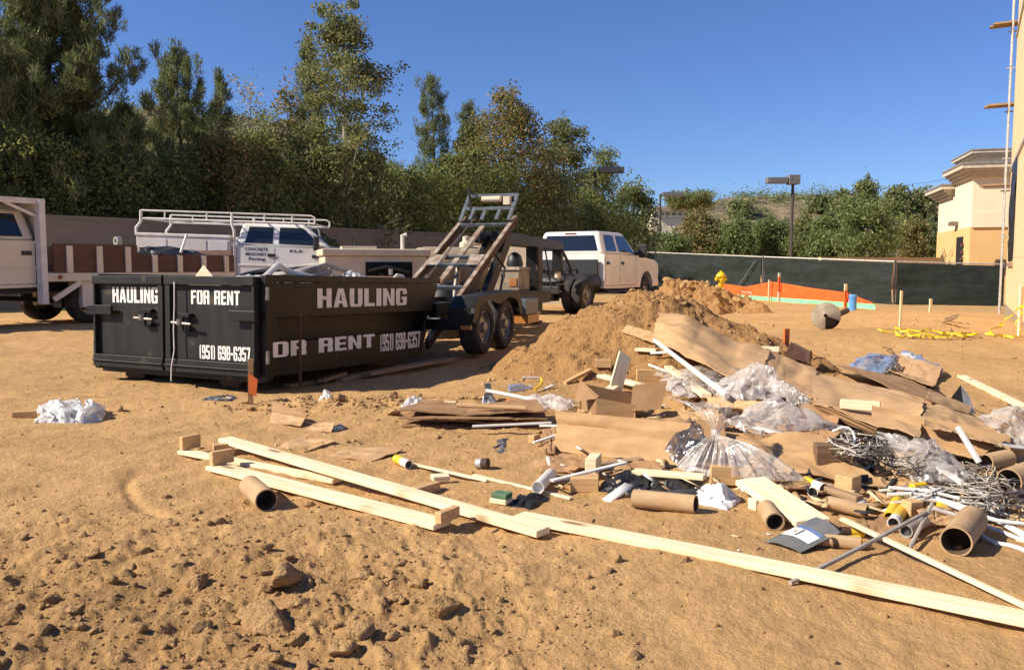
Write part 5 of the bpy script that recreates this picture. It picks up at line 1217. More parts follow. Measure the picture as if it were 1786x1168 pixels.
# flatbed stake truck at far left
h1 = Vector((-0.54, -0.84, 0)).normalized(); l1 = Vector((-h1.y, h1.x, 0)); O1 = Vector((-8.70, 15.5, 0)) - h1 * 1.0 - l1 * 1.16
T1, lf1 = truck('flatbed_truck', 'cream flatbed truck with brown stake sides, cut by the left edge', 'truck', O1, math.atan2(h1.y, h1.x), M['cream'], 0.22, 'none', 0.44)
def stake_bed(t):
    x1, x0, w = 0.93, -3.35, 1.16
    MB().box(x0, x1, -w, w, 0.84, 1.0).build('deck', M['cream'], t, bevel=0.012)
    for s in (-1, 1):
        m = MB(); m.box(x1 - 1.85, x1 - 0.13, *sorted((s * (w - 0.06), s * (w - 0.02))), 1.002, 1.56); m.box(x0 + 0.02, x1 - 1.851, *sorted((s * (w - 0.06), s * (w - 0.02))), 1.002, 1.38); m.build('stake_panel', M['brownply'], t)
        for k in range(8):
            x = x1 - 0.42 - k * 0.60
            if x > x0: MB().box(x - 0.06, x + 0.06, *sorted((s * (w - 0.019), s * (w + 0.025))), 1.0, 1.52 if k < 3 else 1.36).build('stake', M['cream'], t, bevel=0.006)
        MB().box(x1 - 0.34, x1 - 0.12, *sorted((s * (w + 0.0), s * (w + 0.012))), 0.88, 0.97).build('side_lamp', M['cream'], t, bevel=0.004)
        MB().lathe([(0, 0.03), (0.04, 0.025), (0.045, 0)], axis_m((x1 - 0.22, s * (w + 0.012), 0.925), (0, s, 0)), 12).build('marker_lamp', M['red'], t, smooth=True)
        # toolbox under the deck and the slanted brace
        MB().box(-1.1, 0.25, *sorted((s * (w - 0.55), s * (w - 0.06))), 0.33, 0.838).build('toolbox', M['cream'], t, bevel=0.015)
        MB().beam((0.82, s * (w - 0.04), 0.50), (0.28, s * (w - 0.04), 0.83), 0.05, 0.10).build('brace', M['cream'], t)
        for x in (0.0,): pass
    MB().box(x0 + 0.01, x0 + 0.05, -w + 0.07, w - 0.07, 1.002, 1.50).build('stake_panel', M['brownply'], t)
    # bulkhead and cab guard
    MB().box(0.94, 1.16 - 0.005, -1.17, 1.17, 0.50, 2.42).build('bulkhead', M['white_rack'], t, bevel=0.012) if False else None
    for s in (-1, 1): MB().box(0.935, 1.05, *sorted((s * 0.98, s * 1.18)), 0.42, 2.33).build('bulkhead_post', M['white_rack'], t, bevel=0.01)
    MB().box(0.94, 0.972, -0.979, 0.979, 0.84, 2.31).build('bulkhead', M['white_rack'], t)
    MB().box(0.90, 2.75, -1.12, 1.12, 2.335, 2.37).build('cab_guard', M['white_rack'], t, bevel=0.008)
    for s in (-1, 1): MB().box(0.90, 2.75, *sorted((s * 1.06, s * 1.12)), 2.27, 2.334).build('guard_rail', M['white_rack'], t)
    MB().beam((1.05, -1.05, 2.05), (1.6, -1.05, 2.28), 0.05, 0.05).build('guard_brace', M['white_rack'], t)
    MB().beam((1.05, 1.05, 2.05), (1.6, 1.05, 2.28), 0.05, 0.05).build('guard_brace', M['white_rack'], t)
    for s in (-1, 1):
        add_wheel(t, -0.05 - 1.2, s * 0.9, 0.44, 0.44, 0.24, s)
stake_bed(T1)
bpy.context.view_layer.update(); T1M = T1.matrix_world.copy()
def t1(x, y, z): return T1M @ Vector((x, y, z))
crumple('tarp', 'black tarp slumped over the load of the brown sided flatbed', 'tarp', [t1(-1.0, 1.13, 1.36), t1(-3.0, 1.13, 1.34), t1(-3.0, -0.9, 1.36), t1(-1.0, -0.9, 1.40)], M['tarp'], 0.17, 0.10, 5, sd=6, n=40)
tag(MB().tube([t1(-1.95, 1.12, 1.42), t1(-2.2, 1.0, 1.82)], 0.03, 8).build('white_pole', M['white_pl'], origin=t1(-2.1, 1.05, 1.6)), 'white pole leaning out of the flatbed load over the black tarp', 'pole')
MB_ = MB().lathe([(0.05, -0.05), (0.09, -0.05), (0.09, 0.05), (0.05, 0.05)], axis_m((0, 0, 0), (0.6, 0.8, 0)), 14, close=True)
o = MB_.build('pipe_ring', M['galv'], smooth=True); o.location = t1(-0.65, 0.9, 1.64); tag(o, 'small pipe ring standing on the flatbed side next to the bulkhead', 'pipe ring')

# white service truck with ladder rack
u2 = Vector((0.999, 0.03, 0)).normalized(); r2 = Vector((u2.y, -u2.x, 0)); Pq = P(237, 470, 21.2); Pq.z = 0.06
O2 = Pq + u2 * 1.45 - r2
T2, lf2 = truck('service_truck', 'white service truck with a ladder rack, parked behind the dumpster', 'truck', O2, math.atan2(u2.y, u2.x), M['white'], 0.26, 'none', 0.43, (1.93, 3.05))
def service_body(t):
    lf = lf2
    for s in (-1, 1):
        pr = [(-1.45, 0.62), (-0.55, 0.60)] + arc(0, 0.45, 0.55, 163, 17, 10) + [(0.55, 0.60), (0.90, 0.62), (0.90, 1.80), (-1.45, 1.80)]
        MB().prism(pr, *sorted((s * 0.62, s * 1.05))).build('side_box', M['white'], t, bevel=0.02)
        m = MB()
        for x0, x1, z0, z1 in ((-1.38, -0.70, 0.75, 1.74), (-0.62, 0.30, 1.12, 1.74), (0.38, 0.84, 0.72, 1.74)):
            m.box(x0, x1, *sorted((s * 1.051, s * 1.062)), z0, z1)
        m.build('compartment_door', M['white'], t, bevel=0.004)
        m = MB()
        for x in (-1.05, -0.2, 0.6): m.lathe([(0, 0.02), (0.035, 0.015), (0.04, 0)], axis_m((x, s * 1.063, 1.35), (0, s, 0)), 10)
        m.build('compartment_latch', M['chrome'], t)
        MB().box(-1.48, 0.92, *sorted((s * 0.60, s * 1.07)), 1.802, 1.88).build('body_top', M['white_rack'], t, bevel=0.02)
    MB().box(-1.4, 0.88, -0.619, 0.619, 0.85, 0.9).build('bed_floor', M['darkplastic'], t)
    MB().box(-1.47, -1.42, -0.618, 0.618, 0.8, 1.4).build('tailgate', M['white'], t)
    MB().box(-1.7, -1.46, -1.0, 1.0, 0.5, 0.64).build('rear_bumper', M['darkplastic'], t, bevel=0.02)
    # rack
    zl, zh = 2.24, 2.44; xs, xe = -1.35, 3.02
    for s in (-1, 1):
        for x, bow in ((-1.35, 0.12), (0.93, -0.06)):
            MB().tube([(x - bow, s * 1.0, 1.88 if x < 0 else 0.9), (x - bow, s * 1.0, 2.0), (x, s * 1.0, 2.16), (x, s * 1.0, zh)], 0.034, 10).build('rack_post', M['white_rack'], t, smooth=True)
        MB().tube([(xs, s * 1.0, zh), (xe - 0.1, s * 1.0, zh), (xe, s * 1.0, zh - 0.05), (xe, s * 1.0, zl + 0.03)], 0.023, 8).build('rack_rail', M['white_rack'], t, smooth=True)
        MB().tube([(xs, s * 1.0, zl), (xe, s * 1.0, zl)], 0.028, 8).build('rack_rail', M['white_rack'], t, smooth=True)
        for x in (-0.75, 0.30, 1.75, 2.45): MB().tube([(x, s * 1.0, zl), (x, s * 1.0, zh)], 0.02, 8).build('rack_upright', M['white_rack'], t, smooth=True)
    for x in (-1.33, -0.75, 0.30, 0.93, 1.75, 2.45, 2.98):
        MB().tube([(x, -0.97, zl + 0.001), (x, 0.97, zl + 0.001)], 0.02, 8).build('rack_crossbar', M['white_rack'], t, smooth=True)
    # cab lettering (lines on the rear door, short word on the front door)
    y = -1.0
    text_part('door_lettering', 'CONCRETE', M['blue_letter'], t, (1.26, y, 1.25 + lf), (1, 0, 0), (0, 0, 1), 0.58, 0.085, 0.03, 0.004)
    text_part('door_lettering', 'MASONRY', M['blue_letter'], t, (1.28, y, 1.125 + lf), (1, 0, 0), (0, 0, 1), 0.54, 0.085, 0.03, 0.004)
    text_part('door_lettering', 'Paving', M['blue_letter'], t, (1.36, y, 0.99 + lf), (1, 0, 0), (0, 0, 1), 0.42, 0.095, 0.03, 0.004)
    text_part('door_lettering', 'KLA', M['blue_letter'], t, (2.40, y, 1.24 + lf), (1, 0, 0), (0, 0, 1), 0.34, 0.07, 0.03, 0.004)
T2.rotation_euler = (0, R(1.8), math.atan2(u2.y, u2.x))
service_body(T2)

# beige compressor / pump box behind the dumpster
def compressor():
    c = P(652, 470, 14.2); c.z = 0; a = math.atan2(0.30, 0.95)
    t = thing('site_compressor', 'beige engine driven compressor box with an open black engine bay behind the dumpster', 'compressor', c, a)
    w = 1.0
    MB().box(-0.82, 0.92, 0.0, 1.15, 0.50, 1.30).build('housing', M['beige'], t, bevel=0.02)
    MB().box(-0.86, 0.98, -0.05, 1.2, 1.302, 1.42).build('lid', M['beige'], t, bevel=0.02)
    MB().box(-0.14, 0.66, -0.012, -0.002, 0.72, 1.20).build('engine_bay', M['gap'], t)
    m = MB()
    for x in (-0.05, 0.12, 0.3, 0.48): m.lathe([(0, -0.09), (0.055, -0.09), (0.055, 0.1), (0, 0.1)], axis_m((x, -0.05, 0.86 + 0.05 * math.sin(x * 9)), (0.1, 0, 1)), 10)
    m.tube([(-0.1, -0.06, 1.05), (0.2, -0.07, 1.12), (0.6, -0.06, 1.02)], 0.03, 8)
    m.build('engine', M['darkplastic'], t, smooth=True)
    MB().box(0.24, 0.30, -0.13, -0.1, 0.98, 1.08).build('air_filter', M['white_pl'], t)
    MB().box(-0.80, -0.50, -0.012, -0.002, 0.62, 1.08).build('louvre', M['beige'], t)
    MB().box(-0.5, 0.1, 0.3, 0.6, 1.421, 1.47).build('hatch', M['beige'], t, bevel=0.01)
    MB().tube([(0.55, 0.3, 1.42), (0.55, 0.3, 1.66), (0.62, 0.3, 1.68)], 0.035, 8).build('exhaust_stack', M['white_rack'], t, smooth=True)
    MB().tube([(-0.25, 0.4, 1.42), (-0.25, 0.4, 1.56)], 0.03, 8).build('filler_neck', M['darkplastic'], t, smooth=True)
    m = MB()
    for s in (-0.05, 1.2): pass
    for y in (-0.05, 1.2): add_wheel(t, 0.15, y, 0.33, 0.33, 0.2, -1 if y < 0 else 1)
    MB().box(-0.9, 1.0, 0.1, 1.05, 0.36, 0.498).build('frame', M['black'], t)
    MB().beam((-0.9, 0.55, 0.42), (-1.8, 0.55, 0.42), 0.1, 0.1).build('drawbar', M['black'], t)
compressor()
# tanks and drum behind the raised frame
def tank():
    c = P(800, 480, 15.3); c.z = 0; t = thing('water_tank', 'pale horizontal tank on a stand behind the raised trailer frame', 'tank', c, 0.35)
    MB().lathe([(0, -0.75), (0.28, -0.74), (0.42, -0.64), (0.44, -0.5), (0.44, 0.5), (0.42, 0.64), (0.28, 0.74), (0, 0.75)], axis_m((0, 0.5, 1.05), (1, 0, 0)), 24).build('vessel', M['conc'], t, smooth=True)
    for x in (-0.45, 0.45): MB().box(x - 0.06, x + 0.06, 0.2, 0.8, 0, 0.66).build('stand', M['black'], t)
    MB().lathe([(0, 0), (0.13, 0), (0.13, 0.08), (0.07, 0.12), (0.07, 0.2), (0, 0.22)], axis_m((0.3, 0.5, 1.485), (0, 0, 1)), 16).build('valve', M['beige'], t, smooth=True)
tank()
def tote():
    c = P(778, 500, 13.2); c.z = 0; t = thing('black_drum', 'black plastic drum standing below the raised trailer frame', 'drum', c, 0)
    MB().lathe([(0, 0), (0.28, 0), (0.30, 0.03), (0.30, 0.28), (0.31, 0.30), (0.30, 0.32), (0.30, 0.58), (0.31, 0.60), (0.30, 0.62), (0.29, 0.86), (0.27, 0.89), (0.0, 0.89)], None, 24).build('shell', M['darkplastic'], t, smooth=True)
    MB().lathe([(0, 0), (0.03, 0), (0.03, 0.025), (0, 0.03)], axis_m((0.15, 0.05, 0.89), (0, 0, 1)), 10).build('bung', M['white_pl'], t)
tote()

# ================================================================== hydrant, barrier mesh, pipe, stakes, drum, tape
def hydrant():
    c = P(1257, 507, 24.5); t = thing('fire_hydrant', 'yellow fire hydrant with a wide bonnet in front of the dark fence', 'fire hydrant', c, 0.2)
    k = P(1257, 472, 24.5).z - c.z
    s = k / 0.80
    S = lambda p: [(r * s, z * s) for r, z in p]
    MB().lathe(S([(0, -0.15), (0.10, -0.15), (0.10, 0.0), (0.15, 0.0), (0.15, 0.05), (0.105, 0.06), (0.10, 0.40), (0.12, 0.44), (0.12, 0.50), (0.10, 0.52)]), None, 20).build('barrel', M['hydrant'], t, smooth=True)
    MB().lathe(S([(0.10, 0.521), (0.20, 0.56), (0.20, 0.60), (0.15, 0.68), (0.07, 0.74), (0.05, 0.74), (0.05, 0.80), (0, 0.80)]), None, 20).build('bonnet', M['hydrant'], t, smooth=True)
    for a in (-1, 1): MB().lathe(S([(0.055, 0.0), (0.055, 0.12), (0.075, 0.12), (0.075, 0.18), (0, 0.19)]), axis_m((a * 0.05 * s, 0, 0.47 * s), (a, 0, 0)), 14).build('side_outlet', M['hydrant'], t, smooth=True)
    MB().lathe(S([(0.08, 0.0), (0.08, 0.10), (0.10, 0.10), (0.10, 0.17), (0, 0.18)]), axis_m((0, -0.04 * s, 0.42 * s), (0, -1, 0)), 14).build('pumper_outlet', M['hydrant'], t, smooth=True)
    MB().lathe(S([(0.10, -1.2), (0.12, -0.16), (0.16, -0.15), (0.16, -0.10), (0, -0.10)]), None, 16).build('base_flange', M['rust'], t, smooth=True)
hydrant()
# barrier: orange mesh and green strip along stakes
BL = [(1256, 522, 30.5), (1300, 526, 29), (1345, 529, 27.5), (1358, 530, 27), (1420, 534, 25), (1475, 538, 23.2), (1522, 541, 22.2)]
bpts = [P(a, b, d) for a, b, d in BL]
for p in bpts: p.z = hz(p.x, p.y)
def barrier():
    tops = [494, 500, 491, 493, 503, 510, 528]
    oz = [P(a, tt, d).z for (a, b, d), tt in zip(BL, tops)]; gz = [P(a, b - 11, d).z for (a, b, d) in BL]
    # densify
    def dens(vals, n=90):
        s = np.linspace(0, len(vals) - 1, n); return np.interp(s, np.arange(len(vals)), vals)
    n = 90; X = dens([p.x for p in bpts]); Y = dens([p.y for p in bpts]); G0 = np.array([hz(x, y) for x, y in zip(X, Y)]); TO = dens(oz); GR = dens(gz)
    GR = np.minimum(GR, TO - 0.03)
    def strip(name, lo, hi, off, m, label, cat, wob):
        V = []; k = 10
        for j in range(k + 1):
            f = j / k; V.append(np.stack([X + 0 * f, Y + off + wob * fbm(np.arange(n) * 0.13, np.full(n, f * 2.0 + off * 9), 3), lo + (hi - lo) * f], -1))
        V = np.stack(V, 0).reshape(-1, 3); i, j = np.meshgrid(np.arange(k), np.arange(n - 1), indexing='ij')
        F = np.stack([i * n + j, i * n + j + 1, (i + 1) * n + j + 1, (i + 1) * n + j], -1).reshape(-1, 4)
        c = V.mean(0); o = ob(name, np_mesh(name, V - c, F, True), m); o.location = c
        so = o.modifiers.new('thick', 'SOLIDIFY'); so.thickness = 0.006; tag(o, label, cat)
    strip('barrier_mesh', GR - 0.12, TO, 0.0, M['orange'], 'orange plastic barrier mesh sagging between stakes in front of the fence', 'barrier mesh', 0.10)
    strip('ground_sheet', G0 - 0.03, GR, -0.14, M['green_strip'], 'pale green sheet along the foot of the orange barrier mesh', 'sheet', 0.04)
barrier()
def stake(px, py0, py1, d, label, w=0.05, m='wood', tip=None, lean=0.0, group='survey stakes', tipm='orange_pt', flag=None):
    b = P(px, py1, d); z1 = P(px, py0, d).z; g = hz(b.x, b.y); z0 = min(g, b.z) - 0.06
    t = thing('survey_stake', label, 'stake', (b.x, b.y, z0), 0.3, group)
    h = z1 - z0; q = Vector((lean * h, 0, h))
    MB().beam((0, 0, 0), q, w, w * 0.5, up=(0, 1, 0)).build('shaft', M[m], t)
    if tip: MB().beam(q * (1 - tip[1]), q * (1 - tip[0]), w * 1.06, w * 0.56, up=(0, 1, 0)).build('paint_mark', M[tipm], t)
    if flag: 
        MB().plate([q * 0.36 + Vector((-0.012, -0.016, 0)), q * 0.30 + Vector((0.040, -0.030, 0)), q * 0.62 + Vector((0.052, -0.034, 0)), q * 0.74 + Vector((-0.012, -0.016, 0))], (0.004, 0.006, 0)).build('ribbon', M['orange_pt'], t)
    return t
bd = {1357: 27.0, 1472: 23.3, 1341: 27.6, 1234: 31.5}
stake(1358, 476, 525, 26.85, 'white topped stake with an orange band, tallest in the orange mesh', 0.07, 'white_pl', (0.12, 0.62))
stake(1341, 488, 522, 27.4, 'bare stake at the peak of the orange mesh', 0.06)
stake(1474, 495, 535, 23.1, 'orange wrapped stake near the blue pipe', 0.08, 'wood', (0.25, 1.0))
stake(1234, 489, 505, 29.5, 'pale stake left of the hydrant', 0.07)
stake(1570, 507, 570, G(1570, 570).y, 'tall thin wooden stake standing alone before the darkest fence run', 0.045)
stake(1623, 521, 535, 21.5, 'short wooden stake stub in front of the darkest fence run', 0.07)
stake(1778, 500, 588, G(1778, 588).y, 'stake wrapped with yellow tape below the plywood wall', 0.06)
stake(437, 626, 705, G(437, 705).y, 'wooden stake with orange ribbon in front of the dumpster door', 0.042, 'wood_o', None, 0.02, flag=True)
stake(1371, 573, 601, G(1371, 601).y, 'stake with a fluorescent orange top behind the big cardboard sheet', 0.06, 'orange_pt')
c = G(1487, 541); z = P(1487, 515, c.y).z
t = thing('pipe_stub', 'blue plastic pipe stub standing at the end of the orange barrier', 'pipe', (c.x, c.y, hz(c.x, c.y) - 0.05))
rr = 0.5 * 13 * c.y / F0
MB().tube([(0, 0, 0), (0, 0, z - c.z + 0.02)], rr, 18).build('pipe', M['bluepipe'], t, smooth=True)
MB().lathe([(rr * 1.08, -0.05), (rr * 1.08, 0.03), (rr * 0.9, 0.05), (0, 0.055)], axis_m((0, 0, z - c.z + 0.02), (0, 0, 1)), 18).build('cap', M['bluepipe'], t, smooth=True)
# small grey pipe frame
a = P(1311, 512, 24.0); b = P(1311, 531, 24.0)
g = MB().tube([P(1290, 509, 24.6), P(1309, 510, 24.1), a, b], 0.018, 6); tag(g.build('pipe_riser', M['galv'], origin=b), 'thin grey bent pipe riser in front of the green sheet', 'pipe')
crumple('yellow_bag', 'small yellow plastic scrap at the foot of the pale green sheet', 'plastic', [P(1294, 533, 24.2), P(1310, 533, 24.2), P(1310, 529, 24.2), P(1294, 529, 24.2)], M['yellow'], 0.02, 0.02, 5, n=10)
def drum():
    c = G(1440, 574); r = 24.5 / F0 * c.y
    t = thing('concrete_drum', 'dusty round concrete drum with a conical face lying on the dirt', 'drum', (c.x, c.y, c.z + r * 0.93), 0)
    ax = Vector((-0.40, -0.9, 0.12))
    A = axis_m((0, 0, 0), ax); n = 64
    down = A.to_3x3().inverted() @ Vector((0, 0, -1)); rgt = A.to_3x3().inverted() @ Vector((1, 0, 0)); s0 = math.atan2(down.y, down.x); sg = 1 if (down.x * rgt.y - down.y * rgt.x) > 0 else -1
    def face(name, inside, mm):
        m = MB(); ring = [(r * 0.98, .16), (r * 0.74, .31), (r * 0.50, .46), (r * 0.30, .58), (r * 0.13, .66)]
        dip = 0.30 if inside else 0.0; a0, a1 = (0.0, 1.25) if inside else (1.25, 2 * math.pi); k = 14 if inside else 50; V = []
        for q in range(k + 1):
            a = s0 + sg * (a0 + (a1 - a0) * q / k); row = [A @ Vector((rr_ * math.cos(a), rr_ * math.sin(a), (zz_ - dip * (rr_ / r)) * r)) for rr_, zz_ in ring]
            row.append(A @ Vector((r * 0.98 * math.cos(a), r * 0.98 * math.sin(a), -0.2 * r))); V.append(row)
        nn = len(V[0]); m.v = [tuple(p) for row in V for p in row]
        for q in range(k):
            for e in range(nn - 2): m.f.append((q * nn + e, (q + 1) * nn + e, (q + 1) * nn + e + 1, q * nn + e + 1))
        if not inside:
            for q in (0, k): m.f.append(tuple(q * nn + e for e in range(nn)))
        m.build(name, M[mm], t, smooth=True)
    face('cone_face', False, 'conc'); face('hollow', True, 'drumdark')
    MB().lathe([(0.0, -0.55 * r), (r * 0.7, -0.5 * r), (r * 0.95, -0.25 * r), (r, 0.0), (r * 0.982, 0.13 * r)], A, 40).build('body', M['conc'], t, smooth=True)
    MB().lathe([(0.13 * r, 0.655 * r), (0.09 * r, 0.70 * r), (0.085 * r, 0.45 * r), (0, 0.45 * r)], axis_m((0, 0, 0), ax), 14).build('hub', M['rust'], t, smooth=True)
    MB().prism([(0, -r * 0.95), (0, -r * 0.1), (r * 0.15, r * 0.02), (r * 0.85, -r * 0.45), (r * 0.55, -r * 0.86)], -r * 1.02, -r * 0.25, Matrix.Rotation(-0.4, 4, 'Z')).build('broken_plate', M['conc'], t) if False else None
    # added dark bar standing in for the thin shadow beside the drum
    p = P(1478, 541, c.y + 0.5); tag(MB().tube([Vector((c.x + r * 0.6, c.y + 0.3, c.z + 0.12)), Vector((p.x, p.y, p.z))], 0.045, 8).build('dark_bar', M['rust'], origin=p), 'dark bar standing in for the thin shadow behind the round concrete drum', 'rod')
drum()
def tape(pts, label, sd):
    m = MB(); rg = random.Random(sd); P_ = []
    for k in range(len(pts) - 1):
        for j in range(6):
            q = pts[k].lerp(pts[k + 1], j / 6); P_.append(q + Vector((rg.uniform(-.05, .05), rg.uniform(-.05, .05), rg.uniform(-0.02, .02))))
    P_.append(pts[-1])
    for k in range(len(P_) - 1):
        w = Vector((0, 0.012 * math.cos(k * 0.9), 0.010 * abs(math.sin(k * 0.9)) + 0.006))
        a, b = P_[k], P_[k + 1]; w2 = Vector((0, 0.012 * math.cos(k * 0.9 + 0.9), 0.010 * abs(math.sin(k * 0.9 + 0.9)) + 0.006))
        m.add([a - w, b - w2, b + w2, a + w], [(0, 1, 2, 3)])
    o = m.build('caution_tape', M['tape'], origin=P_[len(P_) // 2]); tag(o, label, 'tape'); return o
tape([G(1536, 575, .03), G(1560, 580, .04), G(1578, 586, .04), G(1625, 588, .04), G(1668, 587, .05), G(1698, 583, .04), G(1650, 580, .05), G(1600, 575, .04), G(1566, 572, .04), G(1590, 584, .05), G(1640, 584, .05), G(1690, 587, .04)], 'yellow tape tangled on the dirt around the tall thin stake', 1)
tape([G(1720, 583, .03), G(1752, 586, .03), G(1777, 586, .05), P(1778, 540, G(1778, 588).y), P(1800, 520, G(1778, 588).y - .6)], 'yellow tape strung to the stake by the plywood wall', 2)
tape([G(1726, 580, .03), P(1752, 565, G(1752, 585).y), P(1790, 525, 13.0)], 'yellow tape slanting up toward the plywood wall', 3)
for a in ((1648, 556, 1672, 548, 'crossed weathered stick in the dirt before the darkest fence run, pointing right'), (1645, 562, 1668, 553, 'weathered stick lying left in front of the darkest fence run')):
    tag(MB().beam(G(a[0], a[1], .03), G(a[2], a[3], .2), 0.05, 0.03).build('stick', M['wood_d'], origin=G(a[0], a[1], .03)), a[4], 'stick')

# ================================================================== DEBRIS
def Gs(q):
    return G(q[0], q[1], q[2] if len(q) > 2 else 0.0)
def plank(p, q, w, th, label, m='wood', cat='board', name='board', group=None, up=(0, 0, 1), bow=0.0, cleats=()):
    """a sawn board between two end points (centre line), local x along it"""
    p = Vector(p); q = Vector(q); L = (q - p).length; Mx = frame_m((p + q) / 2, q - p, up)
    n = 1 if not bow else 10; mb = MB()
    for k in range(n + 1):
        x = -L / 2 + L * k / n; zz = bow * math.sin(math.pi * k / n)
        mb.v += [(x, -w / 2, zz - th / 2), (x, w / 2, zz - th / 2), (x, w / 2, zz + th / 2), (x, -w / 2, zz + th / 2)]
    for k in range(n):
        a = 4 * k
        for j in range(4): mb.f.append((a + j, a + (j + 1) % 4, a + 4 + (j + 1) % 4, a + 4 + j))
    mb.f.append((3, 2, 1, 0)); a = 4 * n; mb.f.append((a, a + 1, a + 2, a + 3))
    o = mb.build(name, M[m], bevel=min(0.003, th * 0.15), seg=1); o.matrix_world = Mx; tag(o, label, cat, group)
    for (side, ln, dy, hh, dx) in cleats:
        s = 1 if side > 0 else -1
        c = MB().box(-0.019, 0.019, -ln / 2, ln / 2, 0, hh).build('cleat', M['wood_o'], o, bevel=0.003, seg=1)
        c.location = (s * (L / 2 - 0.019 + dx), dy, th / 2 + 0.001); c.rotation_euler = (0, 0, 0.06 * s)
    return o
def pl(a, b, w, th, label, **k):
    h0 = a[2] if len(a) > 2 else 0; h1 = b[2] if len(b) > 2 else 0
    return plank(G(a[0], a[1], h0 + th / 2), G(b[0], b[1], h1 + th / 2), w, th, label, **k)

# the studs in the foreground
pl((905, 900, .012), (1870, 1096, .012), 0.088, 0.028, 'longest pale stud, running from bottom centre out of the frame at right', group='pale studs in the foreground', bow=0.004)
pl((392, 766, 0.055), (948, 928, 0.012), 0.088, 0.029, 'upper stud of the left pair, with a dark knot near its right end', group='pale studs in the foreground')
pl((374, 813, 0.012), (772, 915, 0.012), 0.112, 0.024, 'lower wide stud of the left pair with orange-tipped cleats at both ends', group='pale studs in the foreground',
   cleats=((-1, 0.13, 0.035, 0.075, 0.0), (1, 0.13, 0.03, 0.05, 0.02)))
pl((317, 787, 0.010), (588, 838, 0.008), 0.070, 0.024, 'short stud lying under the left pair with a cleat at its far left', group='pale studs in the foreground',
   cleats=((-1, 0.125, 0.045, 0.08, 0.0),))
def block(q, size, yaw, label, m='wood_o', tilt=(0, 0), name='wood_block', group='lumber offcuts'):
    l, w, h = size; p = Gs(q)
    o = MB().box(-l / 2, l / 2, -w / 2, w / 2, 0, h).build(name, M[m], bevel=0.003, seg=1)
    o.location = p - Vector((0, 0, 0.004)); o.rotation_euler = (tilt[0], tilt[1], yaw); return tag(o, label, 'wood block', group)
block((390, 792, 0.0), (0.12, 0.038, 0.07), 0.5, 'orange end block propping the left end of the upper stud')
block((742, 858), (0.17, 0.045, 0.045), 0.9, 'long thin offcut leaning beside the upper stud', tilt=(0.1, 0))
block((768, 836, 0.02), (0.09, 0.07, 0.03), 0.3, 'small flat offcut on top of the long thin offcut', 'wood')
block((43, 727), (0.16, 0.05, 0.05), 0.25, 'brown offcut poking out left of the white plastic bag', 'wood_o')
block((1020, 853), (0.14, 0.10, 0.075), -0.12, 'thick offcut with a pale end right of the white tube', 'wood_o')
block((1035, 822, 0.03), (0.06, 0.15, 0.09), -0.3, 'pale upright offcut behind the thick offcut', 'wood')
block((1262, 842, 0.02), (0.135, 0.06, 0.095), -0.1, 'orange offcut in front of the gathered plastic knot')
block((1455, 806, 0.06), (0.20, 0.10, 0.10), -0.15, 'dark brown chunk of timber draped with grey cables', 'timber')
block((1478, 862, 0.02), (0.09, 0.09, 0.10), 0.7, 'squarish orange offcut right of the yellow topped tube')
block((1500, 712, 0.20), (0.22, 0.07, 0.05), -0.45, 'pale round-ended offcut lying on the big right cardboard sheet', 'wood')
block((1052, 640, 0.02), (0.16, 0.05, 0.08), -0.1, 'orange offcut at the foot of the dirt heap left of the upright plank')
block((1130, 664, 0.06), (0.21, 0.05, 0.11), 0.0, 'darker offcut standing on edge right of the upright plank')
block((1128, 612, 0.02), (0.22, 0.10, 0.03), -0.5, 'yellowish wedge of board below the top cardboard sheet', 'wood')
block((1342, 612, 0.06), (0.20, 0.05, 0.05), -0.4, 'small pale offcut on the right edge of the top cardboard sheet', 'wood')
block((1318, 886, 0.0), (0.05, 0.05, 0.05), 0.5, 'small pale offcut beside the open mouthed cardboard tube', 'wood')
block((1062, 762, 0.0), (0.05, 0.05, 0.04), 0.5, 'tiny pale offcut left of the front cardboard sheet', 'wood') if False else None
block((932, 770, 0.0), (0.07, 0.05, 0.05), 0.9, 'small knotty offcut left of the front cardboard sheet', 'wood_o')
block((785, 708, 0.01), (0.09, 0.05, 0.04), 0.1, 'pale offcut at the left end of the brown cardboard stack', 'wood')
block((1400, 783, 0.14), (0.10, 0.06, 0.05), 0.2, 'pale scrap sticking up out of the lower cardboard sheet', 'wood') if False else None
block((1590, 905, 0.0), (0.07, 0.06, 0.09), 0.3, 'orange offcut standing among the yellow tubes', 'wood_o')
block((1585, 812, 0.05), (0.14, 0.10, 0.07), 0.4, 'orange brown offcut under the grey cables', 'wood_o')
# leaning and lying boards in the pile
a = G(1072, 684, 0.03); plank(a, P(1090, 618, a.y + 0.28), 0.125, 0.02, 'pale plank standing upright against the dirt heap behind the open box', 'wood', up=(0.35, -1, 0.1))
pl((1048, 655, 0.06), (1135, 676, 0.05), 0.09, 0.03, 'pale board crossing behind the upright plank')
pl((1050, 690, 0.05), (1080, 668, 0.06), 0.09, 0.03, 'short pale board behind the open cardboard box')
pl((985, 668, 0.0), (1030, 645, 0.02), 0.05, 0.03, 'orange stick of lumber left of the open box', m='wood_o')
pl((1165, 640, 0.06), (1232, 690, 0.10), 0.07, 0.03, 'yellow pale board beneath the white rod')
pl((1677, 656, 0.02), (1800, 716, 0.02), 0.085, 0.025, 'pale board lying on bare dirt at the right edge')
q0 = [G(1283, 836, 0.10), G(1334, 830, 0.11), G(1466, 893, 0.05), G(1388, 908, 0.05)]
q0[2] = q0[1] + (q0[3] - q0[0]) * 1.02
cen = sum(q0, Vector()) / 4; Mx = frame_m(cen, (q0[3] + q0[2]) / 2 - (q0[0] + q0[1]) / 2, (0, 0, 1)); inv = Mx.inverted()
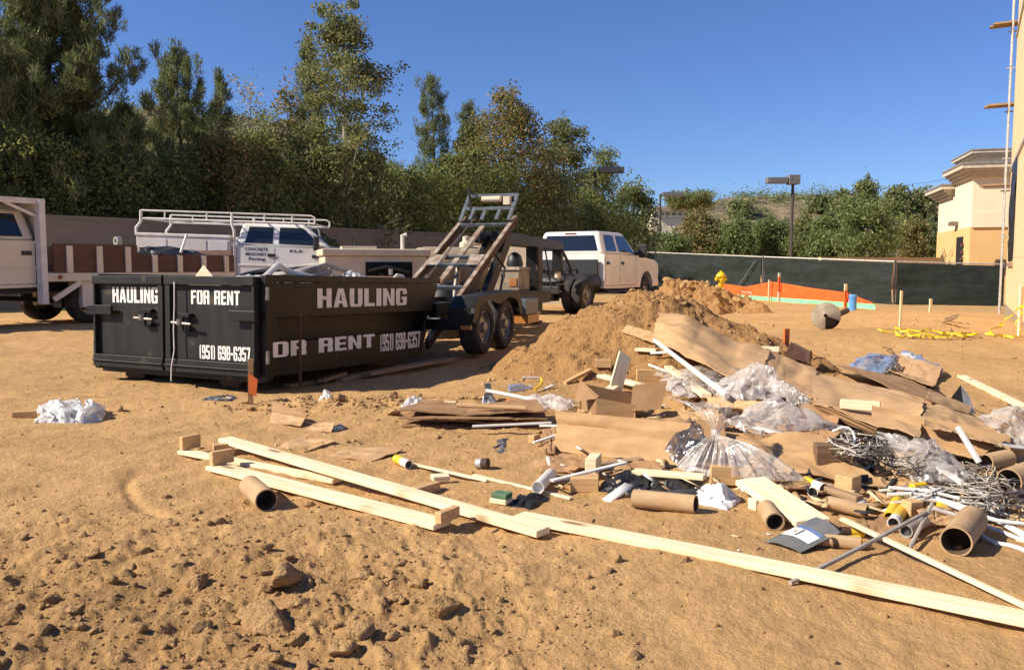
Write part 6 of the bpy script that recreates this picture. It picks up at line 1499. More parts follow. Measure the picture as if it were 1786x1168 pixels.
o = MB().plate([inv @ p for p in q0], (0, 0, -0.028)).build('board', M['wood'], bevel=0.003, seg=1); o.matrix_world = Mx; tag(o, 'wide pale board sloping across the front of the pile', 'board')
pl((1125, 838, 0.01), (1225, 828, 0.02), 0.05, 0.03, 'brown stick under the front cardboard sheet', m='wood_o')
pl((1105, 822, 0.05), (1230, 832, 0.05), 0.06, 0.025, 'pale batten under the front cardboard sheet')
pl((1030, 812, 0.02), (1120, 800, 0.03), 0.06, 0.02, 'greyish batten lying over the thick offcut', m='wood_d')
pl((1410, 840, 0.03), (1500, 870, 0.02), 0.06, 0.03, 'weathered batten below the lower cardboard sheet', m='wood_d')
# planks along the dumpster
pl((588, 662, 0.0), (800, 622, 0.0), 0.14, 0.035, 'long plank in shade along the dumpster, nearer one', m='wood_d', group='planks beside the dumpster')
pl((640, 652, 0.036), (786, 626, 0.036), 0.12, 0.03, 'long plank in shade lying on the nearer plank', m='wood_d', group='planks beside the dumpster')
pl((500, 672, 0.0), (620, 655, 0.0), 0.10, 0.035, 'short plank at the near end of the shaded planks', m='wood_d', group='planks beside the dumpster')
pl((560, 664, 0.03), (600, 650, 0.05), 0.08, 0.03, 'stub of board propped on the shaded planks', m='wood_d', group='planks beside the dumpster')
# thin strips and rods
def rod(pts, r, label, m='white_pl', name='rod', cat='rod', flat=None, group=None, n=7, smoothing=1):
    P_ = [Gs(p) if not isinstance(p, Vector) else p for p in pts]
    for _ in range(smoothing):
        if len(P_) > 2:
            Q = [P_[0]]
            for k in range(len(P_) - 1): Q += [P_[k].lerp(P_[k + 1], 0.25), P_[k].lerp(P_[k + 1], 0.75)]
            P_ = Q + [P_[-1]]
    c = sum(P_, Vector()) / len(P_)
    o = MB().tube(P_, r, n).build(name, M[m], smooth=True, origin=c); return tag(o, label, cat, group)
pl((716, 808, 0.005), (850, 838, 0.002), 0.022, 0.012, 'thin pale lath right of the yellow and white tube', name='lath', cat='lath')
pl((826, 828, 0.004), (996, 869, 0.003), 0.022, 0.012, 'thin pale lath ending by the black bag', name='lath', cat='lath')
pl((962, 838, 0.06), (1092, 806, 0.08), 0.030, 0.010, 'white batten resting on the white tube', m='white_pl', name='batten', cat='batten')
pl((1468, 904, 0.06), (1800, 1062, 0.004), 0.026, 0.014, 'long thin pale lath crossing the dirt to the right edge', name='lath', cat='lath')
rod([(1378, 1016, 0.01), (1500, 955, 0.035), (1615, 893, 0.09)], 0.0085, 'grey conduit slanting over the long thin lath', 'hose', 'conduit', 'conduit')
rod([(1583, 963, 0.01), (1626, 878, 0.10)], 0.008, 'short grey conduit propped against the pile, ending on the long lath', 'hose', 'conduit', 'conduit')
rod([G(1141, 593, 0.10), G(1268, 690, 0.16)], 0.020, 'white rod slanting over the clear plastic below the top cardboard sheet', 'white_pl')
rod([(1135, 616, 0.08), (1168, 614, 0.08)], 0.014, 'short white rod under the wedge of board', 'white_pl')
rod([(1132, 636, 0.06), (1215, 668, 0.08)], 0.012, 'thin bent white rod at the edge of the clear plastic', 'white_pl')
rod([(848, 681, 0.10), (988, 708, 0.03)], 0.016, 'white pipe lying behind the brown cardboard stack', 'white_pl', 'white_pipe', 'pipe')
pl((824, 743, 0.05), (962, 737, 0.06), 0.030, 0.012, 'white batten on the front edge of the brown cardboard stack', m='white_pl', name='batten', cat='batten')
pl((942, 742, 0.03), (1000, 742, 0.03), 0.028, 0.012, 'short white batten at the right end of the brown cardboard stack', m='white_pl', name='batten', cat='batten')
pl((930, 772, 0.02), (972, 758, 0.05), 0.024, 0.012, 'white stick leaning on the left edge of the front cardboard sheet', m='white_pl', name='batten', cat='batten')
a = G(1708, 806, 0.10); rod([a, P(1670, 744, a.y + 0.1)], 0.016, 'white pipe standing up before the right cardboard flap', 'white_pl', 'white_pipe', 'pipe')
pl((1622, 806, 0.12), (1748, 886, 0.05), 0.035, 0.010, 'flat white strip diving into the cable tangle at right', m='white_pl', name='batten', cat='batten')
for pts, lab in (([(1548, 862, .08), (1600, 860, .09), (1690, 884, .05), (1800, 936, .01)], 'uppermost bowed white strip at the right front of the pile'),
                 ([(1555, 878, .06), (1630, 868, .08), (1720, 896, .04), (1800, 944, .01)], 'second bowed white strip, just below the uppermost'),
                 ([(1625, 886, .06), (1690, 905, .03), (1800, 948, .005)], 'thick white strip running right past the big open tube'),
                 ([(1700, 918, .03), (1725, 945, .01), (1770, 952, .01), (1800, 966, .01)], 'white strip curling onto the dirt at the right edge'),
                 ([(1540, 892, .03), (1590, 870, .07), (1640, 852, .10)], 'pale strip rising left to right over the yellow tubes'),
                 ([(1550, 850, .09), (1640, 858, .09), (1760, 900, .03)], 'thin white strip under the plastic by the cables'),
                 ([(1640, 872, .08), (1720, 905, .05), (1800, 915, .03)], 'thin pale strip between the cables and the big open tube')):
    rod(pts, 0.009, lab, 'white_pl', 'white_strip', 'strip', group='white strips at the right front of the pile')

# cardboard
def sheet(pts, label, m='card', th=0.006, amp=0.012, bow=0.0, n=40, name='cardboard_sheet', cat='cardboard', sd=0, parent=None, crease=None):
    a, b, c, d = [np.array(Gs(p) if not isinstance(p, Vector) else p, float) for p in pts]
    u, v = np.meshgrid(np.linspace(0, 1, n), np.linspace(0, 1, n), indexing='ij')
    B = a * ((1 - u) * (1 - v))[..., None] + b * (u * (1 - v))[..., None] + c * (u * v)[..., None] + d * ((1 - u) * v)[..., None]
    N = np.cross(b - a, d - a); N = N / (np.linalg.norm(N) + 1e-9)
    if N[2] < 0: N = -N
    dsp = amp * fbm(u * 2.2 + sd, v * 2.2 + 2 * sd, 2) + bow * np.sin(np.pi * u) * 1.0
    if crease is not None: dsp = dsp + crease[1] * (1 - np.clip(np.abs(v - crease[0]) * 4, 0, 1))
    if name == 'cardboard_sheet' and amp > 0.009:           # fold lines and dents left from its life as a box
        Lu, Lv = np.linalg.norm(b - a), np.linalg.norm(d - a); rq = random.Random(sd * 7 + 1)
        for _ in range(2 if max(Lu, Lv) > 0.5 else 1):
            u0 = rq.uniform(0.2, 0.8); w0 = (u if Lu > Lv else v) - u0 - 0.04 * (v if Lu > Lv else u); sl = rq.choice((-1, 1)) * rq.uniform(0.03, 0.09)
            fo = np.abs(w0) * sl * max(Lu, Lv) * 0.45; dsp = dsp + fo - fo.mean() - 0.006 * np.exp(-(w0 / 0.012) ** 2)
        if Lv > 0.12: dsp = dsp - 0.004 * np.exp(-(((v if Lu > Lv else u) - rq.uniform(0.3, 0.7)) / 0.02) ** 2)
        dsp = dsp + 0.006 * np.clip(fbm(u * 6 + sd, v * 6, 3), -1, 0.2)
    # slightly torn outline
    ed = (b - a) * 0.012; fd = (d - a) * 0.012
    tn = (fbm(u * 8 + sd, v * 8, 4, 0.7)[..., None] * ed + fbm(u * 8, v * 8 + sd, 4, 0.7)[..., None] * fd) if name == 'cardboard_sheet' else 0
    B = B + dsp[..., None] * N + tn
    cen = B.reshape(-1, 3).mean(0); T = B.reshape(-1, 3) - cen; Bt = T - N * th; k = n * n
    i, j = np.meshgrid(np.arange(n - 1), np.arange(n - 1), indexing='ij'); q = np.stack([i * n + j, (i + 1) * n + j, (i + 1) * n + j + 1, i * n + j + 1], -1).reshape(-1, 4)
    rim = list(range(0, n)) + [r * n + n - 1 for r in range(1, n)] + [(n - 1) * n + r for r in range(n - 2, -1, -1)] + [r * n for r in range(n - 2, 0, -1)]
    R_ = [[rim[e], rim[(e + 1) % len(rim)], rim[(e + 1) % len(rim)] + k, rim[e] + k] for e in range(len(rim))]
    me = np_mesh(name, np.vstack([T, Bt]), np.vstack([q, q[:, ::-1] + k, np.array(R_)]), False)
    bm_ = bmesh.new(); bm_.from_mesh(me); bmesh.ops.recalc_face_normals(bm_, faces=bm_.faces); bm_.to_mesh(me); bm_.free()
    me.polygons.foreach_set('use_smooth', np.ones(len(me.polygons), bool))
    try: me.set_sharp_from_angle(angle=R(40))
    except Exception: pass
    o = ob(name, me, M[m], parent); o.location = cen; 
    return tag(o, label, cat) if label else o
sheet([(474, 780, .004), (522, 762, .012), (586, 768, .02), (530, 787, .006)], 'flat cardboard piece lying above the upper stud', 'card', sd=1, amp=.008)
sheet([(572, 793, .004), (617, 776, .012), (703, 782, .02), (648, 804, .006)], 'flat cardboard piece nearest the yellow and white tube', 'card', sd=2, amp=.008)
sheet([(527, 752, .004), (553, 736, .01), (584, 738, .03), (578, 752, .01)], 'small flat cardboard piece between the bent piece and the studs', 'card', sd=3, amp=.008)
t = thing('bent_cardboard', 'cardboard piece folded in two, lying behind the flat pieces', 'cardboard', Gs((502, 725)))
f1 = [G(474, 699, .10), G(536, 722, .07), G(532, 728, .05), G(474, 716, .05)]; f2 = [G(474, 717, .045), G(532, 729, .045), G(524, 742, .02), G(470, 738, .01)]
for f, mm in ((f1, 'card_d'), (f2, 'card')):
    o = sheet(f, None, mm, parent=t, sd=4, amp=.006, name='panel'); o.location = o.location - t.location
# brown stack of flattened cardboard
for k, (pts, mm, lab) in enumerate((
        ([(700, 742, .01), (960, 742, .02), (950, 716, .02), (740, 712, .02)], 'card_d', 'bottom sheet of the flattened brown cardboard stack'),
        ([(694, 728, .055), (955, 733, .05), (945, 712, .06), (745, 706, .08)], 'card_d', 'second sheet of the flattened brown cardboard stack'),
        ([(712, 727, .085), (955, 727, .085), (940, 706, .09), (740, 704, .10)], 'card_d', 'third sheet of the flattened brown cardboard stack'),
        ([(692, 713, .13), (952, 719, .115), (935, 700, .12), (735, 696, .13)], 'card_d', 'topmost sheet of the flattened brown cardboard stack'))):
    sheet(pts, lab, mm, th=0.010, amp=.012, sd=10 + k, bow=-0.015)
rod([(797, 706, .15), (918, 712, .14)], 0.016, 'brown cardboard tube lying on the flattened cardboard stack', 'card', 'cardboard_tube', 'cardboard tube')
# top sheets over the dirt heap
sheet([(1150, 545, .05), (1345, 606, .05), (1318, 674, .12), (1136, 592, .08)], 'big pale cardboard sheet draped over the front of the dirt heap', 'card', sd=5, amp=.05, th=.007)
sheet([(1082, 578, .05), (1094, 567, .06), (1150, 582, .07), (1140, 598, .06)], 'narrow cardboard flap sticking out left of the draped sheet', 'card', sd=6)
sheet([(1318, 612, .06), (1418, 652, .08), (1432, 692, .14), (1290, 668, .13)], 'cardboard sheet continuing right of the draped sheet, by the dark box', 'card', sd=7, amp=.03)
# front leaning sheet
b0, b1 = G(966, 786, 0.0), G(1190, 812, 0.02)
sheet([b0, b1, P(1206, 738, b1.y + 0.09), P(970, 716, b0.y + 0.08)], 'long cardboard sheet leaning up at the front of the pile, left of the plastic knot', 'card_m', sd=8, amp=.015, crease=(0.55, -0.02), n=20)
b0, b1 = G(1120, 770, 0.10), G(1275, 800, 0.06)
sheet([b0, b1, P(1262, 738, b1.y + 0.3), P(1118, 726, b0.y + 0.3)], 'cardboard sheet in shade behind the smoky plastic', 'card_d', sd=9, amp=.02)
sheet([(926, 806, .005), (985, 788, .05), (1046, 812, .03), (958, 826, .005)], 'brown torn cardboard piece behind the white tube', 'card_d', sd=12, amp=.02)
sheet([(946, 752, .03), (968, 744, .06), (968, 792, .02), (950, 790, .01)], 'narrow torn cardboard strip at the left edge of the leaning sheet', 'card_d', sd=13, amp=.01)
# open box
def open_box():
    d = G(1075, 745, 0.02).y + 0.15; t = thing('cardboard_box', 'open brown cardboard box with raised flaps above the leaning sheet', 'cardboard box', P(1075, 742, d))
    L0 = t.location
    def pf(nm, q, m): MB().plate([P(*p) - L0 for p in q], (0.0, 0.006, 0.0)).build(nm, M[m], t)
    pf('front_panel', [(1040, 742, d), (1106, 748, d), (1106, 706, d), (1040, 694, d)], 'card')
    pf('back_panel', [(1012, 735, d + .26), (1112, 735, d + .30), (1112, 688, d + .30), (1012, 668, d + .28)], 'card_d')
    pf('side_panel', [(1040, 742, d + .003), (1040, 694, d + .003), (1014, 670, d + .27), (1014, 730, d + .27)], 'card_d')
    pf('side_panel', [(1108, 748, d + .003), (1114, 735, d + .27), (1114, 690, d + .27), (1108, 706, d + .003)], 'card_d')
    pf('flap', [(1040, 695, d - .002), (1044, 690, d + .02), (1012, 662, d + .2), (1002, 700, d + .12)], 'card_d')
    pf('flap', [(1104, 672, d + .05), (1164, 663, d - .02), (1153, 713, d - .06), (1100, 717, d + .0)], 'card_d')
open_box()
sheet([(1005, 742, .02), (1042, 746, .02), (1042, 720, .12), (1008, 712, .14)], 'small cardboard panel left of the open box', 'card', sd=14)
sheet([(1042, 752, .06), (1110, 756, .08), (1112, 738, .16), (1044, 730, .16)], 'cardboard panel just under the open box', 'card', sd=15)
# the big right hand sheets
sheet([(1258, 752, .10), (1434, 756, .15), (1550, 852, .03), (1366, 820, .03)], 'large sunlit cardboard sheet right of the plastic knot', 'card_m', sd=16, amp=.02, crease=(0.5, 0.015), n=20)
sheet([(1418, 646, .12), (1612, 690, .14), (1604, 752, .22), (1418, 694, .22)], 'large cardboard sheet topping the right half of the pile', 'card', sd=17, amp=.02, n=20)
sheet([(1416, 697, .20), (1530, 748, .20), (1526, 760, .14), (1410, 706, .14)], 'folded cardboard lip below the large right sheet', 'card_d', sd=18, amp=.006)
b0, b1 = G(1520, 752, 0.12), G(1700, 800, 0.06)
sheet([b0, b1, P(1764, 760, b1.y + 0.12), P(1520, 706, b0.y + 0.08)], 'long cardboard flap facing the viewer at right', 'card_m', sd=19, amp=.015, n=20)
sheet([(1606, 693, .13), (1764, 748, .07), (1762, 782, .12), (1612, 738, .22)], 'right cardboard panel behind the long flap', 'card', sd=20, amp=.015)
sheet([(1440, 630, .06), (1560, 652, .08), (1700, 715, .06), (1600, 692, .14)], 'greyish cardboard strip along the back of the right sheets', 'card_d', sd=21, amp=.015)
sheet([(1558, 622, .05), (1642, 648, .05), (1626, 676, .10), (1550, 648, .10)], 'small cardboard panel beneath the blue plastic', 'card', sd=22)
sheet([(1620, 682, .16), (1695, 708, .10), (1690, 722, .08), (1616, 696, .16)], 'narrow cardboard edge above the right panel', 'card', sd=23, amp=.006)
sheet([(1370, 735, .12), (1470, 752, .16), (1440, 772, .12), (1372, 762, .12)], 'cardboard piece beneath the cables', 'card_d', sd=24)
sheet([(1490, 902, .02), (1580, 892, .03), (1590, 925, .005), (1500, 935, .005)], 'flat brown cardboard among the yellow tubes', 'card_d', sd=25)
sheet([(1600, 888, .06), (1690, 880, .05), (1700, 912, .02), (1610, 918, .01)], 'flat cardboard left of the big open tube', 'card', sd=26)
sheet([(1525, 810, .05), (1600, 800, .08), (1600, 850, .05), (1530, 850, .02)], 'cardboard scrap under the tangle of cables', 'card', sd=27)
t = thing('dark_box', 'small dark brown open box behind the pile, right of the dirt heap', 'box', G(1395, 630, .02)); L0 = t.location; d = L0.y
for q, mm in (([(1368, 622, d), (1410, 632, d - .05), (1413, 612, d), (1380, 596, d + .1)], 'brownply'), ([(1410, 632, d - .05), (1418, 624, d + .1), (1416, 610, d + .12), (1413, 612, d)], 'card_d'), ([(1380, 597, d + .1), (1413, 613, d), (1420, 618, d + .1), (1390, 598, d + .25)], 'card')):
    MB().plate([P(*p) - L0 for p in q], (0, 0.008, 0)).build('panel', M[mm], t)
t = thing('dark_flap_box', 'dark triangular box end standing at the right end of the cardboard', 'box', G(1672, 710, .08)); L0 = t.location; d = L0.y
for q, mm in (([(1652, 704, d), (1682, 716, d - .03), (1676, 672, d + .05)], 'gap'), ([(1682, 716, d - .03), (1702, 722, d - .02), (1690, 690, d + .03), (1676, 672, d + .05)], 'galv')):
    MB().plate([P(*p) - L0 for p in q], (0, 0.008, 0)).build('panel', M[mm], t)

for k, (pts, mm, lab) in enumerate((
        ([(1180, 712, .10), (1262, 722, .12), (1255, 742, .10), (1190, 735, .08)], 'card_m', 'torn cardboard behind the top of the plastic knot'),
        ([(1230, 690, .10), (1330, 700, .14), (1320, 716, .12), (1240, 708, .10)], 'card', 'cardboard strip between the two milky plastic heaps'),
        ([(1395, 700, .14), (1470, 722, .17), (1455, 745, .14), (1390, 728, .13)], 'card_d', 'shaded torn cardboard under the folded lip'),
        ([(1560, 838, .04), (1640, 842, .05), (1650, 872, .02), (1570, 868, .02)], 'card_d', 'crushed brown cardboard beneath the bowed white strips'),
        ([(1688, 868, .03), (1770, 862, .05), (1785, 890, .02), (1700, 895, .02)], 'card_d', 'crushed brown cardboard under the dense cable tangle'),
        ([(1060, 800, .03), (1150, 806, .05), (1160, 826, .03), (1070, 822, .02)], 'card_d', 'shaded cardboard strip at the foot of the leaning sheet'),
        ([(1500, 868, .02), (1552, 858, .04), (1560, 884, .02), (1508, 890, .01)], 'card', 'small torn cardboard left of the steep yellow tubes'),
        ([(1160, 655, .06), (1240, 640, .07), (1262, 662, .08), (1180, 676, .08)], 'card', 'cardboard under the clear plastic by the white rod'))):
    sheet(pts, lab, mm, sd=70 + k, amp=.02)
# plastic film and bags
crumple('plastic_film', 'clear plastic bunched under the white rod, left half', 'plastic', [G(1148, 652, .06), G(1300, 648, .08), G(1330, 692, .10), G(1170, 684, .08)], M['film'], 0.12, 0.035, 5, sd=31)
crumple('plastic_film', 'milky plastic billow right of the white rod below the draped sheet', 'plastic', [G(1235, 672, .10), G(1372, 672, .12), G(1392, 690, .12), G(1262, 700, .12)], M['film_w'], 0.15, 0.035, 5, sd=32, n=44)
crumple('plastic_film', 'long milky plastic roll in the middle of the pile', 'plastic', [G(1262, 735, .14), G(1340, 722, .2), G(1490, 748, .15), G(1300, 752, .14)], M['film_w'], 0.135, 0.020, 5, sd=33, n=44)
crumple('plastic_film', 'thin clear plastic trailing below the dark box', 'plastic', [G(1350, 680, .14), G(1400, 690, .15), G(1425, 712, .15), G(1380, 705, .14)], M['film'], 0.054, 0.020, 5, sd=34)
crumple('plastic_film', 'clear plastic spread at the right edge beyond the cardboard panel', 'plastic', [G(1688, 735, .05), G(1800, 712, .03), G(1810, 775, .06), G(1745, 772, .08)], M['film_w'], 0.090, 0.025, 5, sd=35)
crumple('plastic_film', 'clear plastic over the cables below the long cardboard flap', 'plastic', [G(1540, 772, .12), G(1650, 790, .12), G(1700, 838, .08), G(1590, 840, .07)], M['film'], 0.090, 0.025, 5, sd=36)
crumple('plastic_film', 'thin plastic strip under the long cardboard flap', 'plastic', [G(1520, 752, .16), G(1600, 770, .14), G(1640, 792, .12), G(1535, 775, .13)], M['film_w'], 0.027, 0.015, 5, sd=37)
crumple('plastic_film', 'clear plastic left of the open box', 'plastic', [G(892, 708, .03), G(990, 716, .05), G(1005, 700, .06), G(930, 690, .04)], M['film_w'], 0.063, 0.025, 5, sd=38)
crumple('plastic_film', 'pale plastic wad by the darker offcut right of the open box', 'plastic', [G(1168, 690, .10), G(1200, 692, .10), G(1200, 662, .12), G(1172, 660, .12)], M['film_w'], 0.072, 0.025, 5, sd=39, n=20)
crumple('plastic_film', 'blue tinted plastic film at the back right of the pile', 'plastic', [G(1472, 642, .06), G(1545, 652, .08), G(1572, 622, .06), G(1515, 622, .05)], M['film_b'], 0.090, 0.030, 5, sd=40)
crumple('plastic_film', 'narrow blue and white film along the small cardboard panel', 'plastic', [G(1568, 616, .07), G(1640, 650, .06), G(1645, 645, .07), G(1580, 612, .07)], M['film_b'], 0.036, 0.015, 5, sd=41, n=24)
crumple('plastic_film', 'white plastic scrap on top of the blue film strip', 'plastic', [G(1566, 622, .07), G(1602, 632, .07), G(1606, 622, .08), G(1574, 614, .08)], M['whitebag'], 0.040, 0.018, 5, sd=42, n=16)
crumple('plastic_bag', 'big crumpled white plastic bag alone on the dirt at left', 'bag', [G(62, 738), G(150, 738), G(160, 712), G(75, 708)], M['whitebag'], 0.105, 0.042, 6, sd=43, n=44)
crumple('plastic_bag', 'round white plastic bag touching the right end of the big white bag', 'bag', [G(122, 738), G(176, 737), G(178, 716), G(132, 714)], M['whitebag'], 0.115, 0.030, 5, sd=44, n=36)
crumple('plastic_scrap', 'small white plastic scrap by the shadow edge right of the bent cardboard', 'plastic', [G(556, 699), G(578, 699), G(579, 691), G(560, 692)], M['whitebag'], 0.060, 0.018, 4, sd=45, n=16)
crumple('plastic_scrap', 'white plastic scrap behind the left end of the cardboard stack', 'plastic', [G(698, 711, .02), G(738, 711, .03), G(742, 700, .04), G(716, 702, .03)], M['whitebag'], 0.070, 0.024, 4, sd=46, n=20)
crumple('paper', 'crumpled bright white paper right of the lying cardboard tube', 'paper', [G(1198, 874), G(1268, 890), G(1294, 872, .01), G(1236, 848, .03)], M['paper'], 0.070, 0.018, 4, sd=47, n=26)
crumple('black_bag', 'black plastic bag scrap beside the green package', 'bag', [G(886, 884), G(930, 888), G(968, 864), G(905, 862)], M['darkbag'], 0.028, 0.010, 5, sd=48, n=24)
crumple('black_bag', 'black plastic wad under the front cardboard sheet', 'bag', [G(1045, 858), G(1130, 862), G(1140, 828, .03), G(1060, 826, .03)], M['darkbag'], 0.048, 0.017, 5, sd=49, n=28)
crumple('black_bag', 'black plastic behind the lying cardboard tube', 'bag', [G(1130, 862), G(1220, 862), G(1225, 838, .02), G(1140, 838, .02)], M['darkbag'], 0.040, 0.017, 5, sd=50, n=26)
crumple('foil_scrap', 'silver and black foil scraps on the dirt left of the orange ribbon stake', 'foil', [G(345, 702), G(412, 698), G(410, 690), G(362, 692)], M['foil'], 0.020, 0.018, 7, sd=51, n=26)
crumple('foil_scrap', 'small black scrap right of the small flat cardboard piece', 'foil', [G(580, 752, .01), G(602, 750, .0), G(600, 741, .01), G(584, 742, .02)], M['foil'], 0.020, 0.012, 5, sd=52, n=14)
crumple('foil_scrap', 'dark foil scraps on the dirt above the silver can', 'foil', [G(868, 790), G(880, 790), G(884, 764), G(868, 766)], M['foil'], 0.010, 0.012, 6, sd=53, n=16)
crumple('smoky_film', 'smoky dark plastic sheet hanging left of the plastic knot', 'plastic', [P(1157, 786, G(1170, 815).y - .02), P(1200, 824, G(1200, 826).y - .05), P(1236, 762, G(1236, 824).y + .05), P(1205, 722, G(1205, 815).y + .15)], M['film_d'], 0.010, 0.020, 5, sd=54, n=26)
# gathered plastic with its two fans
def knot():
    dK = G(1250, 838).y + 0.05; K = P(1247, 757, dK)
    t = thing('gathered_plastic', 'clear plastic gathered into a knot with a pleated fan below it', 'plastic', K)
    def fan(ends, nm, pleats, amp, m, r0=0.012):
        E = [np.array(Vector(e) - K) for e in ends]; na, nr = 110, 22; s = np.linspace(0, len(E) - 1, na)
        A = np.stack([np.interp(s, np.arange(len(E)), [e[k] for e in E]) for k in range(3)], -1)
        V = []
        for j in range(nr):
            f = 0.03 + 0.97 * j / (nr - 1)
            q = s / (len(E) - 1) * pleats; w = amp * f ** 0.8 * (1.5 * pn(q * 2.3 + 0.3 * f, np.full(na, f * 0.7 + 3)) + 0.9 * pn(q * 5.1, np.full(na, f * 1.1)) + 0.6 * np.sin(q * 4.4 + 2 * pn(q * 0.7, q * 0)) + 0.8 * f * fbm(s * 2, np.full(na, f * 2.5), 2))
            V.append(A * f + np.stack([w * 0.25, -w * 0.9 - 0.05 * math.sin(math.pi * f), w * 0.45 + 0.045 * math.sin(math.pi * f)], -1))
        V = np.stack(V, 0).reshape(-1, 3); i, j = np.meshgrid(np.arange(nr - 1), np.arange(na - 1), indexing='ij')
        F = np.stack([i * na + j, (i + 1) * na + j, (i + 1) * na + j + 1, i * na + j + 1], -1).reshape(-1, 4)
        ob(nm, np_mesh(nm, V, F, True), M[m], t)
    fan([G(1178, 812, .07), G(1200, 825, .06), G(1240, 832, .05), G(1290, 832, .06), G(1350, 838, .06), G(1412, 838, .07)], 'lower_fan', 15, 0.013, 'film_w')
    fan([P(1162, 692, dK + .25), P(1200, 702, dK + .22), P(1238, 700, dK + .2), P(1275, 708, dK + .25), P(1296, 730, dK + .3)], 'upper_fan', 8, 0.016, 'film')
    fan([P(1278, 735, dK + .2), P(1300, 728, dK + .3), P(1318, 745, dK + .3)], 'side_fan', 4, 0.012, 'film_w')
    rg = np.random.default_rng(4); v = lump(IV2, rg, 0.7) * np.array([.030, .028, .045]); ob('knot', np_mesh('knot', v, IF2, True), M['film_w'], t)
knot()

# cardboard tubes
def tube(a, b, r, label, m='tube_card', wall_=0.006, group='cardboard tubes'):
    pa, pb = G(a[0], a[1], r * 0.96 + (a[2] if len(a) > 2 else 0)), G(b[0], b[1], r * 0.96 + (b[2] if len(b) > 2 else 0))
    L = (pb - pa).length; Mx = axis_m(pa, pb - pa)
    t = MB().lathe([(r, 0), (r, L), (r - wall_, L), (r - wall_, 0)], None, 28, close=True).build('cardboard_tube', M[m], smooth=True)
    t.matrix_world = Mx; tag(t, label, 'cardboard tube', group)
    MB().lathe([(r - wall_ - .0005, 0.004), (r - wall_ - .0005, L - 0.004)], None, 24).build('inner_face', M['tube_in'], t, smooth=True)
    return t
tube((465, 872), (436, 847), 0.053, 'cardboard tube alone on the dirt below the left studs, dark mouth to the right')
tube((1214, 879), (1106, 868), 0.041, 'cardboard tube lying sideways left of the white paper')
tube((1352, 910), (1336, 886), 0.040, 'cardboard tube with its open mouth facing out, beside the wide pale board')
tube((1667, 944), (1696, 905), 0.058, 'biggest open cardboard tube at the right front of the pile')
tube((1720, 806, .06), (1760, 798, .06), 0.045, 'brown cardboard tube half buried in cables at the right edge')
tube((1760, 838, .05), (1815, 818, .06), 0.06, 'thick brown cardboard tube at the right edge above the white strips')
tube((1447, 875, .02), (1512, 892, .01), 0.030, 'rust stained tube right of the wide pale board')
tube((1502, 948, 0), (1385, 935, 0), 0.026, 'rust stained tube under the grey packaging')
# sealant tubes
def cartridge(a, b, r, label, cols=('yellow', 'white_pl'), split=0.55, open_end=True):
    pa, pb = G(a[0], a[1], r + (a[2] if len(a) > 2 else 0)), G(b[0], b[1], r + (b[2] if len(b) > 2 else 0)); L = (pb - pa).length
    t = thing('sealant_tube', label, 'tube', pa, 0, 'sealant tubes'); t.matrix_world = axis_m(pa, pb - pa)
    MB().lathe([(0, L * 0.02), (r * 0.8, 0.0), (r, L * 0.03), (r, L * split)], None, 20).build('label_end', M[cols[0]], t, smooth=True)
    MB().lathe([(r * 0.99, L * split), (r * 0.99, L), (r * 0.86, L), (r * 0.86, L * split)], None, 20).build('plain_end', M[cols[1]], t, smooth=True)
    MB().lathe([(r * 0.855, L * 0.93), (0, L * 0.90)], None, 18).build('plunger', M['darkplastic' if open_end else 'white_pl'], t, smooth=True)
cartridge((690, 799), (713, 810), 0.025, 'yellow and white tube alone on the dirt left of the thin lath')
cartridge((852, 808), (832, 808), 0.030, 'short brown and silver can with a white end on open dirt', ('rust', 'galv'), 0.55, False)
cartridge((962, 826, .01), (938, 850), 0.032, 'white tube under the white batten', ('white_pl', 'white_pl'), 0.6, False)
cartridge((1402, 838, .02), (1436, 852, .02), 0.026, 'yellow tube with white nozzle below the sunlit cardboard')
cartridge((1430, 846, .0), (1417, 858, .0), 0.026, 'grey tube with open round end below the yellow tube', ('galv', 'white_pl'), 0.6)
cartridge((1500, 942), (1448, 946), 0.022, 'yellow ended tube under the grey packaging, lower one', ('yellow', 'rust'), 0.5)
cartridge((1506, 928), (1466, 926), 0.020, 'yellow ended tube under the grey packaging, upper one', ('yellow', 'rust'), 0.6)
cartridge((1568, 868, .03), (1552, 902), 0.026, 'upper of the two steep yellow tubes right of the offcuts', ('yellow', 'yellow'), 0.6)
cartridge((1580, 880, .01), (1558, 912), 0.026, 'lower of the two steep yellow tubes right of the offcuts', ('yellow', 'white_pl'), 0.8)
cartridge((1634, 884, .02), (1668, 886, .02), 0.026, 'yellow and white tube with a dark end above the big open tube')
cartridge((1612, 908, .0), (1580, 926, .0), 0.027, 'grey tube left of the short grey conduit', ('galv', 'galv'), 0.6)
cartridge((1590, 850, .05), (1612, 846, .05), 0.02, 'small yellow cap among the white strips', ('yellow', 'yellow'), 0.6)
# bottle and litter by the white pipe
p = G(906, 676, .03); t = thing('plastic_bottle', 'clear blue water bottle left of the yellow tie by the heap', 'bottle', p, 0.3)
MB().lathe([(0, 0), (.032, 0), (.034, .02), (.034, .12), (.028, .15), (.014, .18), (.014, .20), (0, .20)], axis_m((-.1, 0, 0), (1, .1, 0)), 16).build('body', M['film_b'], t, smooth=True)
MB().lathe([(0, .2), (.016, .2), (.016, .222), (0, .222)], axis_m((-.1, 0, 0), (1, .1, 0)), 12).build('cap', M['white_pl'], t)
rod([(932, 680, .02), (946, 668, .05), (944, 658, .10)], 0.012, 'thin yellow stick by the blue bottle', 'yellow')
rod([(912, 658, .05), (940, 659, .04)], 0.012, 'short white stick behind the blue bottle', 'white_pl')
pl((950, 678, .0), (965, 672, .02), 0.03, 0.02, 'tiny white stick right of the blue bottle', m='white_pl', name='batten', cat='batten')
